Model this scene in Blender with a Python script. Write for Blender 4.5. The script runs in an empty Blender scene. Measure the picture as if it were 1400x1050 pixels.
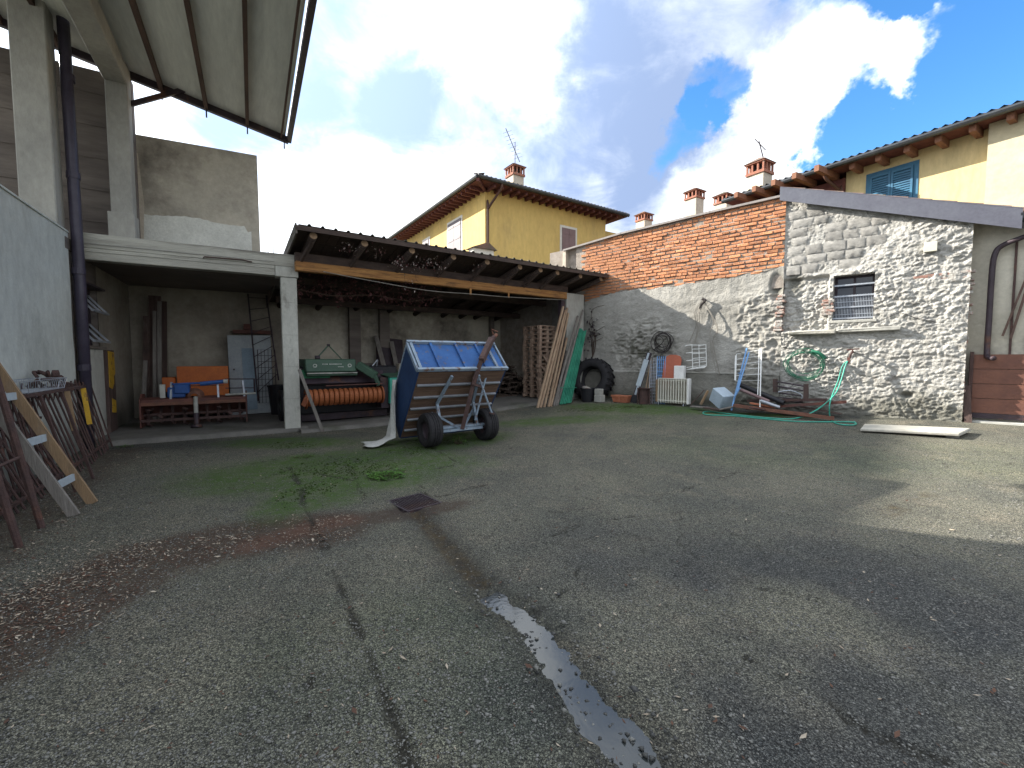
import bpy, math, random
import numpy as np
from mathutils import Vector, Matrix
R = math.radians
sc = bpy.context.scene
col = sc.collection
rnd = random.Random(7)

# ---------------------------------------------------------------- camera, sky, sun, exposure
H = 1.5
PITCH = math.atan(35/600.)
cam = bpy.data.objects.new('camera', bpy.data.cameras.new('camera'))
col.objects.link(cam); sc.camera = cam
cam.location = (0, 0, H); cam.rotation_euler = (math.pi/2 - PITCH, 0, 0)
cam.data.sensor_width = 36; cam.data.lens = 600/1400*36
cam.data.clip_start = .05; cam.data.clip_end = 2000

AZ, EL = R(66), R(27.5)                    # sun: 66 degrees left of straight ahead, 28 up
SUN = Vector((-math.sin(AZ)*math.cos(EL), math.cos(AZ)*math.cos(EL), math.sin(EL)))
sd = bpy.data.lights.new('sun', 'SUN'); sd.energy = 5.0; sd.angle = R(.4); sd.color = (1, .94, .84)
so = bpy.data.objects.new('sun', sd); col.objects.link(so)
so.rotation_euler = SUN.to_track_quat('Z', 'Y').to_euler(); so.location = (0, 0, 30)

world = bpy.data.worlds.new('World'); sc.world = world; world.use_nodes = True
def build_world():
    nt = world.node_tree; N = nt.nodes; LK = nt.links; N.clear()
    out = N.new('ShaderNodeOutputWorld')
    sky = N.new('ShaderNodeTexSky'); sky.sky_type = 'NISHITA'; sky.sun_disc = False
    sky.sun_elevation = EL; sky.sun_rotation = -AZ; sky.altitude = 100
    sky.air_density = 1; sky.dust_density = .1; sky.ozone_density = 4
    tc = N.new('ShaderNodeTexCoord')
    def math_(op, a=None, b=None, c=None):
        m = N.new('ShaderNodeMath'); m.operation = op
        for i, v in enumerate((a, b, c)):
            if v is None: continue
            if isinstance(v, (int, float)): m.inputs[i].default_value = v
            else: LK.new(v, m.inputs[i])
        return m.outputs[0]
    def vdot(v, src=None):
        m = N.new('ShaderNodeVectorMath'); m.operation = 'DOT_PRODUCT'
        LK.new(src or nrm, m.inputs[0]); m.inputs[1].default_value = v; return m.outputs['Value']
    nv = N.new('ShaderNodeVectorMath'); nv.operation = 'NORMALIZE'; LK.new(tc.outputs['Generated'], nv.inputs[0]); nrm = nv.outputs[0]
    sx = N.new('ShaderNodeSeparateXYZ'); LK.new(nrm, sx.inputs[0])
    # clouds lie on a plane overhead
    den = math_('ADD', math_('MAXIMUM', sx.outputs[2], 0.0), .22)
    cx = N.new('ShaderNodeCombineXYZ')
    LK.new(math_('DIVIDE', sx.outputs[0], den), cx.inputs[0]); LK.new(math_('DIVIDE', sx.outputs[1], den), cx.inputs[1])
    def noise(scale, detail, rough, off, dist=0.0):
        n = N.new('ShaderNodeTexNoise'); n.inputs['Scale'].default_value = scale; n.inputs['Detail'].default_value = detail
        n.inputs['Roughness'].default_value = rough; n.inputs['Distortion'].default_value = dist
        a = N.new('ShaderNodeVectorMath'); a.operation = 'ADD'; LK.new(cx.outputs[0], a.inputs[0]); a.inputs[1].default_value = off
        LK.new(a.outputs[0], n.inputs['Vector']); return n.outputs['Fac']
    wn = N.new('ShaderNodeTexNoise'); wn.inputs['Scale'].default_value = 3.2; wn.inputs['Detail'].default_value = 7; wn.inputs['Roughness'].default_value = .62; LK.new(nrm, wn.inputs['Vector'])
    wm = N.new('ShaderNodeVectorMath'); wm.operation = 'MULTIPLY_ADD'; LK.new(wn.outputs['Color'], wm.inputs[0]); wm.inputs[1].default_value = (.42, .42, .42)
    ws_ = N.new('ShaderNodeVectorMath'); ws_.operation = 'ADD'; LK.new(nrm, ws_.inputs[0]); ws_.inputs[1].default_value = (-.21, -.21, -.21); LK.new(ws_.outputs[0], wm.inputs[2])
    wn2 = N.new('ShaderNodeVectorMath'); wn2.operation = 'NORMALIZE'; LK.new(wm.outputs[0], wn2.inputs[0]); warped = wn2.outputs[0]
    n1 = noise(1.6, 8, .55, (3.1, 1.7, 0), .3)
    n2 = noise(.9, 5, .5, (8.2, 4.4, 2), .2)
    def smooth(v, lo, hi, t0=0.0, t1=1.0):
        m = N.new('ShaderNodeMapRange'); m.interpolation_type = 'SMOOTHSTEP'
        m.inputs['From Min'].default_value = lo; m.inputs['From Max'].default_value = hi
        m.inputs['To Min'].default_value = t0; m.inputs['To Max'].default_value = t1
        LK.new(v, m.inputs['Value']); return m.outputs[0]
    def pdir(px, py):
        a = (px-700)/600; b = (525-py)/600
        v = Vector((a, math.cos(PITCH)+b*math.sin(PITCH), -math.sin(PITCH)+b*math.cos(PITCH))); return v.normalized()
    def blob(px, py, rad, soft, strength):       # a soft clearing / darker bank round one direction of the sky
        d = vdot(pdir(px, py), warped); return math_('MULTIPLY', smooth(d, math.cos(R(rad+soft)), math.cos(R(max(rad-soft, 0)))), strength)
    # clearings of blue to the right
    hole = blob(1420, 90, 17, 10, .85)
    for a in ((1270, 185, 6, 6, .75), (915, 180, 1, 4, .55), (1130, 200, 2, 4, .22), (1320, 235, 5, 6, .40), (955, 105, 1, 3, .40), (660, 120, 1, 3, .10)):
        hole = math_('ADD', hole, blob(*a))
    band = blob(1120, 150, 5, 7, .40)
    for a in ((1020, 215, 3, 6, .3), (1300, 40, 1, 5, .6), (1200, 95, 2, 5, .4), (950, 285, 3, 6, .2)): band = math_('ADD', band, blob(*a))
    cover = math_('SUBTRACT', math_('ADD', math_('ADD', n1, band), .38), hole)
    alpha = smooth(cover, .38, .66)
    # thick parts of the cloud turn blue grey
    dark = blob(480, 110, 8, 9, .50)
    for a in ((610, 180, 5, 6, .42), (800, 190, 6, 8, .34), (850, 120, 4, 8, .24), (1030, 30, 8, 9, .26), (330, 20, 3, 8, .1), (900, 230, 3, 6, .15), (700, 60, 3, 6, -.18), (560, 250, 8, 8, -.16), (1120, 130, 4, 6, -.3), (690, 60, 4, 6, -.2), (1250, 70, 6, 8, -.4), (1050, 200, 5, 6, -.4)):
        dark = math_('ADD', dark, blob(*a))
    n3 = noise(3.4, 8, .62, (1.3, 9.1, 5), .6)
    dk = smooth(math_('ADD', math_('ADD', n2, math_('MULTIPLY', n3, 1.1)), math_('ADD', dark, math_('MULTIPLY', n1, .35))), 1.0, 1.85)
    mix = N.new('ShaderNodeMix'); mix.data_type = 'RGBA'; LK.new(dk, mix.inputs[0])
    mix.inputs[6].default_value = (.54, .57, .60, 1); mix.inputs[7].default_value = (.15, .20, .31, 1)
    glow = smooth(vdot(SUN), .25, 1.0, 1.0, 1.9)          # cloud is brighter towards the sun
    b1 = N.new('ShaderNodeBackground'); hs = N.new('ShaderNodeHueSaturation'); hs.inputs['Saturation'].default_value = 1.2; hs.inputs['Value'].default_value = 1.1; LK.new(sky.outputs[0], hs.inputs['Color']); LK.new(hs.outputs[0], b1.inputs[0]); b1.inputs[1].default_value = .11
    b2 = N.new('ShaderNodeBackground'); LK.new(mix.outputs[2], b2.inputs[0]); LK.new(glow, b2.inputs[1])
    ms = N.new('ShaderNodeMixShader'); LK.new(alpha, ms.inputs[0]); LK.new(b1.outputs[0], ms.inputs[1]); LK.new(b2.outputs[0], ms.inputs[2])
    LK.new(ms.outputs[0], out.inputs[0])
build_world()
sc.view_settings.view_transform = 'Standard'; sc.view_settings.look = 'None'
sc.view_settings.exposure = 1.5; sc.view_settings.gamma = 1; sc.view_settings.use_curve_mapping = False
sc.render.engine = 'CYCLES'; sc.cycles.max_bounces = 6; sc.cycles.diffuse_bounces = 4
world.cycles.sampling_method = 'AUTOMATIC'

# ---------------------------------------------------------------- frames: survey of the place
def ray(px, py):
    a = (px-700)/600.; b = (525-py)/600.
    return (a, math.cos(PITCH)+b*math.sin(PITCH), -math.sin(PITCH)+b*math.cos(PITCH))
P0 = (2.35, 13.48)
NOUT = (-.7399, -.6727)   # placeholder, set below from the wall direction
class Frame:
    def __init__(s, u, o=(0, 0)):
        n = math.hypot(*u); s.u = (u[0]/n, u[1]/n); s.v = (-s.u[1], s.u[0]); s.o = o; s.rz = math.atan2(s.u[1], s.u[0])
    def w(s, u, v, z=0): return Vector((s.o[0]+s.u[0]*u+s.v[0]*v, s.o[1]+s.u[1]*u+s.v[1]*v, z))
    def loc(s, x, y): x -= s.o[0]; y -= s.o[1]; return (x*s.u[0]+y*s.u[1], x*s.v[0]+y*s.v[1])
    def hit(s, px, py, v=0):
        d = ray(px, py); u0, v0 = s.loc(0, 0); du = d[0]*s.u[0]+d[1]*s.u[1]; dv = d[0]*s.v[0]+d[1]*s.v[1]
        t = (v-v0)/dv; return (u0+t*du, H+t*d[2])
L = Frame((.86102, .50857))                      # barn, left wall and concrete shed
S = Frame((.81327, .58189), (-4.257, 8.766))     # lean-to; v = 0 is its front line
W = Frame((1.1, -1.0), P0)                       # brick and rubble wall on the right; v = 0 is its face, v < 0 the yard
NOUT = (-W.v[0], -W.v[1])
A0 = Frame((1, 0))                               # world axes
def gz(x, y):                                    # the yard rises gently towards the right-hand wall
    d = (x-P0[0])*NOUT[0]+(y-P0[1])*NOUT[1]
    t = 1-d/6.5
    t = np.clip(t, 0, 1.0) if isinstance(t, np.ndarray) else min(max(t, 0), 1.0)
    return .33*t*(.55+.45*t)
def G(px, py, up=0.):
    z = 0.
    for _ in range(8):
        d = ray(px, py); t = (z+up-H)/d[2]; x, y = d[0]*t, d[1]*t; z = gz(x, y)
    return Vector((x, y, z))
def GF(fr, px, py):
    p = G(px, py); u, v = fr.loc(p.x, p.y); return u, v, p.z

# ---------------------------------------------------------------- numpy noise
def _h(ix, iy, seed):
    n = (ix.astype(np.int64)*374761393 + iy.astype(np.int64)*668265263 + seed*974634777) & 0xffffffff
    n = ((n ^ (n >> 13))*1274126177) & 0xffffffff
    return ((n ^ (n >> 16)) & 0xffff)/65535.
def vn(x, y, seed=0):
    x = np.asarray(x, float); y = np.asarray(y, float)
    ix = np.floor(x); iy = np.floor(y); fx = x-ix; fy = y-iy
    fx = fx*fx*(3-2*fx); fy = fy*fy*(3-2*fy)
    a = _h(ix, iy, seed); b = _h(ix+1, iy, seed); c = _h(ix, iy+1, seed); d = _h(ix+1, iy+1, seed)
    return (a*(1-fx)+b*fx)*(1-fy)+(c*(1-fx)+d*fx)*fy
def fbm(x, y, seed=0, oct=4, gain=.5):
    s = 0; a = 1; t = 0
    for i in range(oct):
        s = s+a*vn(np.asarray(x)*2**i+17*i, np.asarray(y)*2**i-9*i, seed+i); t += a; a *= gain
    return s/t
def ridge(x, y, seed=0, oct=3):
    s = 0; a = 1; t = 0
    for i in range(oct):
        s = s+a*(1-abs(2*vn(np.asarray(x)*2**i, np.asarray(y)*2**i, seed+i)-1)); t += a; a *= .5
    return s/t
def cells(x, y, seed=0):                          # distance to nearest feature point and its id
    x = np.asarray(x, float); y = np.asarray(y, float); ix = np.floor(x); iy = np.floor(y)
    best = np.full(x.shape, 9.); sec = np.full(x.shape, 9.); bid = np.zeros(x.shape)
    for dx in (-1, 0, 1):
        for dy in (-1, 0, 1):
            cx = ix+dx; cy = iy+dy
            px = cx+.15+.7*_h(cx, cy, seed); py = cy+.15+.7*_h(cx, cy, seed+5)
            d = np.hypot(px-x, py-y); m = d < best
            sec = np.where(m, best, np.minimum(sec, d)); bid = np.where(m, _h(cx, cy, seed+9), bid); best = np.where(m, d, best)
    return best, sec, bid

# ---------------------------------------------------------------- materials
M = {}
def mat(name, c1, c2=None, scale=4., rough=.85, bump=.3, bscale=None, metal=0., fine=None, spec=.3, stretch=(1, 1, 1), contrast=(.35, .65), c3=None, scale3=None, t3=(.55, .7), attr=None, rand=0., coord='Object'):
    m = bpy.data.materials.new(name); m.use_nodes = True; nt = m.node_tree; N = nt.nodes; LK = nt.links
    b = N['Principled BSDF']; b.inputs['Roughness'].default_value = rough; b.inputs['Metallic'].default_value = metal
    b.inputs['Specular IOR Level'].default_value = spec
    tc = N.new('ShaderNodeTexCoord'); mp = N.new('ShaderNodeMapping'); mp.inputs['Scale'].default_value = stretch
    LK.new(tc.outputs[coord], mp.inputs[0]); vec = mp.outputs[0]
    if rand:
        oi = N.new('ShaderNodeObjectInfo'); ad = N.new('ShaderNodeVectorMath'); ad.operation = 'MULTIPLY_ADD'
        LK.new(oi.outputs['Random'], ad.inputs[0]); ad.inputs[1].default_value = (37, 53, 71); LK.new(vec, ad.inputs[2]); vec = ad.outputs[0]
    def nz(s, d=6, r=.6):
        n = N.new('ShaderNodeTexNoise'); n.inputs['Scale'].default_value = s; n.inputs['Detail'].default_value = d; n.inputs['Roughness'].default_value = r
        LK.new(vec, n.inputs['Vector']); return n.outputs['Fac']
    def mr(v, a, b_, c=0, d=1):
        k = N.new('ShaderNodeMapRange'); k.inputs[1].default_value = a; k.inputs[2].default_value = b_; k.inputs[3].default_value = c; k.inputs[4].default_value = d
        LK.new(v, k.inputs[0]); return k.outputs[0]
    def mix(f, a, b_, mode='MIX'):
        x = N.new('ShaderNodeMix'); x.data_type = 'RGBA'; x.blend_type = mode
        for i, v in ((0, f), (6, a), (7, b_)):
            if isinstance(v, (int, float)): x.inputs[i].default_value = v
            elif isinstance(v, tuple): x.inputs[i].default_value = (*v, 1)
            else: LK.new(v, x.inputs[i])
        return x.outputs[2]
    c2 = c2 or tuple(c*.65 for c in c1)
    c = mix(mr(nz(scale), *contrast), c1, c2)
    if c3: c = mix(mr(nz(scale3 or scale*.4, 8, .7), *t3), c, c3)
    g = nz(scale*9, 3, .7); c = mix(.55, c, mix(1., c, mix(g, (.55, .55, .55), (1.45, 1.45, 1.45)), 'MULTIPLY'))
    if rand:
        c = mix(1., c, mix(oi.outputs['Random'], (1-rand,)*3, (1+rand,)*3), 'MULTIPLY')
    if attr:
        at = N.new('ShaderNodeAttribute'); at.attribute_name = attr[0]; c = mix(at.outputs['Fac'], c, attr[1])
    LK.new(c, b.inputs['Base Color'])
    if bump:
        bp = N.new('ShaderNodeBump'); bp.inputs['Strength'].default_value = bump; bp.inputs['Distance'].default_value = .03
        LK.new(nz(bscale or scale*6, 6, .65), bp.inputs['Height']); LK.new(bp.outputs[0], b.inputs['Normal'])
    M[name] = m; return m
mat('concrete', (.40, .39, .35), (.29, .285, .26), 1.6, bump=.35, bscale=22, c3=(.13, .12, .11), t3=(.58, .8), stretch=(1, 1, .5))
mat('concrete_light', (.50, .50, .45), (.38, .375, .34), 1.3, bump=.35, bscale=25, c3=(.17, .16, .14), t3=(.53, .68), scale3=2.2, stretch=(1, 1, .6))
mat('board_marked', (.48, .47, .41), (.33, .32, .28), 2.2, bump=.5, bscale=14, c3=(.13, .12, .10), t3=(.52, .68), scale3=1.6, stretch=(.25, .25, 3.2))
mat('left_render', (.58, .60, .55), (.46, .475, .44), .9, attr=('dirt_dark', (.10, .098, .08)), bump=.35, bscale=20, c3=(.21, .215, .19), t3=(.52, .72), stretch=(1, 1, .6))
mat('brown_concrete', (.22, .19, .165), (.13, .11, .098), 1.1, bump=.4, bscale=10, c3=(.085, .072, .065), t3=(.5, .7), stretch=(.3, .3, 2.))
mat('tan_wall', (.50, .455, .37), (.37, .34, .28), 1.0, attr=('dirt_dark', (.10, .098, .08)), bump=.4, bscale=12, c3=(.14, .12, .10), t3=(.5, .68))
mat('shed_wall', (.36, .33, .27), (.25, .22, .18), .9, attr=('dirt_dark', (.10, .098, .08)), bump=.35, bscale=12, c3=(.14, .12, .10), t3=(.52, .7))
mat('grey_patch', (.66, .66, .60), (.54, .54, .49), 3, bump=.4)
mat('stone_wall', (.47, .455, .42), (.34, .33, .305), 2.4, rough=.95, bump=1., bscale=34, c3=(.19, .175, .155), scale3=5, t3=(.54, .70), attr=('dirt_dark', (.10, .098, .075)))
mat('rubble_wall', (.39, .375, .34), (.25, .24, .215), 1.4, rough=.95, bump=.8, bscale=28, c3=(.13, .12, .11), t3=(.55, .70), attr=('dirt_dark', (.09, .088, .068)))
mat('block', (.44, .425, .395), (.30, .29, .27), 4, rough=.95, bump=1., bscale=30, rand=.16, c3=(.2, .19, .17), scale3=6, t3=(.55, .72))
mat('mortar', (.33, .29, .25), (.22, .19, .16), 6, bump=.6)
mat('brick', (.55, .255, .125), (.44, .19, .10), 5, rough=.9, bump=.6, bscale=40, rand=.24, c3=(.32, .25, .19), scale3=5, t3=(.58, .74))
mat('brick_old', (.32, .17, .13), (.25, .14, .11), 5, rough=.9, bump=.6, bscale=40, rand=.2, c3=(.38, .36, .33), scale3=6, t3=(.42, .58))
mat('terracotta', (.46, .17, .09), (.33, .12, .07), 6, bump=.3)
mat('shed_floor', (.17, .16, .145), (.115, .11, .10), 2, bump=.4, bscale=20, c3=(.07, .075, .05), t3=(.52, .7))
mat('yellow_render', (.60, .43, .15), (.50, .35, .125), .7, bump=.15, bscale=40, c3=(.38, .28, .12), scale3=.5, t3=(.52, .72), stretch=(1, 1, .35))
mat('cream_render', (.60, .48, .25), (.50, .40, .21), .8, bump=.15, bscale=40, c3=(.40, .32, .18), scale3=.6, t3=(.52, .72), stretch=(1, 1, .35))
mat('pale_render', (.50, .44, .30), (.42, .37, .25), .7, bump=.12, bscale=60)
mat('tile', (.20, .12, .09), (.12, .085, .07), 4, bump=.5, c3=(.10, .10, .07), t3=(.5, .65), rand=.1)
mat('dark_tile', (.10, .09, .085), (.07, .065, .06), 4, bump=.5)
mat('maroon_wood', (.14, .05, .04), (.09, .032, .028), 5, bump=.3)
mat('eave_wood', (.24, .115, .07), (.15, .07, .045), 5, bump=.4, stretch=(1, 1, .2))
mat('gutter_metal', (.055, .060, .065), (.04, .042, .046), 3, rough=.4, bump=.05, metal=.6)
mat('brown_pipe', (.10, .05, .035), (.07, .035, .027), 3, rough=.5, bump=.1)
mat('flashing', (.14, .145, .17), (.11, .11, .135), 2, rough=.45, bump=.05, metal=.3)
mat('coping', (.30, .27, .25), (.22, .20, .19), 3, rough=.7, bump=.2)
mat('white_sheet', (.76, .77, .71), (.66, .67, .62), .8, rough=.6, bump=.05, c3=(.38, .37, .32), t3=(.6, .8), stretch=(2, .3, 1))
mat('steel_dark', (.055, .04, .05), (.035, .025, .03), 5, rough=.5, bump=.2, c3=(.13, .06, .035), t3=(.56, .7))
mat('purlin_wood', (.12, .075, .06), (.075, .048, .04), 5, bump=.4, stretch=(1, .2, 1))
mat('pipe_dark', (.06, .052, .075), (.042, .036, .055), 4, rough=.35, bump=.1)
mat('rust', (.095, .055, .048), (.06, .038, .036), 9, rough=.8, bump=.5, c3=(.17, .075, .045), t3=(.58, .75))
mat('rust_light', (.22, .10, .065), (.15, .07, .05), 6, rough=.75, bump=.4, c3=(.10, .06, .05), t3=(.52, .7))
mat('grey_wood', (.24, .22, .20), (.15, .135, .12), 3, bump=.5, stretch=(4, 4, .5), c3=(.13, .11, .10), t3=(.55, .72))
mat('ochre_wood', (.30, .20, .115), (.21, .145, .09), 3, bump=.4, stretch=(4, 4, .5), c3=(.2, .17, .14), t3=(.52, .68))
mat('pole_wood', (.38, .28, .19), (.27, .18, .12), 3, bump=.4, stretch=(5, 5, .4), rand=.2)
mat('beam_wood', (.42, .22, .075), (.26, .12, .045), 4, bump=.4, stretch=(.4, 4, 4), c3=(.12, .065, .035), scale3=5, t3=(.5, .66))
mat('dark_wood', (.085, .06, .048), (.05, .036, .032), 4, bump=.5, stretch=(1, 4, 4))
mat('log_end', (.30, .20, .12), (.20, .13, .08), 10, bump=.3)
mat('old_board', (.11, .07, .06), (.065, .045, .04), 3, bump=.5, stretch=(4, 4, .5), c3=(.17, .14, .12), t3=(.55, .7), rand=.2)
mat('pallet_wood', (.40, .29, .22), (.28, .19, .14), 5, bump=.4, stretch=(.5, 4, 4), rand=.2)
mat('fibre_cement', (.17, .14, .12), (.11, .095, .085), 3, bump=.4, c3=(.08, .085, .055), t3=(.5, .66))
mat('baler_green', (.06, .115, .075), (.04, .08, .055), 3, rough=.5, bump=.15, c3=(.16, .17, .11), t3=(.58, .75))
mat('baler_bright', (.03, .22, .10), (.025, .15, .075), 3, rough=.5, bump=.1)
mat('teal_paint', (.06, .42, .30), (.05, .32, .235), 3, rough=.5, bump=.1, c3=(.12, .10, .07), scale3=5, t3=(.6, .68))
mat('tine_orange', (.36, .115, .04), (.26, .08, .032), 5, rough=.55, bump=.2, c3=(.16, .06, .03), t3=(.6, .75))
mat('orange_paint', (.55, .15, .03), (.42, .11, .028), 3, rough=.5, bump=.1, c3=(.25, .09, .04), t3=(.62, .75))
mat('blue_enamel', (.03, .10, .32), (.025, .07, .22), 4, rough=.45, bump=.1)
mat('red_rust', (.16, .065, .050), (.10, .045, .038), 4, rough=.75, bump=.3, c3=(.08, .05, .045), t3=(.5, .7))
mat('trailer_blue', (.045, .13, .33), (.032, .09, .25), 2.2, rough=.8, bump=.15, c3=(.13, .11, .10), scale3=9, t3=(.56, .64))
mat('trailer_navy', (.02, .05, .13), (.014, .034, .09), 3, rough=.5, bump=.15, c3=(.045, .035, .04), t3=(.6, .75))
mat('bed_board', (.15, .095, .065), (.10, .062, .045), 4, bump=.4, stretch=(.5, 4, 4), rand=.15)
mat('pale_blue_metal', (.26, .33, .40), (.18, .23, .29), 6, rough=.6, bump=.2, c3=(.15, .085, .06), scale3=8, t3=(.55, .64))
mat('rubber', (.025, .024, .026), (.017, .016, .018), 5, rough=.75, bump=.3)
mat('black_plastic', (.02, .02, .024), (.014, .014, .017), 5, rough=.45, bump=.1)
mat('canvas', (.50, .50, .47), (.38, .38, .36), 4, bump=.3)
mat('green_plastic', (.05, .28, .18), (.03, .18, .12), 4, rough=.45, bump=.1)
mat('green_hose', (.05, .34, .25), (.04, .26, .20), 4, rough=.4, bump=.0)
mat('dark_green_hose', (.02, .13, .075), (.015, .09, .055), 4, rough=.4, bump=.0)
mat('blue_plastic', (.13, .28, .52), (.10, .22, .42), 4, rough=.4, bump=.05)
mat('galv', (.42, .45, .49), (.32, .34, .38), 6, rough=.45, bump=.1, metal=.5)
mat('grey_sheet', (.40, .46, .50), (.33, .38, .42), 3, rough=.5, bump=.1)
mat('light_blue_box', (.38, .46, .53), (.32, .39, .45), 3, rough=.5, bump=.1)
mat('enamel', (.72, .70, .62), (.60, .58, .50), 5, rough=.4, bump=.1, c3=(.36, .25, .14), scale3=7, t3=(.64, .74))
mat('white_enamel', (.75, .75, .73), (.66, .66, .64), 5, rough=.45, bump=.05)
mat('red_board', (.36, .10, .055), (.28, .08, .045), 3, rough=.6, bump=.2)
mat('yellow_paint', (.60, .37, .035), (.48, .28, .03), 5, rough=.6, bump=.2, c3=(.16, .08, .05), scale3=6, t3=(.56, .62))
mat('door_grey', (.36, .39, .40), (.28, .31, .33), 3, rough=.6, bump=.1)
mat('door_blue', (.22, .29, .35), (.17, .23, .28), 3, rough=.6, bump=.1)
mat('gate_rust', (.19, .085, .055), (.12, .055, .042), 2, rough=.6, bump=.25, c3=(.28, .15, .08), t3=(.58, .75))
mat('pale_wall', (.50, .47, .39), (.40, .37, .30), 1.5, bump=.35, c3=(.2, .185, .155), t3=(.52, .68))
mat('shutter_mauve', (.20, .13, .13), (.17, .11, .11), 3, rough=.6, bump=.1)
mat('shutter_grey', (.17, .145, .16), (.14, .12, .13), 3, rough=.6, bump=.1)
mat('shutter_teal', (.03, .13, .22), (.025, .10, .18), 3, rough=.5, bump=.1)
mat('window_white', (.62, .6, .55), (.55, .53, .48), 3, rough=.5, bump=.1)
mat('chimney_brick', (.33, .14, .09), (.24, .10, .07), 8, bump=.5, c3=(.4, .35, .28), t3=(.58, .7))
mat('chimney_render', (.52, .46, .37), (.42, .37, .30), 4, bump=.3)
mat('soot', (.02, .018, .018), (.015, .013, .013), 4)
mat('wire', (.035, .03, .03), (.025, .02, .02), 8, rough=.5, bump=0)
mat('cord_grey', (.26, .24, .21), (.2, .185, .16), 8, rough=.7, bump=.1)
mat('cream_tile', (.62, .60, .50), (.55, .53, .44), 6, rough=.4, bump=.05)
mat('slab_stone', (.46, .44, .38), (.34, .325, .285), 3, rough=.9, bump=.5, c3=(.22, .22, .16), t3=(.55, .7))
mat('leaf_green', (.075, .17, .025), (.05, .12, .02), 6, rough=.6, bump=0, spec=.2)
mat('moss', (.055, .085, .018), (.035, .055, .014), 20, rough=1, bump=.8, bscale=80, spec=.1)
mat('dead_leaf', (.20, .085, .08), (.12, .055, .055), 9, rough=.8, bump=0)
mat('pale_leaf', (.52, .46, .42), (.36, .28, .26), 9, rough=.7, bump=0)
mat('chip_pale', (.42, .36, .28), (.28, .22, .16), 9, rough=.9, bump=0)
mat('chip_brown', (.12, .062, .04), (.075, .042, .03), 9, rough=.9, bump=0)
mat('pebble', (.24, .235, .215), (.15, .148, .135), 30, rough=.85, bump=.1)
mat('dark_pebble', (.085, .085, .08), (.055, .055, .054), 30, rough=.8, bump=.1)
mat('stem', (.09, .06, .045), (.06, .04, .03), 9, bump=.3)
mat('glass_dark', (.02, .025, .035), (.02, .02, .03), 2, rough=.08, bump=0, spec=.6)
mat('print_white', (.55, .57, .52), (.40, .43, .38), 12, rough=.6, bump=0)
mat('log_brown', (.12, .085, .065), (.06, .045, .038), 9, bump=.5, rand=.3)

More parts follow.
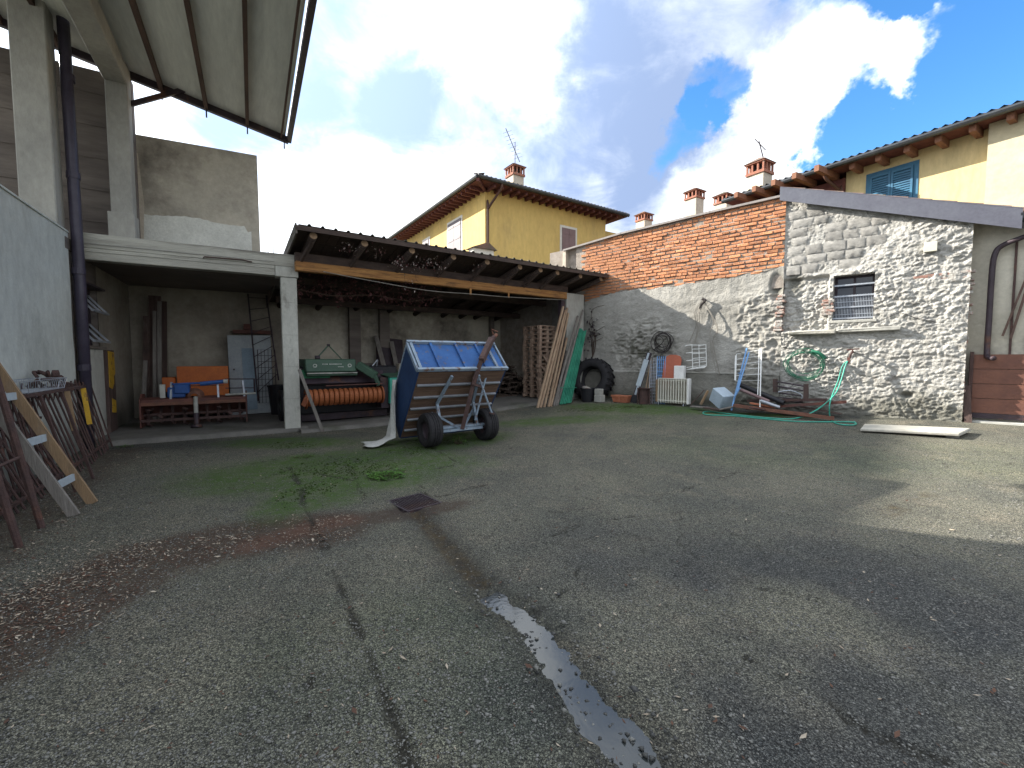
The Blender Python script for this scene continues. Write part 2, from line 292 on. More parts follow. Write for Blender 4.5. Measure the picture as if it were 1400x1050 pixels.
# ---------------------------------------------------------------- mesh builder
OFF = {}
def thing(name, label, cat, fr=A0, at=(0, 0, 0), rot=0., group=None, parent=None):
    o = bpy.data.objects.new(name, None); col.objects.link(o); o.empty_display_size = .2
    o.location = fr.w(*at); o.rotation_euler = (0, 0, fr.rz+rot)
    if label: o['label'] = label
    if cat: o['category'] = cat
    if group: o['group'] = group
    OFF[o] = Vector(at) if not rot else None
    return o
class MB:
    def __init__(s, off=None):
        s.V = []; s.F = []; s.off = off
    def add(s, vs, fs):
        n = len(s.V); s.V.extend([tuple(v) for v in vs]); s.F.extend([tuple(i+n for i in f) for f in fs]); return s
    def box(s, x0, x1, y0, y1, z0, z1):
        return s.add([(x0, y0, z0), (x1, y0, z0), (x1, y1, z0), (x0, y1, z0), (x0, y0, z1), (x1, y0, z1), (x1, y1, z1), (x0, y1, z1)],
                     [(0, 3, 2, 1), (4, 5, 6, 7), (0, 1, 5, 4), (1, 2, 6, 5), (2, 3, 7, 6), (3, 0, 4, 7)])
    def beam(s, p, q, w, h, up=(0, 0, 1)):
        p = Vector(p); q = Vector(q); d = (q-p).normalized(); up = Vector(up)
        if abs(d.dot(up)) > .98: up = Vector((0, 1, 0))
        a = d.cross(up).normalized()*w/2; b = a.cross(d).normalized()*h/2
        vs = [p-a-b, p+a-b, p+a+b, p-a+b, q-a-b, q+a-b, q+a+b, q-a+b]
        return s.add(vs, [(0, 1, 2, 3), (7, 6, 5, 4), (4, 5, 1, 0), (5, 6, 2, 1), (6, 7, 3, 2), (7, 4, 0, 3)])
    def tube(s, pts, r, n=6, close=False, r2=None):
        pts = [Vector(p) for p in pts]; k = len(pts); rings = []
        if r2 is None: r2 = r
        ref = None
        for i, p in enumerate(pts):
            t = (pts[(i+1) % k] if (i < k-1 or close) else p)-(pts[i-1] if (i > 0 or close) else p)
            t = t.normalized() if t.length > 1e-9 else Vector((0, 0, 1))
            if ref is None: ref = Vector((0, 0, 1)) if abs(t.z) < .9 else Vector((1, 0, 0))
            a = t.cross(ref).normalized(); b = a.cross(t).normalized(); ref = b
            rr = r+(r2-r)*i/max(k-1, 1)
            rings.append([p+a*math.cos(6.28318*j/n)*rr+b*math.sin(6.28318*j/n)*rr for j in range(n)])
        vs = [v for g in rings for v in g]; fs = []
        for i in range(k if close else k-1):
            i2 = (i+1) % k
            for j in range(n):
                fs.append((i*n+j, i*n+(j+1) % n, i2*n+(j+1) % n, i2*n+j))
        if not close: fs.append(tuple(range(n))[::-1]); fs.append(tuple((k-1)*n+j for j in range(n)))
        return s.add(vs, fs)
    def disc(s, c, ax, r, h, n=20, rin=0.):        # short cylinder (or ring) round axis ax
        c = Vector(c); ax = Vector(ax).normalized(); ref = Vector((0, 0, 1)) if abs(ax.z) < .9 else Vector((1, 0, 0))
        a = ax.cross(ref).normalized(); b = ax.cross(a)
        prof = [(rin, -h/2), (r, -h/2), (r, h/2), (rin, h/2)] if rin else [(1e-4, -h/2), (r, -h/2), (r, h/2), (1e-4, h/2)]
        return s.lathe(c, ax, prof, n, closed=bool(rin))
    def lathe(s, c, ax, prof, n=20, closed=False):
        c = Vector(c); ax = Vector(ax).normalized(); ref = Vector((0, 0, 1)) if abs(ax.z) < .9 else Vector((1, 0, 0))
        a = ax.cross(ref).normalized(); b = ax.cross(a); vs = []; k = len(prof)
        for j in range(n):
            d = a*math.cos(6.28318*j/n)+b*math.sin(6.28318*j/n)
            vs += [c+d*r+ax*h for r, h in prof]
        fs = []
        for j in range(n):
            j2 = (j+1) % n
            for i in range(k if closed else k-1):
                i2 = (i+1) % k
                fs.append((j*k+i, j2*k+i, j2*k+i2, j*k+i2))
        return s.add(vs, fs)
    def prism(s, poly, axis, a0, a1):              # polygon in the other two axes, extruded along axis 0/1/2
        n = len(poly); vs = []
        for a in (a0, a1):
            for p in poly:
                v = list(p); v.insert(axis, a); vs.append(tuple(v))
        return s.add(vs, [tuple(range(n)), tuple(range(2*n-1, n-1, -1))]+[(i, i+n, (i+1) % n+n, (i+1) % n) for i in range(n)])
    def build(s, name, m, parent=None, bevel=0., smooth=False, label=None, off=None, kind=None):
        V = s.V
        if off is None and parent is not None: off = OFF.get(parent)
        if off is not None: V = [(v[0]-off[0], v[1]-off[1], v[2]-off[2]) for v in V]
        me = bpy.data.meshes.new(name); me.from_pydata(V, [], s.F); me.update()
        import bmesh
        bm = bmesh.new(); bm.from_mesh(me); bmesh.ops.recalc_face_normals(bm, faces=bm.faces)
        if bevel: bmesh.ops.bevel(bm, geom=list(bm.edges), offset=bevel, segments=1, affect='EDGES', clamp_overlap=True)
        bm.to_mesh(me); bm.free()
        me.materials.append(M[m] if isinstance(m, str) else m)
        if smooth: me.shade_smooth()
        o = bpy.data.objects.new(name, me); col.objects.link(o)
        if parent is not None: o.parent = parent
        OFF[o] = off
        if label: o['label'] = label
        if kind: o['kind'] = kind
        return o
def tag(o, label=None, cat=None, group=None, kind=None):
    for k, v in (('label', label), ('category', cat), ('group', group), ('kind', kind)):
        if v: o[k] = v
    return o
def one(name, label, cat, fr, mb, m, at, bevel=0., smooth=False, group=None, kind=None):   # a thing that is one mesh
    o = mb.build(name, m, None, bevel, smooth, off=Vector(at)); o.location = fr.w(*at); o.rotation_euler = (0, 0, fr.rz)
    return tag(o, label, cat, group, kind)
def piece(name, mesh_obj, parent, at, rot=(0, 0, 0), scl=(1, 1, 1), kind=None):
    o = bpy.data.objects.new(name, mesh_obj.data if hasattr(mesh_obj, 'data') else mesh_obj); col.objects.link(o); o.parent = parent
    off = OFF.get(parent) or Vector((0, 0, 0))
    o.location = Vector(at)-off; o.rotation_euler = rot; o.scale = scl; return o
def copy_tree(o, parent=None):
    c = o.copy(); col.objects.link(c); c.parent = parent
    for ch in o.children: copy_tree(ch, c)
    OFF[c] = OFF.get(o); return c
def rawmesh(name, V, F, m, smooth=False):          # big arrays; F is an (n, 3|4) array
    V = np.asarray(V, np.float32); F = np.asarray(F, np.int32); me = bpy.data.meshes.new(name); k = F.shape[1]
    me.vertices.add(len(V)); me.vertices.foreach_set('co', V.ravel()); me.loops.add(F.size); me.loops.foreach_set('vertex_index', F.ravel())
    me.polygons.add(len(F)); me.polygons.foreach_set('loop_start', np.arange(len(F), dtype=np.int32)*k)
    me.update(calc_edges=True)
    if smooth: me.polygons.foreach_set('use_smooth', np.ones(len(F), bool))
    me.materials.append(M[m] if isinstance(m, str) else m); me.update(); return me
def fattr(me, name, arr):
    a = me.attributes.new(name, 'FLOAT', 'POINT'); a.data.foreach_set('value', np.asarray(arr, np.float32).ravel())
def spline(pts, n=8, close=False):
    pts = [Vector(p) for p in pts]; out = []; k = len(pts)
    for i in range(k if close else k-1):
        g = lambda j: pts[j % k] if close else pts[min(max(j, 0), k-1)]
        a, b, c, d = g(i-1), g(i), g(i+1), g(i+2)
        for j in range(n):
            t = j/n; out.append(.5*((2*b)+(c-a)*t+(2*a-5*b+4*c-d)*t*t+(3*b-3*c+d-a)*t**3))
    if not close: out.append(pts[-1])
    return out
# ================================================================ GROUND
def polyd(X, Y, pts, w0=1., w1=1.):              # distance to a polyline
    best = np.full(X.shape, 99.)
    for (ax, ay), (bx, by) in zip(pts[:-1], pts[1:]):
        dx, dy = bx-ax, by-ay; t = np.clip(((X-ax)*dx+(Y-ay)*dy)/(dx*dx+dy*dy+1e-9), 0, 1)
        best = np.minimum(best, np.hypot(X-ax-t*dx, Y-ay-t*dy))
    return best
def gp(*q): return [tuple(G(*p)[:2]) for p in q]
CH = gp((556, 688), (585, 715), (612, 748), (650, 790), (668, 812), (705, 838), (745, 878), (775, 930), (815, 975), (860, 1020), (900, 1075))
CH0 = gp((560, 690), (612, 748), (655, 795))
CH1 = gp((668, 812), (705, 838), (745, 878), (775, 930), (815, 975), (860, 1020), (905, 1080))
DR = gp((534, 684), (580, 673), (598, 686), (552, 702))           # corners of the drain
def side(X, Y, a, b): return (b[0]-a[0])*(Y-a[1])-(b[1]-a[1])*(X-a[0])
def smooth01(v): v = np.clip(v, 0, 1); return v*v*(3-2*v)
def blobm(X, Y, cx, cy, rx, ry, ang=0.):
    c, s_ = math.cos(ang), math.sin(ang); x = (X-cx)*c+(Y-cy)*s_; y = -(X-cx)*s_+(Y-cy)*c
    return smooth01(1.35-np.hypot(x/rx, y/ry))
def base_h(X, Y): return gz(X, Y)+.5*fbm(X*.7, Y*.7, 3, 3)*.03-.008
def ground_h(X, Y, fine=True):
    z = base_h(X, Y)
    wob = .05*(fbm(X*3, Y*3, 11, 3)-.5)
    dch = polyd(X, Y, CH0)+wob; z = z-.022*smooth01(1-dch/.13)
    tp_ = np.clip((Y-3.0)/.7, 0, 1)*.05; dc1 = polyd(X, Y, CH1)+wob*1.6+.05*(fbm(X*10, Y*10, 13, 3)-.5)+tp_; z = z-.024*smooth01(1.15-dc1/.15)
    return z
CRACKS = [gp((395, 640), (412, 668), (414, 690), (430, 725), (444, 750)), gp((455, 780), (478, 828), (486, 850), (497, 876), (515, 925), (530, 960), (545, 1000), (562, 1060)),
          gp((425, 928), (432, 950), (420, 985)), gp((750, 735), (800, 715), (870, 705), (940, 668), (1010, 645)), gp((640, 640), (600, 618), (560, 590)), gp((560, 655), (600, 680), (640, 668), (700, 655)),
          gp((360, 655), (400, 640), (470, 655), (540, 668)), gp((600, 640), (640, 632), (700, 612)), gp((1020, 900), (1130, 960), (1200, 1010), (1290, 1040)), gp((900, 760), (1010, 800), (1120, 820)),
          gp((720, 850), (780, 800), (800, 760)), gp((300, 640), (370, 630), (430, 612), (480, 640), (500, 690))]
def build_ground():
    xs = np.concatenate([[-600, -200, -80, -40, -25, -18], np.arange(-14, -3.5, .055), np.arange(-3.5, 4.6, .0185), np.arange(4.6, 14, .055), [16, 20, 28, 45, 90, 220, 600]])
    ys = np.concatenate([[-400, -100, -30, -10, -4, -1, 0, .6, 1.0], np.arange(1.2, 5.6, .0165), np.arange(5.6, 10, .03), np.arange(10, 18, .08), [19, 22, 28, 40, 80, 200, 600, 1200]])
    X, Y = np.meshgrid(xs, ys); nx, ny = len(xs), len(ys)
    Z = ground_h(X, Y)
    near = ((Y < 9) & (Y > 1) & (X > -9) & (X < 9))*1.
    amp = np.clip(1.3-Y/9, .15, 1)*near
    chm = smooth01(1.3-polyd(X, Y, CH1)/.16)
    Z = Z+chm*near*.024*(fbm(X*13, Y*13, 91, 4)-.42)
    b1, s1, id1 = cells(X*26, Y*26, 4)                                # stones standing out of the worn asphalt
    stones = np.clip(.45-b1, 0, 1)*(id1 > .35)
    b2, s2, id2 = cells(X*55, Y*55, 8)
    Z = Z+amp*(.006*stones*(fbm(X*2, Y*2, 21, 2) > .42)+.0045*np.clip(.5-b2, 0, 1)+.006*(fbm(X*9, Y*9, 5, 4)-.5))
    crack = np.zeros(X.shape)
    wob = .16*(fbm(X*4, Y*4, 31, 4)-.5)+.07*(fbm(X*17, Y*17, 35, 3)-.5)
    for i, c in enumerate(CRACKS):
        w = .72*(.020, .034, .012, .011, .02, .016, .014, .014, .011, .010, .010, .010)[i]*(.45+1.1*vn(X*3, Y*3, 70+i))
        crack = np.maximum(crack, smooth01(1.3-np.abs(polyd(X, Y, c)+wob*.6)/w) if i != 1 else smooth01(1.3-np.abs(polyd(X, Y, c)+wob*.5)/w))
    # fine craze cracks of old asphalt in patches
    cb, cs, _ = cells(X*1.9+.5*fbm(X*3, Y*3, 8, 3), Y*1.9+.5*fbm(X*3+9, Y*3, 8, 3), 77)
    craze = smooth01(1-(cs-cb)/.022)*(fbm(X*.8, Y*.8, 14, 3) > .52)*(Y > 3.2)
    crack = np.maximum(crack, .75*craze)
    Z = Z-.012*crack*np.clip(1.4-Y/12, .2, 1)
    # drain pit
    c = np.mean(np.array(DR), 0); e = np.array(DR[1])-np.array(DR[0]); f = np.array(DR[3])-np.array(DR[0])
    global DRC, DRE, DRF; DRC, DRE, DRF = c, e, f
    M2 = np.linalg.inv(np.array([e, f]).T); lu = M2[0, 0]*(X-c[0])+M2[0, 1]*(Y-c[1]); lv = M2[1, 0]*(X-c[0])+M2[1, 1]*(Y-c[1])
    pit = (abs(lu) < .5) & (abs(lv) < .5); Z = np.where(pit, Z-.10, Z)
    # masks
    Lu = X*L.u[0]+Y*L.u[1]; Lv = X*L.v[0]+Y*L.v[1]
    fn = fbm(X*1.6, Y*1.6, 41, 5); fn2 = fbm(X*5, Y*5, 43, 4)
    def gb(px, py, rx, ry, ang=0.): q = G(px, py); return blobm(X, Y, q.x, q.y, rx, ry, ang)
    moss = np.maximum.reduce([gb(470, 640, 2.0, 1.3, .3), gb(430, 670, .45, 1.1, 0), 1.0*gb(600, 605, 1.5, .8, .6), .9*gb(400, 605, 1.4, .6), gb(500, 655, .9, .5), .8*gb(1000, 566, 1.6, .3, -.5), gb(860, 558, 2.0, .8, -.5), .7*gb(760, 575, 1.8, .6, .2), .6*gb(440, 680, .6, .5)])
    moss = np.clip(moss*1.7-(1-fn2)*.7-(1-fn)*.2+.22, 0, 1)*(.45+.55*smooth01(fbm(X*11, Y*11, 51, 3)*2-.5))
    green = np.maximum.reduce([.6*gb(560, 880, .9, .7), .5*gb(1080, 620, 3., 1.2, -.4), .55*gb(860, 570, 2.6, 1.2, -.5), .8*gb(450, 645, 1.9, 1.2), .45*gb(600, 960, .8, .6), .3*gb(1250, 620, 2., .9)])*smooth01(fn*1.5-.15)
    s_w = (X-P0[0])*W.u[0]+(Y-P0[1])*W.u[1]; d_w = (X-P0[0])*NOUT[0]+(Y-P0[1])*NOUT[1]
    brown = np.maximum.reduce([polyd(X, Y, gp((-60, 905), (60, 830), (200, 760), (330, 735), (450, 722)))*0+smooth01(1.25-polyd(X, Y, gp((-60, 905), (60, 835), (200, 765), (330, 735), (440, 722)))/.55), .85*gb(560, 700, .75, .25, .5), .6*smooth01(1-abs(Lu+1.9)/.7)*(Lv < 9.5)])
    brown = np.clip(brown*1.75-(1-fn2)*.65, 0, 1)*(.75+.25*smooth01(fbm(X*14, Y*14, 57, 3)*2.4-.6))
    rusty = np.clip(smooth01(1.2-polyd(X, Y, gp((345, 745), (430, 720), (470, 712)))/.22)*1.1-(1-fn2)*.4, 0, 1)
    wet = np.clip(np.maximum(smooth01(1.4-polyd(X, Y, CH)/.20), .0), 0, 1)
    ochre = np.clip(np.maximum(smooth01(1.4-(polyd(X, Y, CH0)+.05*(fn2-.5))/.085), .8*gb(1240, 690, .75, .14, .5)*smooth01(fn2*1.8-.4))-.35*(1-fn2), 0, 1)
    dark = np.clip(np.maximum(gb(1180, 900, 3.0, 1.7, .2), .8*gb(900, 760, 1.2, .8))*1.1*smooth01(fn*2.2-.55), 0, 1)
    dark = np.maximum.reduce([dark, .85*smooth01(1.3-np.abs(d_w-.45)/.55)*((s_w > 2.4) & (s_w < 6.6))*smooth01(fn2*2-.3), gb(300, 605, 2.6, .55, .3)*.8, gb(500, 625, .9, .5, .5)*1.0, gb(610, 610, 1.4, .5, .6)*.8])  # wall-foot strip mixes dark soil with painted shadow of the junk
    me = rawmesh('yard_ground', np.stack([X, Y, Z], -1).reshape(-1, 3),
                 (lambda i: np.stack([i, i+1, i+nx+1, i+nx], -1))((np.arange(ny-1)[:, None]*nx+np.arange(nx-1)[None]).reshape(-1)), 'pebble', smooth=True)
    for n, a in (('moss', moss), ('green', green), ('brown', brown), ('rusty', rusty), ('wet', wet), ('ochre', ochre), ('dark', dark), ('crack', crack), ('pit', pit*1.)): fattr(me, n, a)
    o = bpy.data.objects.new('ground', me); col.objects.link(o); o['kind'] = 'structure'
    # material
    m = bpy.data.materials.new('asphalt'); m.use_nodes = True; nt = m.node_tree; N = nt.nodes; LK = nt.links; b = N['Principled BSDF']
    tc = N.new('ShaderNodeTexCoord'); vec = tc.outputs['Object']
    def nz(s, d=5, r=.6):
        n = N.new('ShaderNodeTexNoise'); n.inputs['Scale'].default_value = s; n.inputs['Detail'].default_value = d; n.inputs['Roughness'].default_value = r; LK.new(vec, n.inputs['Vector']); return n.outputs['Fac']
    def mr(v, a, b_, c=0, d=1):
        k = N.new('ShaderNodeMapRange'); k.inputs[1].default_value = a; k.inputs[2].default_value = b_; k.inputs[3].default_value = c; k.inputs[4].default_value = d; LK.new(v, k.inputs[0]); return k.outputs[0]
    def mix(f, a, b_, mode='MIX'):
        x = N.new('ShaderNodeMix'); x.data_type = 'RGBA'; x.blend_type = mode
        for i, v in ((0, f), (6, a), (7, b_)):
            if isinstance(v, (int, float)): x.inputs[i].default_value = v
            elif isinstance(v, tuple): x.inputs[i].default_value = (*v, 1)
            else: LK.new(v, x.inputs[i])
        return x.outputs[2]
    def at(n): a = N.new('ShaderNodeAttribute'); a.attribute_name = n; return a.outputs['Fac']
    def mul(a, b_):
        k = N.new('ShaderNodeMath'); k.operation = 'MULTIPLY'
        for i, v in enumerate((a, b_)):
            if isinstance(v, (int, float)): k.inputs[i].default_value = v
            else: LK.new(v, k.inputs[i])
        return k.outputs[0]
    base = mix(mr(nz(.7, 6), .35, .65), (.225, .22, .178), (.135, .14, .124))
    base = mix(mr(nz(1.3, 7, .7), .50, .66, 0, .6), base, (.095, .098, .088))
    base = mix(mr(nz(2.6, 5), .5, .68), base, (.225, .212, .175))
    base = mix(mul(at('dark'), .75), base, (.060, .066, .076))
    def vor(s):
        v = N.new('ShaderNodeTexVoronoi'); v.inputs['Scale'].default_value = s; LK.new(vec, v.inputs['Vector']); return v
    for s, lo, hi in ((210, .38, 1.75), (105, .60, 1.45)):
        v = vor(s); g = N.new('ShaderNodeSeparateColor'); LK.new(v.outputs['Color'], g.inputs[0])
        f = mr(g.outputs[0], 0, 1, 0, 1)
        base = mix(1., base, mix(f, (lo,)*3, (hi, hi*.98, hi*.93)), 'MULTIPLY')
        base = mix(mr(v.outputs['Distance'], .45, .7), base, mix(1., base, (.45, .45, .45), 'MULTIPLY'))
    base = mix(mul(at('green'), .55), base, mix(1., base, (.75, 1.05, .62), 'MULTIPLY'))
    base = mix(mul(at('brown'), .9), base, mix(nz(60, 3), (.032, .021, .015), (.10, .068, .048)))
    base = mix(mul(at('rusty'), .6), base, (.15, .075, .050))
    base = mix(mul(at('ochre'), .8), base, mix(mr(nz(14, 5), .4, .62), (.030, .020, .010), (.11, .070, .018)))
    base = mix(mul(at('moss'), .9), base, mix(nz(45, 4), (.025, .055, .010), (.085, .155, .025)))
    base = mix(mul(at('crack'), .9), base, (.030, .027, .020))
    base = mix(mul(at('wet'), .65), base, mix(1., base, (.45, .43, .40), 'MULTIPLY'))
    base = mix(at('pit'), base, (.01, .01, .01))
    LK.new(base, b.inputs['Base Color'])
    rr = mix(mul(at('wet'), .6), (.88, .88, .88), (.28, .28, .28)); LK.new(rr, b.inputs['Roughness']); b.inputs['Specular IOR Level'].default_value = .3
    bp = N.new('ShaderNodeBump'); bp.inputs['Strength'].default_value = .7; bp.inputs['Distance'].default_value = .012
    v1 = vor(190); h = N.new('ShaderNodeMath'); h.operation = 'ADD'; LK.new(mr(v1.outputs['Distance'], 0, .6, 1, 0), h.inputs[0]); LK.new(nz(120, 3), h.inputs[1]); LK.new(h.outputs[0], bp.inputs['Height']); LK.new(bp.outputs[0], b.inputs['Normal'])
    me.materials.clear(); me.materials.append(m)
    return dict(X=X, Y=Y, Z=Z)
GR = build_ground()
def gzf(x, y):                                    # the surface incl. relief, for single points
    return float(ground_h(np.array([x]), np.array([y]))[0])

# puddle in the gutter: a water sheet just above the bottom of the runnel
def puddle():
    pts = [Vector((*p, 0)) for p in CH1]; pts = spline(pts, 6); V = []; F = []
    for i, p in enumerate(pts):
        t = (pts[min(i+1, len(pts)-1)]-pts[max(i-1, 0)]).normalized(); n = Vector((-t.y, t.x, 0)); w = .20
        for j in range(5): q = p+n*w*(j/2-1); V.append((q.x, q.y, float(base_h(np.array([q.x]), np.array([q.y]))[0])-.0125))
    for i in range(len(pts)-1):
        for j in range(4): F.append((i*5+j, i*5+j+1, i*5+j+6, i*5+j+5))
    m = bpy.data.materials.new('water'); m.use_nodes = True; b = m.node_tree.nodes['Principled BSDF']
    b.inputs['Base Color'].default_value = (.035, .04, .04, 1); b.inputs['Roughness'].default_value = .07; b.inputs['Specular IOR Level'].default_value = 1.0; b.inputs['IOR'].default_value = 1.45
    bp = m.node_tree.nodes.new('ShaderNodeBump'); bp.inputs['Strength'].default_value = .03; bp.inputs['Distance'].default_value = .01
    n = m.node_tree.nodes.new('ShaderNodeTexNoise'); n.inputs['Scale'].default_value = 25; m.node_tree.links.new(n.outputs['Fac'], bp.inputs['Height']); m.node_tree.links.new(bp.outputs[0], b.inputs['Normal'])
    me = rawmesh('puddle', V, F, m, True); o = bpy.data.objects.new('puddle', me); col.objects.link(o)
    o['kind'] = 'structure'
puddle()

# drain grate
def drain():
    c, e, f = DRC, DRE, DRF; le, lf = np.linalg.norm(e), np.linalg.norm(f); fr = Frame((e[0], e[1]), (c[0], c[1])); z = gzf(*c)+.004
    t = thing('drain_grate', 'black iron drain grate of narrow bars sunk in the asphalt', 'drain grate', fr, (0, 0, z))
    lf = lf*.96; t_ = MB(); w = .022
    t_.box(-le/2, le/2, -lf/2, -lf/2+w, z-.04, z).box(-le/2, le/2, lf/2-w, lf/2, z-.04, z).box(-le/2, -le/2+w, -lf/2+w, lf/2-w, z-.04, z).box(le/2-w, le/2, -lf/2+w, lf/2-w, z-.04, z)
    t_.build('grate_frame', 'steel_dark', t)
    b = MB().box(-.005, .005, -lf/2+w, lf/2-w, -.03, -.003).build('bar', 'steel_dark', None, off=Vector((0, 0, 0))); n = 13
    b.parent = t; b.location = (-le/2+w+.02, 0, 0)
    for i in range(1, n): piece('bar', b, t, (-le/2+w+.02+i*(le-2*w-.04)/(n-1), 0, z))
    MB().box(-le/2+w, le/2-w, -.012, .012, z-.035, z-.012).build('cross_bar', 'steel_dark', t)
drain()

# ================================================================ rough wall sheets
def sheet(name, fr, u0, u1, z0, z1, res, disp, m, parent=None, hole=None, top=None, dirt_dark=None, keep=None, bot=None):
    nu, nz_ = int((u1-u0)/res)+1, int((z1-z0)/res)+1
    U, Z = np.meshgrid(np.linspace(u0, u1, nu), np.linspace(z0, z1, nz_))
    if hole is not None:                              # snap grid lines to the opening
        a, b, c, d = hole
        uu = U[0].copy(); zz = Z[:, 0].copy()
        for t in (a, b): uu[np.argmin(abs(uu-t))] = t
        for t in (c, d): zz[np.argmin(abs(zz-t))] = t
        U, Z = np.meshgrid(uu, zz)
    D = disp(U, Z)
    if top is not None: Z = np.minimum(Z, top(U))
    if hole is not None:
        e = np.minimum(np.minimum(abs(U-a)+9*((Z < c-.01) | (Z > d+.01)), abs(U-b)+9*((Z < c-.01) | (Z > d+.01))), np.minimum(abs(Z-c)+9*((U < a-.01) | (U > b+.01)), abs(Z-d)+9*((U < a-.01) | (U > b+.01))))
    V = np.stack([U, -D, Z], -1).reshape(-1, 3)
    i = (np.arange(nz_-1)[:, None]*nu+np.arange(nu-1)[None]); keepf = np.ones(i.shape, bool)
    cu = (U[:-1, :-1]+U[1:, 1:])/2; cz = (Z[:-1, :-1]+Z[1:, 1:])/2
    if hole is not None: keepf &= ~((cu > a) & (cu < b) & (cz > c) & (cz < d))
    if keep is not None: keepf &= keep(cu, cz)
    i = i[keepf]
    F = np.stack([i, i+1, i+nu+1, i+nu], -1)
    off = OFF.get(parent) or Vector((0, 0, 0)); V = V-np.array(off)
    me = rawmesh(name, V, F, m, True)
    if dirt_dark is not None: fattr(me, 'dirt_dark', dirt_dark(U, Z))
    o = bpy.data.objects.new(name, me); col.objects.link(o)
    if parent is not None: o.parent = parent
    OFF[o] = off
    return o

# ---------------- right-hand brick wall on a rendered rubble base
BL, BR = 0.0, 5.12                                   # brick part of the wall, along W
def topline(u): return np.interp(u, [-.9, 1.06, 3.5, 5.12], [4.93, 5.08, 5.14, 5.16])
def brickbot(u): return np.interp(u, [-.9, 0, .7, 1.2, 2.2, 3.6, 5.12], [3.25, 3.25, 3.40, 3.44, 3.40, 3.44, 3.56])
bw = thing('brick_wall', 'tall exposed red brick wall above rough grey render, behind the hoses', 'wall', W, (0, .15, 0))
MB().box(-6, 5.12, .12, .40, -.1, 3.9).box(-1.6, 5.12, .12, .40, 3.9, 4.95).build('wall_core', 'mortar', bw)
def disp_l(U, Z):
    big = (ridge(U*2.6, Z*3.2, 3, 4)-.6)*.10
    knob = (ridge(U*8+2*fbm(U*3, Z*3, 6, 2), Z*13, 9, 3)-.55)*.12
    m1 = smooth01(1.3-np.hypot((U-1.75)/1.15, (Z-1.85)/.95)); m2 = smooth01((U-3.9)/.5)*smooth01((3.25-Z)/.4+.1)
    rough = np.clip(np.maximum(m1, .9*m2)*1.3-(1-fbm(U*1.7, Z*1.7, 12, 3))*.5, 0, 1)
    d = .012+.35*big+(.02+.9*rough)*knob+.012*fbm(U*14, Z*14, 2, 3)
    d = d+.05*smooth01((1.13+.03*vn(U*2, Z*0, 4)-Z)/.03)                 # thicker render low down
    d = d-.10*smooth01(1.2-np.hypot((U-5.0)/.16, (Z-3.15)/.33))          # broken hole beside the joint
    return d
sheet('render', W, -1.4, 5.12, 0.0, 3.62, .024, disp_l, 'rubble_wall', bw, top=lambda u: brickbot(u)+.02*np.sin(u*9),
      dirt_dark=lambda U, Z: np.clip(smooth01((.75-Z)/.6)*.8+(Z < 1.13)*.5+.9*smooth01(1.2-np.hypot((U-1.8)/1.1, (Z-1.8)/.8))*smooth01(fbm(U*9, Z*9, 5, 3)*3-1.2)+.8*smooth01(1.2-np.hypot((U-5.0)/.2, (Z-3.15)/.35)), 0, 1))  # dirt low down; the broken hole by the joint is coloured darker too
MB().box(1.4, 5.1, -.085, -.02, 1.125, 1.15).build('render_ledge', 'concrete', bw)
# bricks, laid singly
def brick_mesh(i, nm='brick', L_=.25, Hh=.062, D_=.1, m='brick', seed=0):
    r = random.Random(i+seed); mb = MB(); mb.box(-L_/2, L_/2, -.01, D_, 0, Hh)
    mb.V = [(x+r.uniform(-.008, .008), y+r.uniform(-.008, .008), z+r.uniform(-.006, .006)) for x, y, z in mb.V]
    import bmesh
    o = mb.build(nm, m, None, bevel=.009, off=Vector((0, 0, 0))); me = o.data; bpy.data.objects.remove(o); return me
BM = [brick_mesh(i) for i in range(8)]
course = .0865; cells_b = []
for r in range(24):
    z = 3.22+r*course
    u = -.28+(.13 if r % 2 else 0)+rnd.uniform(-.03, .03)
    while u < BR-.06:
        w = .25 if (r % 5) else .135                                     # every fifth course of headers
        w *= rnd.uniform(.93, 1.07)
        if u+w > BR: w = BR-u
        uc = u+w/2
        if z > brickbot(uc)-.035+rnd.uniform(-.03, .03) and z+.06 < topline(uc)-.03 and w > .07:
            cells_b.append((uc, z+.010*math.sin(uc*2.1+r*.7), w, rnd.uniform(-.022, .010), rnd.uniform(-.02, .02)))
        u += w+.017
# weathered wedge at the left end where the brick runs behind the lean-to roof, lower
for r in range(4):
    u = -.3
    while u < .75:
        cells_b.append((u, 3.05+r*.0865-.26, .24, rnd.uniform(-.02, .01), 0)) if rnd.random() < .0 else None; u += .27
cells_b.sort(key=lambda c: -c[0])
near, far = cells_b[:298], cells_b[298:]
for uc, z, w, dv, rt in near:
    piece('brick', rnd.choice(BM), bw, (uc, .035+dv-.02, z), (0, rt*.6, rt), (w/.25, 1, 1))
mb = MB()
for uc, z, w, dv, rt in far:
    j = lambda: rnd.uniform(-.006, .006)
    mb.box(uc-w/2+j(), uc+w/2+j(), .005+dv+j(), .10, z+j()*.5, z+.062+j()*.5)
print('bricks', len(near), len(far))
mb.build('brick', 'brick', bw, kind='stuff')
# sheet of bedding mortar close behind the brick faces
sheet('bedding_mortar', W, -.5, 5.12, 3.1, 5.16, .04, lambda U, Z: -.028+.016*fbm(U*14, Z*14, 3, 3), 'mortar', bw, top=lambda u: topline(u)-.03)
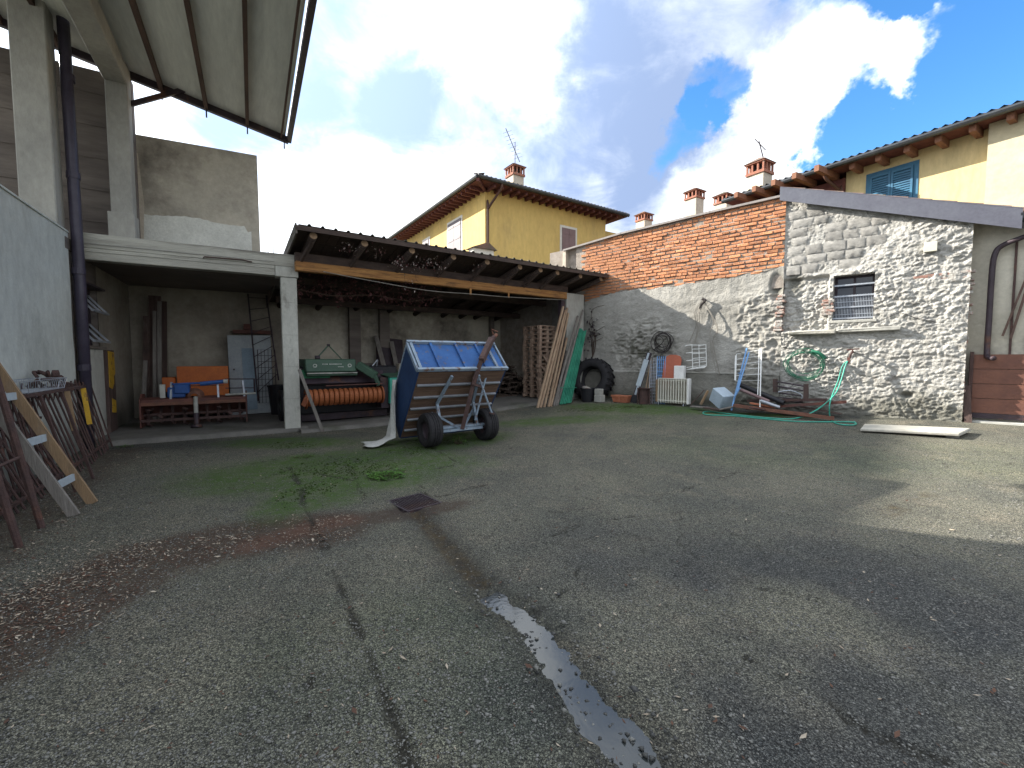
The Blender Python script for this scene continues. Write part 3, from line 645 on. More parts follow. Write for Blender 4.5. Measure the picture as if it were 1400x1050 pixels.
# coping
cp = MB()
us = [-.95, 0, 1.06, 2.2, 3.5, 5.10]
for a, b in zip(us[:-1], us[1:]):
    za, zb = float(topline(a)), float(topline(b)); cp.add([(a, -.07, za), (b-.006, -.07, zb), (b-.006, .45, zb), (a, .45, za), (a, -.07, za-.05), (b-.006, -.07, zb-.05), (b-.006, .45, zb-.05), (a, .45, za-.05)], [(0, 1, 2, 3), (7, 6, 5, 4), (0, 4, 5, 1), (1, 5, 6, 2), (2, 6, 7, 3), (3, 7, 4, 0)])
cp.build('coping', 'coping', bw)
# quoin of narrow bricks at the joint of the two walls
q0 = brick_mesh(3, L_=.17, Hh=.05, m='brick_old', seed=40)
for r in range(13): piece('brick', q0, bw, (5.08+rnd.uniform(-.045, .04), -.055+rnd.uniform(-.02, .02), 2.12+r*.064), (rnd.uniform(-.05, .05), rnd.uniform(-.07, .07), rnd.uniform(-.12, .12)), (rnd.uniform(.75, 1.25), 1, 1)) if r not in (4, 9) else None
# brick corner left end: white pipe vent stack where wall meets the yellow house
MB().box(-.98, -.86, -.03, .3, 3.9, 4.9).build('end_plaster', 'chimney_render', bw)

# ---------------- stone building on the right
sb = thing('stone_outbuilding', 'rough whitewashed stone outbuilding with a barred window and grey metal verge', 'building', W, (5.12, 0, 0))
HU0, HU1, HZ0, HZ1 = 6.04, 6.72, 2.30, 3.24
XR = 8.06                                                               # right-hand corner of the stone face
VA = W.hit(1076, 257, -.165); VB_ = W.hit(1373, 283, -.165)
VS = (VA[1]-VB_[1])/(VB_[0]-VA[0])
def vz(u): return VA[1]-(u-VA[0])*VS
def roofz(u): return vz(u)-.10
def disp_r(U, Z):
    d0 = cells(U*3.1+.4*fbm(U*4, Z*4, 1, 2), Z*5.2, 21)
    lump = np.clip((d0[1]-d0[0])*1.4, 0, .5)
    knob = (ridge(U*9+2.5*fbm(U*3, Z*3, 6, 2), Z*14-3*U, 29, 4)-.5)*.10
    drag = (ridge(U*4-2*Z, Z*13+2.2*U, 33, 3)-.5)*.045
    blk = smooth01((U-5.1)/.05)*smooth01((6.6-U+(Z-3.2)*1.0)/.6)*smooth01((Z-3.15)/.3)
    fl_ = (ridge(U*15+3*fbm(U*5, Z*5, 61, 2), Z*24-4*U, 39, 3)-.5)
    pat = smooth01(fbm(U*1.3, Z*1.6, 71, 3)*3-1.1)
    d = .004+(1-blk)*(.035*lump+(.25+.35*pat)*knob+.6*drag+(.02+.035*pat)*fl_)+blk*(.02*fbm(U*14, Z*20, 7, 3)-.03)+.03*(fbm(U*30, Z*30, 4, 3)-.3)
    d = d-.11*smooth01((5.98-U)/.03)*smooth01((Z-2.1)/.03)*smooth01((3.30-Z)/.08)   # recess left of the window
    d = d-.14*smooth01(1.25-np.hypot((U-7.28)/.10, (Z-.78)/.07))                     # small hole low down
    d = d-.06*smooth01(1.2-np.hypot((U-5.3)/.18, (Z-3.3)/.18))
    return d
sheet('stone_face', W, 5.12, XR, 0.05, 5.15, .0165, disp_r, 'stone_wall', sb, hole=(HU0, HU1, HZ0, HZ1), top=lambda u: roofz(u)-.02,
      dirt_dark=lambda U, Z: np.clip(smooth01((.75-Z+.3*fbm(U*3, Z*3, 5, 2))/.5)*.75+smooth01(1.2-np.hypot((U-5.32)/.2, (Z-3.2)/.35))*.8+.5*smooth01(1.2-np.hypot((U-7.5)/.5, (Z-.75)/.3))*fbm(U*8, Z*8, 6, 3), 0, 1))  # dirt low down; the hollow at upper left is coloured darker too
k = MB()
k.box(5.125, HU0-.001, .15, .5, -.1, 3.95).box(HU1+.001, XR, .15, .5, -.1, 3.75).box(HU0, HU1, .15, .5, -.1, HZ0-.001).box(HU0, HU1, .15, .5, HZ1+.001, 4.2)
k.build('wall_core', 'stone_wall', sb)
k = MB(); k.box(HU0-.03, HU0, -.01, .34, HZ0-.03, HZ1+.03).box(HU1, HU1+.03, -.01, .34, HZ0-.03, HZ1+.03).box(HU0, HU1, -.012, .34, HZ0-.03, HZ0).box(HU0, HU1, -.012, .34, HZ1, HZ1+.03)
k.build('reveal', 'stone_wall', sb)
# the squared blocks one can tell apart under the verge
BLK = []
for i in range(5):
    r = random.Random(i); mb = MB(); nx_, nz_ = 7, 4; V = []; F = []
    for b_ in range(nz_+1):
        for a_ in range(nx_+1):
            x = a_/nx_-.5; z = b_/nz_; ed = min(min(a_, nx_-a_)/1.5, min(b_, nz_-b_)/1.2, 1)
            V.append((x*.95, -.016*ed**.6-.016*r.random(), z*.93))
    for b_ in range(nz_):
        for a_ in range(nx_): n = b_*(nx_+1)+a_; F.append((n, n+1, n+nx_+2, n+nx_+1))
    BLK.append(rawmesh('block', V, F, 'block', True))
zr = 3.36; rr = 0
while zr < 5.0:
    hh = .17+.05*rnd.random(); u = 5.16+(.1 if rr % 2 else 0)
    while u < 7.6:
        w = rnd.uniform(.26, .40)
        if zr+hh < roofz(u+w)-.06 and u < 6.3+(zr-3.3)*.6 and rnd.random() < .82 and not (u+w > HU0-.08 and zr < HZ1+.07 and u < HU1+.08):
            piece('block', rnd.choice(BLK), sb, (u+w/2, .004+rnd.uniform(-.004, .012), zr), (0, rnd.uniform(-.035, .035), 0), (w, 1, hh))
        u += w+.012
    zr += hh+.012; rr += 1
for z_ in (2.14, 2.34, 2.56, 2.78, 2.98):
    for u_ in (5.36, 5.74): piece('block', rnd.choice(BLK), sb, (u_+rnd.uniform(-.04, .04), .115, z_), (0, 0, 0), (.36, 1, .19))
# bricks round the opening and up the broken corner
bo = [brick_mesh(i+20, L_=.20, Hh=.055, m='brick_old', seed=60) for i in range(4)]
for r in range(5): piece('brick', rnd.choice(bo), sb, (HU0-.07+rnd.uniform(-.02, .02), -.03, 2.42+r*.068))
zc = .35
while zc < 3.9:
    if not (3.18 < zc < 3.3): piece('brick', rnd.choice(bo), sb, (XR-.095+rnd.uniform(-.05, .02)-(.14 if zc > 3.35 else 0)+(.05 if 2.2 < zc < 3.1 else 0), .02, zc), (0, rnd.uniform(-.05, .05), rnd.uniform(-.1, .1)))
    zc += .075
for i in range(4): piece('brick', rnd.choice(bo), sb, (XR-.66+i*.19, -.02, 3.02+.01*i))
for i in range(3): piece('brick', rnd.choice(bo), sb, (XR-.46+i*.19, -.02, 2.95))
MB().box(XR-.10, XR+.0, .05, .42, .0, 3.75).build('corner_core', 'brick_old', sb)
# stone shelf and sill under the window
V = []
k = MB(); k.box(5.28, 6.12, -.24, .02, 2.01, 2.09); k.V = [(x+rnd.uniform(-.02, .02), y+rnd.uniform(-.03, .03), z+rnd.uniform(-.015, .015)) for x, y, z in k.V]; k.build('shelf_stone', 'slab_stone', sb, bevel=.015)
k = MB(); k.box(6.14, 7.15, -.15, .02, 2.05, 2.12); k.V = [(x+rnd.uniform(-.02, .02), y+rnd.uniform(-.02, .02), z+rnd.uniform(-.015, .015)) for x, y, z in k.V]; k.build('shelf_stone', 'concrete', sb, bevel=.015)
k = MB(); k.box(5.98, 6.78, -.06, .1, HZ0-.06, HZ0-.001); k.build('window_sill', 'concrete', sb, bevel=.01)
# window: dark frame, panes, bars, wire grille
wd = MB().box(HU0, HU1, .22, .26, HZ0, HZ0+.05).box(HU0, HU1, .22, .26, HZ1-.05, HZ1).box(HU0, HU0+.05, .22, .26, HZ0+.05, HZ1-.05).box(HU1-.05, HU1, .22, .26, HZ0+.05, HZ1-.05).box((HU0+HU1)/2-.02, (HU0+HU1)/2+.02, .215, .255, HZ0+.05, HZ1-.05).build('window', 'steel_dark', sb)
for a, b in ((HU0+.05, (HU0+HU1)/2-.02), ((HU0+HU1)/2+.02, HU1-.05)): MB().box(a, b, .235, .245, HZ0+.05, HZ1-.05).build('pane', 'glass_dark', wd, off=OFF[sb])
barh = MB().box(HU0, HU1, .045, .065, 0, .028).build('bar', 'galv', sb, off=Vector((HU0, 0, 0))); barh.location = Vector((HU0, 0, HZ0+.03))-OFF[sb]
for z_ in (HZ0+.26, HZ0+.49, HZ0+.72): piece('bar', barh, sb, (HU0, 0, z_))
gm = MB()
for i in range(26): u = HU0+.02+i*(HU1-HU0-.04)/25; gm.box(u-.004, u+.004, .072, .080, HZ0+.01, HZ0+.53)
for z_ in (HZ0+.12, HZ0+.38): gm.box(HU0+.01, HU1-.01, .066, .072, z_, z_+.01)
gm.build('wire_grille', 'galv', sb)
# metal verge flashing, tiles peeping over it, gutter end
fl = MB(); u0, u1 = 5.02, 8.62
fl.add([(u0, -.15, vz(u0)), (u1, -.15, vz(u1)), (u1, -.15, vz(u1)-.33), (u0, -.15, vz(u0)-.28), (u0, -.165, vz(u0)), (u1, -.165, vz(u1)), (u1, -.165, vz(u1)-.33), (u0, -.165, vz(u0)-.28)], [(0, 1, 2, 3), (7, 6, 5, 4), (0, 4, 5, 1), (1, 5, 6, 2), (2, 6, 7, 3), (3, 7, 4, 0)])
fl.build('verge_flashing', 'flashing', sb)
fl = MB(); fl.add([(u0, -.165, vz(u0)+.003), (u1, -.165, vz(u1)+.003), (u1, .55, vz(u1)+.02), (u0, .55, vz(u0)+.02), (u0, -.165, vz(u0)+.018), (u1, -.165, vz(u1)+.018), (u1, .55, vz(u1)+.035), (u0, .55, vz(u0)+.035)], [(0, 1, 2, 3), (7, 6, 5, 4), (0, 4, 5, 1), (1, 5, 6, 2), (2, 6, 7, 3), (3, 7, 4, 0)]).build('verge_cap', 'flashing', sb)
fl = MB(); fl.add([(u0, .55, vz(u0)), (9.6, .55, vz(9.6)), (9.6, 5, vz(9.6)), (u0, 5, vz(u0)), (u0, .55, vz(u0)-.1), (9.6, .55, vz(9.6)-.1), (9.6, 5, vz(9.6)-.1), (u0, 5, vz(u0)-.1)], [(0, 1, 2, 3), (7, 6, 5, 4), (0, 4, 5, 1), (1, 5, 6, 2), (2, 6, 7, 3), (3, 7, 4, 0)]); fl.build('roof', 'fibre_cement', sb)
tm = MB(); tm.lathe((0, 0, 0), (1, 0, -.405), [(.06, -.2), (.075, .2)], 10); tme = tm.build('roof_tile', 'tile', None, off=Vector((0, 0, 0))); tmd = tme.data; bpy.data.objects.remove(tme)
for i in range(11): piece('roof_tile', tmd, sb, (5.25+i*.34, .12, vz(5.25+i*.34)+.03), (0, math.atan(VS)-math.atan(.405), 0))
# recessed entrance beyond the corner: pale wall, pipe, hanging rods, rusty plank gate
XE = 10.6; RV = .30
k = MB(); k.box(XR-.002, XE, RV, RV+.3, -.1, 4.02).build('back_wall', 'pale_wall', sb)
k = MB(); k.add([(8.62, -.13, 3.80), (8.62, .0, 3.72), (8.62, .1, 3.8), (10.2, -.13, 3.80), (10.2, .0, 3.72), (10.2, .1, 3.8)], [(0, 3, 4, 1), (1, 4, 5, 2), (0, 1, 2), (3, 5, 4)]); k.build('gutter', 'flashing', sb)
k = MB(); pr = [(0, .10), (-.03, .02), (0, -.05), (.06, -.09), (.13, -.08), (.19, -.02), (.20, .07)]
V = []; F = []
for j, uu in enumerate((8.60, 10.4)):
    for x, y in pr: V.append((uu, -.17-x+.2, vz(8.6)-.14+y))
n_ = len(pr)
for i in range(n_-1): F.append((i, i+1, i+1+n_, i+n_))
k.add(V, F).build('eaves_gutter', 'gutter_metal', sb)
MB().tube(spline([(8.95, -.02, 3.68), (8.7, .08, 3.60), (8.44, .18, 3.50), (8.36, .2, 3.35), (8.34, .2, 3.0), (8.34, .2, 2.2), (8.34, .2, 1.62), (8.36, .14, 1.52), (8.42, .05, 1.50)], 5), .042, 10).build('downpipe', 'steel_dark', sb, smooth=True)
for u_, z0_, z1_, w_ in ((8.61, 1.3, 3.60, .03), (8.84, 1.3, 3.55, .035), (9.02, 1.3, 3.5, .03), (9.4, 1.3, 3.5, .03)):
    MB().box(u_, u_+w_, RV-.04, RV-.01, z0_, z1_).build('hanging_rod', 'rust', sb)
MB().beam((8.88, RV-.06, 3.35), (8.62, RV-.06, 1.85), .035, .02, (0, 1, 0)).beam((8.80, RV-.075, 3.1), (8.52, RV-.075, 1.9), .03, .02, (0, 1, 0)).build('hanging_rod', 'purlin_wood', sb)
gt = thing('plank_gate', 'low rusty brown metal gate of wide horizontal boards beside the stone corner', 'gate', W, (8.14, .2, .33))
gp_ = MB().box(8.17, 10.3, .20, .225, 0, .262).build('gate_board', 'gate_rust', None, off=Vector((8.17, .2, 0))); gp_.parent = gt; gp_.location = Vector((8.17, .2, .50))-OFF[gt]
for i in (1, 2, 3): piece('gate_board', gp_, gt, (8.17, .2+.004*i, .50+i*.27))
MB().box(8.13, 8.18, .17, .235, .30, 1.62).build('gate_post', 'rust', gt); MB().box(8.17, 10.3, .196, .199, .40, .495).build('bottom_rail', 'steel_dark', gt)
one('leaning_board', 'short grey wooden board leaning in the corner beside the rusty gate', 'board', W, MB().beam((8.14, -.02, .32), (8.10, .10, 1.0), .10, .025), 'old_board', (8.14, 0, .3))
MB().box(8.1, 10.5, .02, .5, .26, .36).build('threshold', 'concrete_light', sb)
one('wall_tile', 'small square cream tile set high in the stone wall', 'tile', W, MB().box(7.42, 7.60, -.115, -.02, 3.50, 3.68), 'cream_tile', (7.42, 0, 3.5), bevel=.004)
# ================================================================ LEFT WALL, BARN, CONCRETE SHED
UW = -2.45
lw = thing('yard_wall', 'long pale grey rendered wall on the left with ladders leaning on it', 'wall', L, (UW, 9.66, 0))
MB().box(UW-.30, UW-.02, -5, 9.64, -.1, 3.49).build('wall_core', 'left_render', lw)
def wsheet(name, fr, axis, c, a0, a1, z0, z1, amp, m, parent, res=.08, sgn=1):    # gently uneven plaster skin
    n1, n2 = int((a1-a0)/res)+2, int((z1-z0)/res)+2; A, Z = np.meshgrid(np.linspace(a0, a1, n1), np.linspace(z0, z1, n2))
    D = c+sgn*amp*(fbm(A*1.3, Z*1.3, 5, 4)-.2)
    V = np.stack([D, A, Z] if axis == 0 else [A, D, Z], -1).reshape(-1, 3); off = OFF.get(parent) or Vector((0, 0, 0)); V = V-np.array(off)
    i = (np.arange(n2-1)[:, None]*n1+np.arange(n1-1)[None]).ravel(); F = np.stack([i, i+1, i+n1+1, i+n1], -1)
    me = rawmesh(name, V, F, m, True); fattr(me, 'dirt_dark', np.clip((.45-Z+.7*fbm(A*2, Z*2, 8, 4))/.7, 0, 1)*.7); o = bpy.data.objects.new(name, me); col.objects.link(o); o.parent = parent; return o
wsheet('render', L, 0, UW-.01, -5, 9.64, -.1, 3.505, .02, 'left_render', lw)
MB().add([(UW-.32, -5, 3.48), (UW+.012, -5, 3.48), (UW+.012, 9.66, 3.48), (UW-.32, 9.66, 3.48), (UW-.31, -5, 3.53), (UW+.0, -5, 3.515), (UW+.0, 9.66, 3.515), (UW-.31, 9.66, 3.53)], [(0, 1, 2, 3), (4, 7, 6, 5), (0, 4, 5, 1), (1, 5, 6, 2), (2, 6, 7, 3), (3, 7, 4, 0)]).build('coping', 'left_render', lw)

VB = 10.5
UT, ZT = L.hit(393, 188, VB); U0, Z0_ = L.hit(0, 25, VB); SL = (Z0_-ZT)/(UT-U0)
def rz(u): return ZT+SL*(UT-u)
bn = thing('barn', 'tall open barn with concrete columns and a pale sheet roof jutting over the yard', 'barn', L, (-2.0, VB, 0))
VN = 5.35                                              # near edge of the roof
c1 = MB().box(-2.90, -2.50, 9.40, 9.74, 0, 7.2).build('column', 'concrete', bn, bevel=.015)
MB().box(-2.02, -1.72, 10.14, 10.44, 3.585, rz(-1.72)-.02).build('column', 'concrete', bn, bevel=.015)
MB().box(-2.06, -1.70, 10.10, 10.46, 3.59, 4.02).build('column_foot', 'concrete', bn, bevel=.01)
MB().box(-2.03, -1.71, VN+.05, 10.13, rz(-1.72)-.40, rz(-1.72)-.10).build('edge_beam', 'concrete', bn, bevel=.015)
MB().box(-9.0, -1.73, 10.52, 10.72, 3.2, 6.50).build('rear_wall', 'brown_concrete', bn)
for k in range(5): MB().box(-9.0, -2.07, 10.505, 10.515, 3.9+.55*k, 3.93+.55*k).build('formwork_line', 'brown_concrete', bn)
pur = [-5.31+.67*i for i in range(10)]; pur[-1] = UT-.03
pb = MB().beam((0, VN, 0), (0, VB+.02, 0), .06, .12).build('purlin', 'purlin_wood', None, off=Vector((0, 0, 0))); pb.parent = bn; pb.location = Vector((pur[0], 0, rz(pur[0])-.06))-OFF[bn]
for u in pur[1:-1]: piece('purlin', pb, bn, (u, 0, rz(u)-.06))
for i in range(len(pur)-1):
    a, b = pur[i]+.0, pur[i+1]-.008; k = MB()
    k.add([(a, VN, rz(a)+.012), (b, VN, rz(b)+.012), (b, VB+.05, rz(b)+.012), (a, VB+.05, rz(a)+.012), (a, VN, rz(a)+.05), (b, VN, rz(b)+.05), (b, VB+.05, rz(b)+.05), (a, VB+.05, rz(a)+.05)], [(0, 3, 2, 1), (4, 5, 6, 7), (0, 1, 5, 4), (1, 2, 6, 5), (2, 3, 7, 6), (3, 0, 4, 7)])
    k.build('roof_panel', 'white_sheet', bn)
MB().beam((-9, VB-.02, rz(-9)-.07), (UT+.02, VB-.02, rz(UT)-.07), .09, .12).build('gable_beam', 'steel_dark', bn)
MB().beam((-9, VN-.05, rz(-9)-.06), (UT+.02, VN-.05, rz(UT)-.06), .09, .18).build('gable_beam', 'steel_dark', bn)
MB().beam((UT+.03, VN-.1, ZT-.02), (UT+.03, VB+.03, ZT-.02), .08, .15).build('eave_beam', 'steel_dark', bn)
MB().beam((UT-.12, VN, ZT-.05), (UT-.12, VB, ZT-.05), .03, .05).build('eave_rail', 'purlin_wood', bn)
us_, zs_ = L.hit(183, 148, VB); ue_, ze_ = L.hit(262, 124, VB)
MB().beam((us_-.05, VB-.10, zs_), (ue_, VB-.10, ze_), .05, .08).build('strut', 'steel_dark', bn)
for u in (-1.29, -.62, .05, .7): MB().box(u-.012, u+.012, VB-.03, VB, rz(u)-.26, rz(u)-.13).build('bolt', 'steel_dark', bn)
# black downpipe in front of the nearer column
dp = MB(); dp.tube([(-2.36, 9.72, .02), (-2.36, 9.72, 2.6), (-2.37, 9.70, 5.2), (-2.38, 9.68, 7.4)], .075, 14)
dpo = dp.build('downpipe', 'pipe_dark', bn, smooth=True)
for z in (1.35, 2.9, 4.4, 5.9): MB().tube([(-2.365, 9.71, z-.05), (-2.365, 9.71, z+.05)], .087, 14).build('pipe_joint', 'pipe_dark', dpo, off=OFF[bn])

gw = thing('gable_wall', 'bare tan concrete wall with a pale render patch rising behind the shed roof', 'wall', L, (.2, 10.75, 0))
MB().add([(-1.74, 10.75, 3.3), (.215, 10.75, 3.3), (.205, 10.75, 5.70), (-1.74, 10.75, 5.64), (-1.74, 10.98, 3.3), (.215, 10.98, 3.3), (.205, 10.98, 5.70), (-1.74, 10.98, 5.64)], [(0, 1, 2, 3), (7, 6, 5, 4), (0, 4, 5, 1), (1, 5, 6, 2), (2, 6, 7, 3), (3, 7, 4, 0)]).build('wall_core', 'tan_wall', gw)
U, = [np.linspace(-1.74, .06, 30)]; pt = [(u, 4.22+.03*math.sin(u*5)+.02*rnd.random()-(.12 if u > -.03 else 0)) for u in U]
MB().prism([(-1.74, 3.4)]+[(.06, 3.4)]+pt[::-1], 1, 10.742, 10.76).build('render_patch', 'grey_patch', gw)
MB().prism([(-1.74, 3.4), (-1.70, 3.4), (-1.66, 4.4), (-1.69, 4.8), (-1.72, 5.3), (-1.74, 5.3)], 1, 10.739, 10.755).build('render_patch', 'chimney_render', gw)
k = MB().tube([(.36, 10.9, 3.4), (.36, 10.9, 4.02)], .008, 5); one('steel_bar', 'left of two thin steel bars sticking up behind the corner post', 'bar', L, k, 'rust', (.36, 10.9, 3.4), group='reinforcement bars')
k = MB().tube([(.46, 10.9, 3.4), (.46, 10.9, 4.0)], .008, 5); one('steel_bar', 'right of two thin steel bars sticking up behind the corner post', 'bar', L, k, 'rust', (.46, 10.9, 3.4), group='reinforcement bars')

cs = thing('concrete_shed', 'flat-roofed concrete shed with one square corner post, open to the yard', 'shed', L, (.65, 9.95, 0))
post = MB().box(.53, .82, 9.95, 10.22, -.05, 3.12).build('post', 'concrete_light', cs, bevel=.012)
for z in (.68, 1.33, 1.97, 2.62): MB().box(.522, .828, 9.944, 10.226, z, z+.008).build('formwork_line', 'concrete', cs)
MB().box(.44, .85, 9.93, 10.24, 3.125, 3.33).build('post_head', 'concrete_light', cs, bevel=.01)
k = MB().box(-2.44, .85, 9.94, 10.18, 3.335, 3.575).box(-2.44, .435, 9.945, 10.17, 3.14, 3.333).build('front_beam', 'board_marked', cs, bevel=.008)
MB().box(-2.44, .43, 9.925, 9.94, 3.40, 3.415).box(-2.44, .43, 9.93, 9.945, 3.27, 3.275).build('formwork_line', 'concrete', cs)
MB().tube([(-.72, 9.91, 3.335), (-.70, 9.90, 3.36), (-.1, 9.90, 3.37), (.05, 9.91, 3.35)], .012, 6).build('hanging_bar', 'rust', cs)
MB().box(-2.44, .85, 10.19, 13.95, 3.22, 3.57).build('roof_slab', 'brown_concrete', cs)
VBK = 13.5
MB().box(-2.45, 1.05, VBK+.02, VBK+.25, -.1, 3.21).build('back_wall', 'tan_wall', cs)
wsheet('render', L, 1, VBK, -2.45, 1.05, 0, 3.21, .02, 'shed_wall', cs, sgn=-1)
# side wall, with a hopper window, continuing the yard wall
WV0, WV1, WZ0, WZ1 = 9.95, 11.05, 1.72, 2.75
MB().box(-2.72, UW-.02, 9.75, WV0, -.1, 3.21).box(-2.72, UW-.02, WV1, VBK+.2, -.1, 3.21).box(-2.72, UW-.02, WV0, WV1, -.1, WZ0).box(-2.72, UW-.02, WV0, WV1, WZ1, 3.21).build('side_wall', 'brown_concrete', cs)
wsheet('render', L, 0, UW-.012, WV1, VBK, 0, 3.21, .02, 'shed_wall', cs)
wn = MB().box(-2.6, -2.56, WV0, WV1, WZ0, WZ0+.05).box(-2.6, -2.56, WV0, WV1, WZ1-.05, WZ1).box(-2.6, -2.56, WV0, WV0+.05, WZ0, WZ1).box(-2.6, -2.56, WV1-.05, WV1, WZ0, WZ1).box(-2.6, -2.56, (WV0+WV1)/2-.02, (WV0+WV1)/2+.02, WZ0, WZ1).build('window', 'steel_dark', cs)
for z in (WZ0+.30, WZ0+.82):
    h = MB(); v0, v1 = WV0+.08, WV1-.06
    a, b = (-2.56, z+.10), (-2.30, z-.22)
    for v in (v0, v1-.03, (v0+v1)/2): h.beam((a[0], v, a[1]), (b[0], v, b[1]), .03, .03)
    h.beam((b[0], v0, b[1]), (b[0], v1, b[1]), .035, .035).beam((a[0], v0, a[1]), (a[0], v1, a[1]), .03, .03)
    s_ = h.build('hopper_sash', 'galv', wn, off=OFF[cs])
MB().box(-2.6, UW+.10, WV0-.05, WV1+.05, WZ1+.005, WZ1+.04).build('window_lintel', 'steel_dark', cs)
MB().box(-2.55, UW+.08, WV0-.03, WV1+.05, WZ0-.05, WZ0-.005).build('window_sill', 'brown_concrete', cs)
def slab_sheet(name, fr, u0, u1, v0, v1, dz, m, parent, edge=.12):
    n1, n2 = int((u1-u0)/.25)+2, int((v1-v0)/.25)+2; A, B = np.meshgrid(np.linspace(u0, u1, n1), np.linspace(v0, v1, n2))
    X = fr.o[0]+fr.u[0]*A+fr.v[0]*B; Y = fr.o[1]+fr.u[1]*A+fr.v[1]*B; Z = gz(X, Y)+dz+.008*(fbm(A*2, B*2, 3, 3)-.5)
    V = np.stack([A, B, Z], -1).reshape(-1, 3).tolist(); F = [(r*n1+c, r*n1+c+1, (r+1)*n1+c+1, (r+1)*n1+c) for r in range(n2-1) for c in range(n1-1)]
    n = len(V); V += [(v[0], v[1]-.03*rnd.random(), v[2]-edge) for v in V[:n1]]; F += [(c, n+c, n+c+1, c+1) for c in range(n1-1)]
    off = OFF.get(parent) or Vector((0, 0, 0)); me = rawmesh(name, np.array(V)-np.array(off), F, m, False); o = bpy.data.objects.new(name, me); col.objects.link(o); o.parent = parent; return o
slab_sheet('floor_slab', L, -2.44, .95, 9.9, VBK, .075, 'shed_floor', cs)
one('grey_door_leaf', 'narrow pale grey door leaf standing behind the black downpipe', 'door', L, MB().box(UW+.01, UW+.05, 10.0, 10.98, .02, 1.66).box(UW+.048, UW+.06, 10.1, 10.85, .15, .75).box(UW+.048, UW+.06, 10.1, 10.85, .88, 1.52), 'concrete_light', (UW, 10.5, 0), bevel=.004)
ys = thing('painted_board', 'upright dark board with flaking yellow paint beside the grey door leaf', 'board', L, (UW+.06, 11.35, 0))
MB().box(UW+.02, UW+.07, 11.12, 11.62, .02, 1.66).build('board', 'old_board', ys)
k = MB(); k.prism([(11.16, .95), (11.35, .90), (11.48, 1.0), (11.50, 1.15), (11.60, 1.2), (11.58, 1.62), (11.18, 1.64)], 0, UW+.072, UW+.080).prism([(11.28, .45), (11.55, .42), (11.56, .66), (11.30, .72)], 0, UW+.072, UW+.080).build('paint_flake', 'yellow_paint', ys)

# ================================================================ LEAN-TO
lt = thing('lean_to', 'open timber lean-to with a corrugated roof on round log rafters', 'shed', S, (3.6, 0, 0))
VE, ZE, SR = -.66, 3.95, -.205
def lz(v): return ZE+SR*(v-VE)
ridge_p = .235
def roof_sheet(u0, u1):
    us = []; 
    n = int(round((u1-u0)/ridge_p))
    for i in range(n):
        a = u0+i*ridge_p; us += [(a, 0), (a+.150, 0), (a+.168, .032), (a+.205, .032), (a+.223, 0)]
    us.append((u1, 0)); V = []; F = []
    for v in (VE, 1.4, 3.98):
        for dz in (0, .012): V += [(a, v, lz(v)+b+dz) for a, b in us]
    k = len(us)
    for r in range(2):
        for t in (0, 1):
            for i in range(k-1): s0 = (r*2+t)*k; F.append((s0+i, s0+i+1, s0+i+1+2*k, s0+i+2*k))
    for i in range(k-1): F.append((i, i+1, i+1+k, i+k))
    return MB().add(V, F)
u = -.05
rs = roof_sheet(0, 4*ridge_p).build('roof_sheet', 'fibre_cement', None, off=Vector((0, 0, 0))); rs.parent = lt; rs.location = Vector((u, 0, 0))-OFF[lt]
for i in range(1, 9): piece('roof_sheet', rs, lt, (u+i*4*ridge_p, 0, .002*(i % 2)))
bd0 = MB().beam((0, VE+.04, lz(VE)-.022), (0, 3.9, lz(3.9)-.022), .19, .02).build('roof_board', 'dark_wood', None, off=Vector((0, 0, 0))); bd0.parent = lt; bd0.location = Vector((.05, 0, 0))-OFF[lt]
for i in range(1, 42): piece('roof_board', bd0, lt, (.05+i*.198, 0, rnd.uniform(-.004, .004)))
RAF = [.22, 1.18, 2.19, 3.19, 4.10, 5.08, 5.75, 6.34, 7.2, 8.03]
rf = MB().tube([(0, -.56, lz(-.56)-.115), (0, 3.85, lz(3.85)-.115)], .072, 12).build('rafter', 'dark_wood', None, smooth=True, off=Vector((0, 0, 0))); rf.parent = lt; rf.location = Vector((RAF[0], 0, 0))-OFF[lt]
le = MB().disc((0, -.563, lz(-.56)-.115), (0, 1, -.2), .068, .006, 14).build('log_end', 'log_end', rf, off=Vector((0, 0, 0)))
for u in RAF[1:]:
    o = piece('rafter', rf, lt, (u, 0, 0)); e = bpy.data.objects.new('log_end', le.data); col.objects.link(e); e.parent = o
MB().box(-.1, 8.2, VE-.02, VE+.0, lz(VE)-.10, lz(VE)-.014).build('fascia', 'dark_wood', lt)
MB().beam((-.09, VE, lz(VE)-.07), (-.09, 3.95, lz(3.95)-.07), .03, .20).build('verge_board', 'fibre_cement', lt)
MB().box(0, 7.22, .0, .16, 3.235, 3.425).build('front_beam', 'beam_wood', lt, bevel=.01)
MB().box(0, 7.3, .06, .15, 3.43, 3.60).build('wall_plate', 'dark_wood', lt)
for u in RAF[:-2]: MB().beam((u, -.42, lz(-.42)-.17), (u-.12, .02, 3.44), .05, .07).build('bracket', 'dark_wood', lt)
for v in (1.4, 2.8): MB().box(0, 7.6, v, v+.12, lz(v)-.34, lz(v)-.19).build('purlin', 'dark_wood', lt)
MB().box(7.22, 7.93, .02, .34, -.05, 3.42).build('pillar', 'concrete', lt, bevel=.012)
MB().box(7.05, 7.19, .06, .2, .1, 3.23).build('prop', 'steel_dark', lt)
MB().box(.3, 8.6, 3.82, 4.05, -.1, 3.25).build('back_wall', 'tan_wall', lt)
wsheet('render', S, 1, 3.8, .3, 8.6, 0, 3.2, .025, 'tan_wall', lt, sgn=-1)
for a, b in ((2.0, 2.32), (2.9, 3.2), (6.9, 7.05)): MB().box(a, b, 3.62, 3.775, 0, 3.0).build('pilaster', 'brown_concrete', lt)
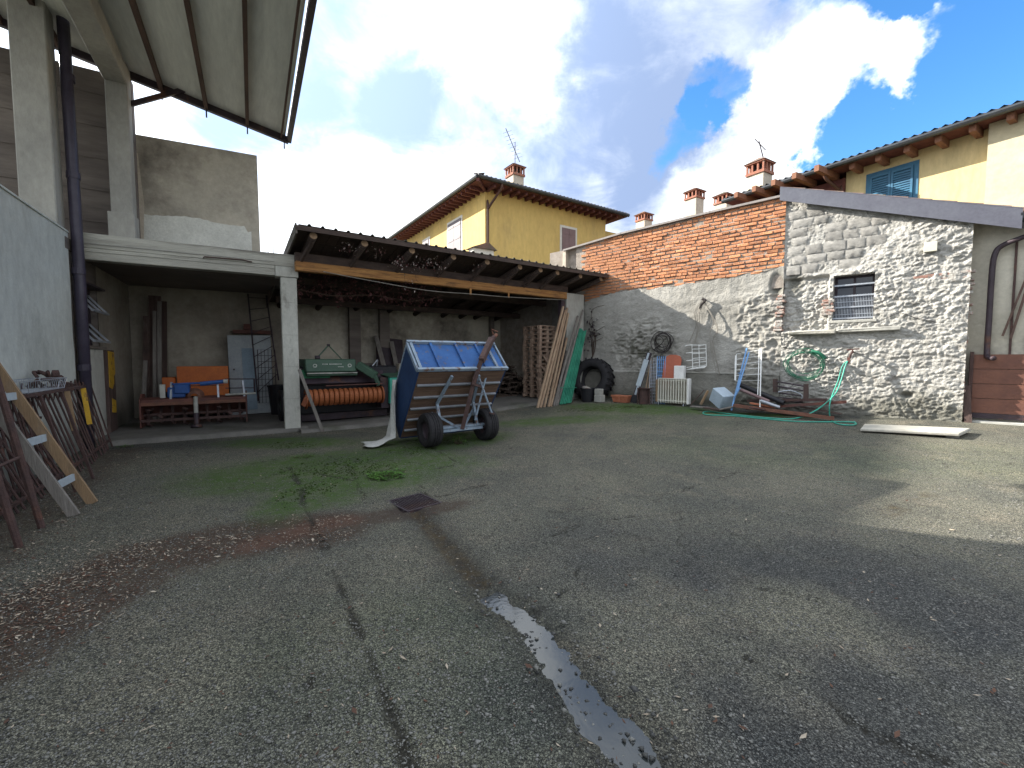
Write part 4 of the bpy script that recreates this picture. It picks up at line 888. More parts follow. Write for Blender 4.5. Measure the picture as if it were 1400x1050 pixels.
MB().box(.4, 8.0, 3.68, 3.76, 1.28, 1.36).build('wall_ledge', 'brown_concrete', lt)
slab_sheet('floor_slab', S, .0, 7.9, -.08, 3.8, .06, 'shed_floor', lt)
MB().tube(spline([(.5, -.03, 3.26), (1.6, -.05, 3.16), (2.8, -.05, 3.08), (3.9, -.04, 3.10), (5.2, -.03, 3.12), (7.1, -.02, 3.2)], 6), .009, 5).build('cable', 'cord_grey', lt)
MB().box(3.93, 3.98, -.02, .0, 3.08, 3.24).box(5.1, 5.14, -.02, 0, 3.1, 3.24).build('cable_clip', 'beam_wood', lt)
# dry creeper hanging under the eave and along the inside
def leafcloud(P, n, size, m, name, parent, label=None, cat=None, fr=None, kind='stuff', flat=0.):
    V = []; F = []
    P = list(P)
    for i in range(n):
        c = Vector(rnd.choice(P)) if not callable(P) else P(); s = size*rnd.uniform(.5, 1.3)
        a = Vector((rnd.gauss(0, 1), rnd.gauss(0, 1), rnd.gauss(0, 1)*(1-flat))).normalized(); b = a.cross(Vector((rnd.gauss(0, .3), rnd.gauss(0, .3), 1))).normalized()
        q = len(V); V += [tuple(c-a*s), tuple(c-b*s*.5+Vector((0, 0, s*.2))), tuple(c+a*s), tuple(c+b*s*.5)]; F.append((q, q+1, q+2, q+3))
    off = OFF.get(parent) if parent is not None else None
    if off: V = [tuple(Vector(v)-off) for v in V]
    o = bpy.data.objects.new(name, rawmesh(name, V, F, m)); col.objects.link(o)
    if parent is not None: o.parent = parent
    if kind: o['kind'] = kind
    return o
vn_ = thing('creeper', 'dried creeper with dark red leaves hanging under the lean-to roof', 'climbing plant', S, (1.5, .3, 2.4))
stems = []
for i in range(40):
    u = rnd.choice([rnd.uniform(.1, 3.6), rnd.uniform(.1, 1.6), rnd.uniform(1.6, 3.2)]); v = rnd.uniform(.6, 1.6); z = lz(v)-.15; L_ = rnd.uniform(.25, .75) if u < 2.4 else rnd.uniform(.15, .5)
    stems.append(spline([(u, v, z), (u+rnd.uniform(-.1, .1), v, z-L_*.4), (u+rnd.uniform(-.2, .2), v+rnd.uniform(-.1, .1), z-L_)], 4))
k = MB()
for s_ in stems: k.tube(s_, .004, 3)
k.tube(spline([(.1, .9, 3.0), (.9, .8, 2.9), (1.8, .9, 3.0), (2.8, 1.0, 2.95), (3.6, .8, 3.1)], 5), .012, 4)
k.build('vine_stem', 'stem', vn_, kind='stuff')
P = [p+Vector((rnd.gauss(0, .06), rnd.gauss(0, .06), rnd.gauss(0, .05))) for s_ in stems for p in s_ for _ in range(4)]+[Vector((rnd.uniform(.1, 3.5), rnd.uniform(.6, 1.5), 2.98+rnd.gauss(0, .07))) for _ in range(350)]
leafcloud(P, 2600, .04, 'dead_leaf', 'leaves', vn_)
P = []
for (u, w, z, n) in ((.95, .22, 3.74, 90), (1.5, .2, 3.76, 50), (2.0, .16, 3.58, 90), (2.35, .25, 3.56, 90), (2.75, .26, 3.68, 120), (3.0, .2, 3.6, 60), (2.25, .08, 3.2, 30), (3.95, .2, 3.74, 40)):
    P += [Vector((u+rnd.gauss(0, w*.6), rnd.uniform(-.5, -.05), z+rnd.gauss(0, .07))) for _ in range(n)]
P2 = rnd.sample(P, 240); leafcloud(P2, 260, .026, 'pale_leaf', 'pale_leaves', vn_); leafcloud(P, 260, .03, 'dead_leaf', 'leaves', vn_)
k = MB()
for i in range(22): p = rnd.choice(P); k.tube(spline([(p.x, p.y, 3.8), tuple(p), (p.x+rnd.uniform(-.2, .2), p.y, p.z-.12)], 4), .003, 3)
k.build('vine_stem', 'stem', vn_, kind='stuff')

# ================================================================ HOUSES
def tiled(P, E, Sv, pitch, amp, name, m, parent, rows=10, off=None, hip0=False, hip1=False):       # rolled-tile roof plane: P corner, E along the eave, Sv up the slope
    E = Vector(E); Sv = Vector(Sv); P = Vector(P); n = E.cross(Sv).normalized(); n = n if n.z > 0 else -n
    nu = int(E.length/pitch)*4+1; V = []; F = []
    lap = [(r+f, d) for r in range(rows) for f, d in ((0, .03), (.97, 0))]
    for t, d in lap:
        for i in range(nu):
            a = i/(nu-1); ph = (i % 4)/4
            V.append(P+E*a+Sv*(t/rows)+n*(amp*math.cos(2*math.pi*ph)+d))
    k = nu
    for r in range(len(lap)-1):
        for i in range(k-1):
            run = lap[r][0]/rows*math.hypot(Sv.x, Sv.y); al = i/(nu-1)*E.length
            if (hip0 and al < run) or (hip1 and E.length-al < run): continue
            F.append((r*k+i, r*k+i+1, (r+1)*k+i+1, (r+1)*k+i))
    off = off if off is not None else OFF[parent]
    o = bpy.data.objects.new(name, rawmesh(name, [tuple(v-off) for v in V], F, m)); col.objects.link(o); o.parent = parent; o['kind'] = 'stuff'; return o
def chimney(parent, u, v, z0, w, h, m='chimney_render', off=None, drop=.8):
    c = MB().box(u-w/2, u+w/2, v-w/2, v+w/2, z0-drop, z0+h*.48).build('chimney', m, parent)
    k = MB().box(u-w*.58, u+w*.58, v-w*.58, v+w*.58, z0+h*.48, z0+h*.56)
    for a in (-.5, -.17, .17, .5):
        for s_ in (-1, 1):
            k.box(u+a*w-w*.05, u+a*w+w*.05, v+s_*w*.5-w*.05, v+s_*w*.5+w*.05, z0+h*.56, z0+h*.80)
            if abs(a) < .4: k.box(u+s_*w*.5-w*.05, u+s_*w*.5+w*.05, v+a*w-w*.05, v+a*w+w*.05, z0+h*.56, z0+h*.80)
    k.box(u-w*.62, u+w*.62, v-w*.62, v+w*.62, z0+h*.80, z0+h*.84)
    k.build('chimney_top', 'chimney_brick', c, off=OFF[parent])
    MB().box(u-w*.3, u+w*.3, v-w*.3, v+w*.3, z0+h*.56, z0+h*.79).build('flue', 'soot', c, off=OFF[parent])
    e = w*.68; zt = z0+h*.84
    MB().add([(u-e, v-e, zt), (u+e, v-e, zt), (u+e, v+e, zt), (u-e, v+e, zt), (u-e*.1, v, zt+h*.20), (u+e*.1, v, zt+h*.20)], [(0, 3, 2, 1), (0, 1, 5, 4), (1, 2, 5), (2, 3, 4, 5), (3, 0, 4)]).build('cowl', 'tile', c, off=OFF[parent])
    return c
HF = Frame((1.5, 1.0), (-1.2, 20.0))
hl = thing('yellow_house', 'yellow two-storey house with mauve shutters rising behind the lean-to', 'house', HF, (0, 0, 0))
OV = .85
_, ZL = HF.hit(655, 240, -OV)
ZS = ZL-.22                                                    # soffit
UE_, _ = HF.hit(828, 300, 0)
MB().box(0, UE_, 0, 11, 0, ZS+.12).build('wall', 'yellow_render', hl)
MB().box(UE_+.003, UE_+4, .5, 10, 0, ZS-.35).build('wall_extension', 'yellow_render', hl)
MB().box(-OV+.1, UE_+OV, -OV+.1, 11.6, ZS+.13, ZS+.17).build('soffit', 'maroon_wood', hl)
r0 = MB().box(-.05, .05, -OV+.15, .0, ZS-.02, ZS+.128).build('rafter_end', 'maroon_wood', None, off=Vector((0, 0, 0))); r0.parent = hl; r0.location = (.1, 0, 0)
for i in range(1, 40):
    if .1+i*.42 < UE_+.3: piece('rafter_end', r0, hl, (.1+i*.42, 0, 0))
for i in range(26): piece('rafter_end', r0, hl, (0, .1+i*.42, 0), (0, 0, -math.pi/2))
MB().beam((-OV, -OV, ZS+.05), (0, 0, ZS+.05), .12, .14).build('hip_rafter', 'maroon_wood', hl)
gt_ = .09
MB().tube([(-OV, -OV, ZL-.02), (UE_+OV, -OV, ZL-.02)], gt_, 8).build('gutter', 'gutter_metal', hl); MB().tube([(-OV, -OV, ZL-.02), (-OV, 11.6, ZL-.02)], gt_, 8).build('gutter', 'gutter_metal', hl)
sl = .36; D = 5.6
tiled((-OV, -OV, ZL+.04), (UE_+2*OV, 0, 0), (0, D, D*sl), .22, .03, 'roof_tiles', 'tile', hl, 14, hip0=True)
tiled((-OV, 11.6, ZL+.04), (0, -12.4, 0), (D, 0, D*sl), .22, .03, 'roof_tiles', 'tile', hl, 14, hip1=True)
MB().tube(spline([(.35, -OV+.02, ZL-.05), (.35, -OV+.1, ZL-.3), (.12, -.12, ZL-.95), (.1, -.07, ZL-1.3), (.1, -.07, 0)], 5), .055, 8).build('downpipe', 'brown_pipe', hl, smooth=True)
def hwin(fr, plane, a0, a1, z0, z1, m, parent, axis=1, trim='window_white', leaves=2, slats=False, proud=.05):
    # shuttered window on plane v=plane (axis 1) or u=plane (axis 0)
    def bx(a, b, d0, d1, c, d, k): return k.box(a, b, plane-d1, plane-d0, c, d) if axis == 1 else k.box(plane-d1, plane-d0, a, b, c, d)
    t = MB(); bx(a0-.12, a1+.12, -.01, .02, z0-.1, z1+.12, t); f = t.build('window', trim, parent)
    w = (a1-a0)/leaves
    for i in range(leaves):
        s_ = MB(); x0, x1 = a0+i*w+.006, a0+(i+1)*w-.006
        if not slats: bx(x0, x1, .022, proud, z0, z1, s_); [bx(x0+.04, x1-.04, proud, proud+.012, z, z+.07, s_) for z in (z0+.2, (z0+z1)/2, z1-.3)]
        else:
            bx(x0, x0+.06, .022, proud, z0, z1, s_); bx(x1-.06, x1, .022, proud, z0, z1, s_); bx(x0+.06, x1-.06, .022, proud, z0, z0+.08, s_); bx(x0+.06, x1-.06, .022, proud, z1-.08, z1, s_)
            nn = int((z1-z0-.2)/.075)
            for j in range(nn): z = z0+.1+j*.075; bx(x0+.06, x1-.06, .026, proud-.012, z, z+.045, s_)
        s_.build('shutter', m, f, off=OFF[parent])
    return f
a0, zt = HF.hit(768, 311, 0); a1, zb = HF.hit(786, 345, 0)
hwin(HF, 0, a0, a1, zb-.6, zt, 'shutter_mauve', hl)
def hu(fr, px, py, u=0):                                         # hit a plane u = const, gives (v, z)
    d = ray(px, py); u0, v0 = fr.loc(0, 0); du = d[0]*fr.u[0]+d[1]*fr.u[1]; dv = d[0]*fr.v[0]+d[1]*fr.v[1]; t = (u-u0)/du; return v0+t*dv, H+t*d[2]
b1_, zt = hu(HF, 613, 308); b0_, zb = hu(HF, 631, 340)
hwin(HF, 0, b0_, b1_, zb-.4, zt, 'shutter_grey', hl, axis=0)
b1_, zt = hu(HF, 579, 331); b0_, zb = hu(HF, 587, 345)
hwin(HF, 0, b0_, b1_, zb-.6, zt, 'shutter_grey', hl, axis=0)
cu, cv = 3.1, 2.2
chl = chimney(hl, cu, cv, ZL+.04+sl*(cv+OV), .66, 1.35)
an = MB().tube([(cu, cv, ZL+sl*3+1.3), (cu, cv, ZL+sl*3+2.5)], .02, 5).tube([(cu-.9, cv-.5, ZL+sl*3+2.75), (cu+.5, cv+.3, ZL+sl*3+1.75)], .018, 5)
for i in range(8): c = Vector((cu-.9, cv-.5, ZL+sl*3+2.75)).lerp(Vector((cu+.5, cv+.3, ZL+sl*3+1.75)), .1+i*.11); an.tube([c+Vector((-.12, .2, -.02)), c+Vector((.12, -.2, .02))], .007, 4)
an.build('aerial', 'steel_dark', chl, off=OFF[hl])
lr = thing('small_roof_hatch', 'small tiled chimney head poking over the lean-to roof beside the brown downpipe', 'chimney', HF, (-.9, -2.2, 0))
uu, zz = HF.hit(658, 352, -2.2)
MB().box(uu-.45, uu+.45, -2.4, -2.0, 0, zz+.28).build('base', 'window_white', lr); MB().add([(uu-.55, -2.5, zz+.28), (uu+.55, -2.5, zz+.28), (uu+.55, -1.9, zz+.28), (uu-.55, -1.9, zz+.28), (uu+.15, -2.5, zz+.55), (uu+.15, -1.9, zz+.55)], [(0, 1, 4), (3, 5, 2), (0, 4, 5, 3), (1, 2, 5, 4), (0, 3, 2, 1)]).build('cap', 'tile', lr)

HR = Frame((1.0, .62), (12.5, 15.0))
hr = thing('yellow_house', 'pale yellow house with teal louvred shutters behind the stone outbuilding', 'house', HR, (0, 0, 0))
OVR = .85
_, ZR = hu(HR, 1200, 205, -OVR)
vp_, _ = hu(HR, 1157, 240, 0); vq, _ = hu(HR, 1356, 190, 0); vend, _ = hu(HR, 1004, 268, -OVR)
MB().box(0, 8, vq+.003, vp_, 0, ZR-.1).build('wall', 'cream_render', hr)
MB().box(.9, 8, vp_+.003, vend, 0, ZR-.1).build('wall_recess', 'yellow_render', hr)
MB().box(-.35, 8, -9, vq, 0, ZR-.1).build('wall_pier', 'pale_render', hr)
MB().box(-OVR, 8, -9, vend+.5, ZR-.09, ZR-.05).build('soffit', 'maroon_wood', hr)
r0 = MB().box(-OVR+.12, 0, -.075, .075, ZR-.30, ZR-.095).build('rafter_end', 'eave_wood', None, off=Vector((0, 0, 0))); r0.parent = hr; r0.location = (0, -5, 0)
v = -4.3
while v < vend: piece('rafter_end', r0, hr, (0, v, 0), scl=(2.1 if v > vp_ else 1, 1, 1)) if not (v < vp_) or True else None; v += .72
MB().box(-.10, .88, vp_, vend, ZR-.75, ZR-.31).build('eave_board', 'maroon_wood', hr)
MB().tube([(-OVR-.05, -9, ZR-.06), (-OVR-.05, vend+.5, ZR-.06)], .085, 8).build('gutter', 'gutter_metal', hr)
MB().box(-OVR+.02, -OVR+.06, -9, vend+.5, ZR-.12, ZR+.06).build('fascia', 'gutter_metal', hr)
tiled((-OVR-.05, -9, ZR+.02), (0, vend+9.5, 0), (5, 0, 5*.3), .23, .035, 'roof_tiles', 'dark_tile', hr, 12)
MB().tube(spline([(-OVR, vp_+.35, ZR-.12), (-OVR+.1, vp_+.3, ZR-.4), (-.1, vp_+.12, ZR-.75), (-.08, vp_+.1, ZR-1.1), (-.08, vp_+.1, 1)], 5), .055, 8).build('downpipe', 'brown_pipe', hr, smooth=True)
b1_, _ = hu(HR, 1190, 250, 0); b0_, _ = hu(HR, 1249, 250, 0); _, zt = hu(HR, 1220, 234, 0)
hwin(HR, 0, b0_, b1_, zt-1.4, zt, 'shutter_teal', hr, axis=0, slats=True, proud=.07, trim='shutter_teal')
def at_depth(px, d): a = (px-700)/600; return a*d, d
x, y = at_depth(1030, 19.6); u, v = HR.loc(x, y); c_ = chimney(hr, u, v, 8.75, .70, 1.4)
MB().tube([(u+.1, v-.1, 10.1), (u-.05, v+.05, 10.9)], .025, 5).tube([(u-.2, v+.15, 11.0), (u+.05, v-.2, 10.45)], .02, 5).build('aerial', 'steel_dark', c_, off=OFF[hr])
far = thing('row_house', 'far house of which only brick topped chimneys show over the brick wall', 'house', HR, (*HR.loc(*at_depth(950, 27)), 0))
u, v = HR.loc(*at_depth(950, 26)); MB().box(u-5.5, u+6, v-6, v+6, 0, 7.3).build('wall', 'yellow_render', far)
MB().add([(u-6, v-6.5, 7.3), (u+6.5, v-6.5, 7.3), (u+6.5, v+6.5, 7.3), (u-6, v+6.5, 7.3), (u, v-6.5, 7.7), (u, v+6.5, 7.7)], [(0, 1, 4), (3, 5, 2), (0, 4, 5, 3), (1, 2, 5, 4), (0, 3, 2, 1)]).build('roof', 'tile', far)
u1_, v1_ = HR.loc(*at_depth(944, 24)); chimney(far, u1_, v1_, 9.4, .66, 1.15, drop=3)
u1_, v1_ = HR.loc(*at_depth(984, 25)); chimney(far, u1_, v1_, 9.45, .72, 1.25, drop=3)
u1_, v1_ = HR.loc(*at_depth(877, 27)); chimney(far, u1_, v1_, 9.2, .65, 1.1, drop=3)
# ================================================================ helpers for placing
def sp(px, py, v): u, z = S.hit(px, py, v); return Vector((u, v, z))
def wp(px, py, v): u, z = W.hit(px, py, v); return Vector((u, v, z))
def lp(px, py, v): u, z = L.hit(px, py, v); return Vector((u, v, z))
def lu(px, py, u): v, z = hu(L, px, py, u); return Vector((u, v, z))
def gf(fr, px, py, dz=0): p = G(px, py); u, v = fr.loc(p.x, p.y); return Vector((u, v, gz(p.x, p.y)+dz))

# ================================================================ TRACTOR IMPLEMENTS
def baler():
    a = sp(420, 545, .6); b = sp(520, 540, .6); r = .185; zc = a.z*.5+b.z*.5+.01
    t = thing('baler', 'green hay baler with a ribbed orange pickup drum under the lean-to', 'baler', S, ((a.x+b.x)/2, 1.4, .06))
    x0, x1 = a.x, b.x; n = 15; w = (x1-x0)/n
    d0 = MB().lathe((0, .6, zc), (1, 0, 0), [(.10, 0), (r*.93, .004), (r, w*.25), (r, w*.62), (r*.93, w*.84), (.10, w*.86)], 20).build('pickup_band', 'tine_orange', None, off=Vector((0, 0, 0)), smooth=False); d0.parent = t; d0.location = Vector((x0, 0, 0))-OFF[t]
    for i in range(1, n): piece('pickup_band', d0, t, (x0+i*w, 0, 0))
    MB().tube([(x0-.05, .6, zc), (x1+.06, .6, zc)], .10, 12).build('drum_shaft', 'steel_dark', t)
    MB().disc((x0-.03, .6, zc-.03), (1, 0, 0), r*1.12, .02, 20).disc((x1+.03, .62, zc), (1, 0, 0), r*1.1, .03, 20).build('pickup_end_plate', 'tine_orange', t)
    MB().tube([(x0+.35, .43, zc+.26), (x1, .42, zc+.27)], .014, 6).build('wind_guard_bar', 'red_rust', t)
    MB().beam((x0-.1, .5, zc-.15), (x0-.02, .42, zc+.05), .03, .10).build('side_plate', 'terracotta', t)
    # dark carcass
    MB().box(x0-.18, x1+.55, .95, 2.6, .25, 1.32).build('body', 'black_plastic', t, bevel=.03)
    MB().add([(x0-.05, .72, zc+.30), (x1+.15, .72, zc+.30), (x1+.2, 1.0, zc+.62), (x0-.1, 1.0, zc+.62), (x0-.05, .74, zc+.28), (x1+.15, .74, zc+.28), (x1+.2, 1.02, zc+.60), (x0-.1, 1.02, zc+.60)], [(0, 1, 2, 3), (7, 6, 5, 4), (0, 4, 5, 1), (1, 5, 6, 2), (2, 6, 7, 3), (3, 7, 4, 0)]).build('inner_panel', 'steel_dark', t)
    MB().prism([(x0-.02, zc+.28), (x0+.42, zc+.27), (x0+.62, zc+.58), (x0-.09, zc+.60)], 1, .82, .86).build('inner_shield', 'baler_bright', t)
    tl = sp(417, 491, .7); tr = sp(487, 489, .7); bl = sp(418, 509, .7)
    hz1, hz0 = tl.z, bl.z
    hood = MB().add([(tl.x, .66, hz0), (tr.x, .66, hz0), (tr.x, .74, hz1), (tl.x, .74, hz1), (tl.x, 1.5, hz0), (tr.x, 1.5, hz0), (tr.x, 1.5, hz1), (tl.x, 1.5, hz1)], [(0, 1, 2, 3), (7, 6, 5, 4), (0, 4, 5, 1), (1, 5, 6, 2), (2, 6, 7, 3), (3, 7, 4, 0)]).build('hood', 'baler_green', t, bevel=.02)
    MB().box(tl.x+.02, tr.x+.02, .68, .80, hz0-.09, hz0-.01).build('hood_lip', 'baler_green', t, bevel=.015)
    MB().box(tl.x+.02, tr.x, .645, .665, hz0-.035, hz0-.012).build('hood_trim', 'concrete_light', t)
    # worn lettering and two round emblems on the hood
    pr = MB(); hw = tr.x-tl.x; f = lambda z: .655+.08*(z-hz0)/(hz1-hz0)-.004
    for c in (tl.x+hw*.18, tl.x+hw*.86):
        z = (hz0+hz1)/2; 
        for k in range(9): an_ = k/9*6.28; pr.box(c+.035*math.cos(an_)-.010, c+.035*math.cos(an_)+.010, f(z)-.002, f(z), z+.03*math.sin(an_)-.008, z+.03*math.sin(an_)+.008)
        pr.box(c-.04, c+.04, f(z)-.003, f(z)-.001, z-.052, z-.04)
    x = tl.x+hw*.32
    for k in range(17):
        if k != 5: z = (hz0+hz1)/2+.02; pr.box(x, x+.016, f(z)-.002, f(z), z, z+.022)
        x += .0245
    x = tl.x+hw*.62
    for k in range(6): z = (hz0+hz1)/2-.04; pr.box(x, x+.014, f(z)-.001, f(z)+.001, z, z+.02); x += .021
    pr.build('worn_lettering', 'print_white', hood, off=OFF[t])
    # sloping side arm, gearbox, teal box
    p, q = sp(490, 497, .7), sp(514, 514, .55)
    MB().beam(p+Vector((0, .05, -.02)), q, .26, .17).build('side_housing', 'baler_green', t, bevel=.02)
    p, q = sp(512, 512, .5), sp(518, 527, .45); MB().beam(p, q, .10, .08).build('hinge_arm', 'baler_green', t, bevel=.01)
    p = sp(521, 518, .55); MB().disc((p.x, .5, p.z), (0, 1, 0), .05, .06, 12).disc((p.x+.02, .55, p.z-.08), (0, 1, 0), .07, .06, 12).build('gearbox', 'steel_dark', t)
    a_, b_ = sp(533, 516, .5), sp(551, 551, .5)
    MB().box(a_.x, b_.x+.12, .5, 1.3, b_.z, a_.z).build('tool_cabinet', 'teal_paint', t, bevel=.01)
    MB().box(a_.x-.18, a_.x-.01, .6, 1.4, b_.z-.1, a_.z+.0).build('cabinet_side', 'steel_dark', t)
    MB().add([(a_.x-.02, .48, a_.z+.003), (b_.x+.14, .48, a_.z+.003), (b_.x+.14, 1.35, a_.z+.13), (a_.x-.2, 1.35, a_.z+.13), (a_.x-.02, .48, a_.z+.02), (b_.x+.14, .48, a_.z+.02), (b_.x+.14, 1.35, a_.z+.15), (a_.x-.2, 1.35, a_.z+.15)], [(0, 1, 2, 3), (7, 6, 5, 4), (0, 4, 5, 1), (1, 5, 6, 2), (2, 6, 7, 3), (3, 7, 4, 0)]).build('cabinet_lid', 'baler_green', t)
    p1, p2, p3 = sp(434, 489, .9), sp(449, 472, 1.0), sp(467, 491, .9)
    MB().tube([p1, p2], .016, 6).tube([p2, p3], .014, 6).build('top_frame', 'baler_green', t)
    MB().disc(p1, (1, 0, 0), .05, .1, 10).build('bracket', 'steel_dark', t); MB().disc(p2, (1, 0, 0), .03, .06, 10).build('hinge', 'steel_dark', t)
    p1, p2 = sp(507, 503, 1.), sp(516, 492, 1.); MB().tube([p1, p2], .014, 6).tube([p2, p2+Vector((0, .1, -.2))], .02, 6).build('lift_link', 'galv', t)
    for x in (x0-.3, x1+.42): w_ = MB().disc((x, 1.6, .06+.36), (1, 0, 0), .36, .2, 24, rin=.2).build('tyre', 'rubber', t, bevel=.0); MB().disc((x, 1.6, .42), (1, 0, 0), .2, .12, 16).build('rim', 'baler_green', w_, off=OFF[t])
    MB().box(x0-.2, x1+.3, 1.0, 1.1, .1, .28).build('axle', 'steel_dark', t)
baler()

def tiller():
    a = lp(200, 545, 11.9); b = lp(336, 540, 11.9); g = gf(L, 262, 574); t = thing('rotary_tiller', 'rusty red rotary tiller with a blue gearbox on the shed floor', 'tiller', L, ((a.x+b.x)/2, 11.9, .075))
    x0, x1, zt = a.x, b.x, .66; v = 11.55
    MB().prism([(v-.22, zt-.10), (v-.20, zt), (v+.10, zt+.03), (v+.42, zt-.12), (v+.5, zt-.4), (v+.47, zt-.4), (v+.38, zt-.15), (v+.10, zt-.02), (v-.19, zt-.04)], 0, x0, x1).build('hood', 'red_rust', t)
    MB().box(x0, x1, v-.24, v-.2, zt-.12, zt-.055).build('front_rail', 'rust_light', t)
    for x in (x0-.02, x1): MB().prism([(v-.25, .1), (v-.25, zt), (v-.05, zt+.12), (v+.2, zt+.1), (v+.4, zt-.2), (v+.3, .1)], 0, x, x+.025).build('side_plate', 'red_rust', t)
    MB().tube([(x0, v, .33), (x1, v, .33)], .035, 10).build('rotor', 'rust', t)
    bl = MB()
    for k in (0, 1, 2): an_ = k*2.09+.3; bl.beam((0, 0, 0), (0, .2*math.cos(an_), .2*math.sin(an_)), .012, .05, (1, 0, 0)).beam((0, .2*math.cos(an_), .2*math.sin(an_)), (.06, .23*math.cos(an_+.25), .23*math.sin(an_+.25)), .012, .05, (1, 0, 0))
    bl.disc((0, 0, 0), (1, 0, 0), .08, .012, 12)
    b0 = bl.build('blade_set', 'rust', None, off=Vector((0, 0, 0))); b0.parent = t; b0.location = Vector((x0+.08, v, .33))-OFF[t]
    for i in range(1, 9): piece('blade_set', b0, t, (x0+.08+i*(x1-x0-.2)/8, v, .33), (i*.7, 0, 0))
    MB().box(x0, x1, v-.30, v-.26, .22, .27).build('skid_bar', 'rust', t)
    xm = lp(265, 545, v-.3).x
    gb = MB().lathe((xm, v-.05, zt+.04), (0, -1, 0), [(.16, -.1), (.17, 0), (.12, .10), (.06, .14)], 16).build('gear_case', 'rust_light', t, smooth=False)
    MB().tube([(xm+.02, v-.2, zt+.02), (xm+.04, v-.42, .36)], .04, 10).build('drive_shaft', 'concrete', t); MB().tube([(xm+.04, v-.42, .36), (xm+.05, v-.5, .14)], .05, 10).disc((xm+.05, v-.52, .11), (0, .2, 1), .10, .05, 14).build('shaft_yoke', 'steel_dark', t)
    bx = lp(241, 531, v).x
    MB().box(bx-.14, bx+.16, v-.12, v+.2, zt+.02, zt+.24).box(bx-.03, bx+.24, v-.15, v+.1, zt+.1, zt+.30).build('gearbox', 'blue_enamel', t, bevel=.02)
    MB().box(bx-.27, bx-.18, v-.06, v+.02, zt+.02, zt+.30).build('white_bracket', 'concrete_light', t)
    MB().tube([(xm-.38, v-.1, zt+.30), (xm+.6, v-.1, zt+.33)], .022, 8).tube([(xm+.1, v-.12, zt+.30), (xm+.55, v-.12, zt+.34)], .045, 10).build('cylinder', 'blue_enamel', t)
    MB().tube([(xm+.52, v-.12, zt+.34), (xm+.60, v-.12, zt+.34)], .047, 10).build('cylinder_head', 'concrete_light', t)
    for dx in (-.40, .42, .9): MB().beam((xm+dx, v-.16, zt-.02), (xm+dx-.03*dx, v-.05, zt+.34), .035, .05).build('link_arm', 'galv', t)
    MB().tube([(xm+.55, v-.1, zt+.39), (xm+1.1, v-.1, zt+.38)], .012, 6).tube([(xm+.55, v-.1, zt+.19), (xm+1.1, v-.1, zt+.18)], .012, 6).tube([(xm+1.1, v-.1, zt+.39), (xm+1.1, v-.1, zt+.05)], .02, 6).build('guard_frame', 'steel_dark', t)
    MB().tube([(xm+.55, v-.18, zt+.05), (xm+1.12, v-.16, zt+.06)], .022, 8).build('handle_bar', 'concrete_light', t)
tiller()
a, b = lp(241, 501, 12.5), lp(313, 535, 12.5)
t = thing('implement_hood', 'bright orange sheet-metal implement standing behind the tiller', 'farm implement', L, ((a.x+b.x)/2, 12.6, .075))
MB().prism([(a.x, .5), (b.x, .5), (b.x, a.z), (a.x, a.z)], 1, 12.5, 12.56).build('front_panel', 'orange_paint', t, bevel=.01)
MB().box(a.x-.25, a.x-.02, 12.35, 12.55, .75, a.z-.24).build('side_panel', 'orange_paint', t, bevel=.01); MB().box(a.x+.02, b.x-.02, 12.57, 13.1, .35, a.z-.06).build('body', 'orange_paint', t)
MB().box(a.x+.1, b.x-.1, 12.49, 12.5, .86, .875).build('panel_seam', 'steel_dark', t)
for x in (a.x+.1, b.x-.15): MB().box(x, x+.06, 12.6, 13.0, .08, .5).build('leg', 'steel_dark', t)

# boards upright in the back corner of the shed
for i, (x0, x1, yt, v, l) in enumerate(((196, 205, 432, 13.25, 'leftmost dark plank upright in the back corner of the shed'), (203, 220, 404, 13.30, 'tallest dark plank upright in the back corner of the shed'), (209, 214, 425, 13.1, 'narrow greyish plank in front of the tall dark planks'), (215, 221, 412, 13.15, 'lighter tall plank right of the narrow greyish plank'), (220, 228, 412, 13.3, 'rightmost dark plank upright in the back corner of the shed'), (196, 202, 493, 13.0, 'short grey plank upright left of the tall dark planks'))):
    a = lp(x0, yt, v); b = lp(x1, yt, v); one('plank', l, 'plank', L, MB().beam(((a.x+b.x)/2-.05, v-.28, .08), ((a.x+b.x)/2, v, a.z), b.x-a.x, .05, (0, 1, 0)), 'old_board' if i in (0, 1, 4) else 'grey_wood', ((a.x+b.x)/2, v, .08), group='planks in the shed corner')
# grey cabinet door, box, mesh panel and steel ladder against the back wall
a, b = lp(313, 458, 13.2), lp(375, 556, 13.2)
t = thing('cupboard_door', 'large pale grey door panel with a bluish inset leaning on the shed back wall', 'door', L, ((a.x+b.x)/2, 13.2, .08))
MB().beam(((a.x+b.x)/2, 12.98, .09), ((a.x+b.x)/2-.04, 13.25, a.z), b.x-a.x, .04, (0, 1, 0)).build('panel', 'door_grey', t)
c = lp(332, 476, 13.1); d = lp(352, 550, 13.1); MB().beam(((c.x+d.x)/2, 12.95, .2), ((c.x+d.x)/2-.03, 13.18, c.z), d.x-c.x, .02, (0, 1, 0)).build('inset', 'door_blue', t); MB().disc(lp(320, 505, 12.95), (0, 1, 0), .02, .12, 8).build('handle', 'steel_dark', t)
a, b = lp(318, 451, 13.35), lp(370, 457, 13.35); one('timber_offcut', 'dark rusty beam lying across the top of the grey door panel', 'beam', L, MB().box(a.x, b.x, 13.24, 13.4, b.z, a.z), 'red_rust', (a.x, 13.3, b.z))
a, b = lp(333, 443, 13.35), lp(344, 451, 13.35); one('red_block', 'small square red brick-like block on top of the dark beam', 'block', L, MB().box(a.x, b.x, 13.28, 13.42, b.z+.005, a.z), 'red_rust', (a.x, 13.3, b.z), bevel=.006)
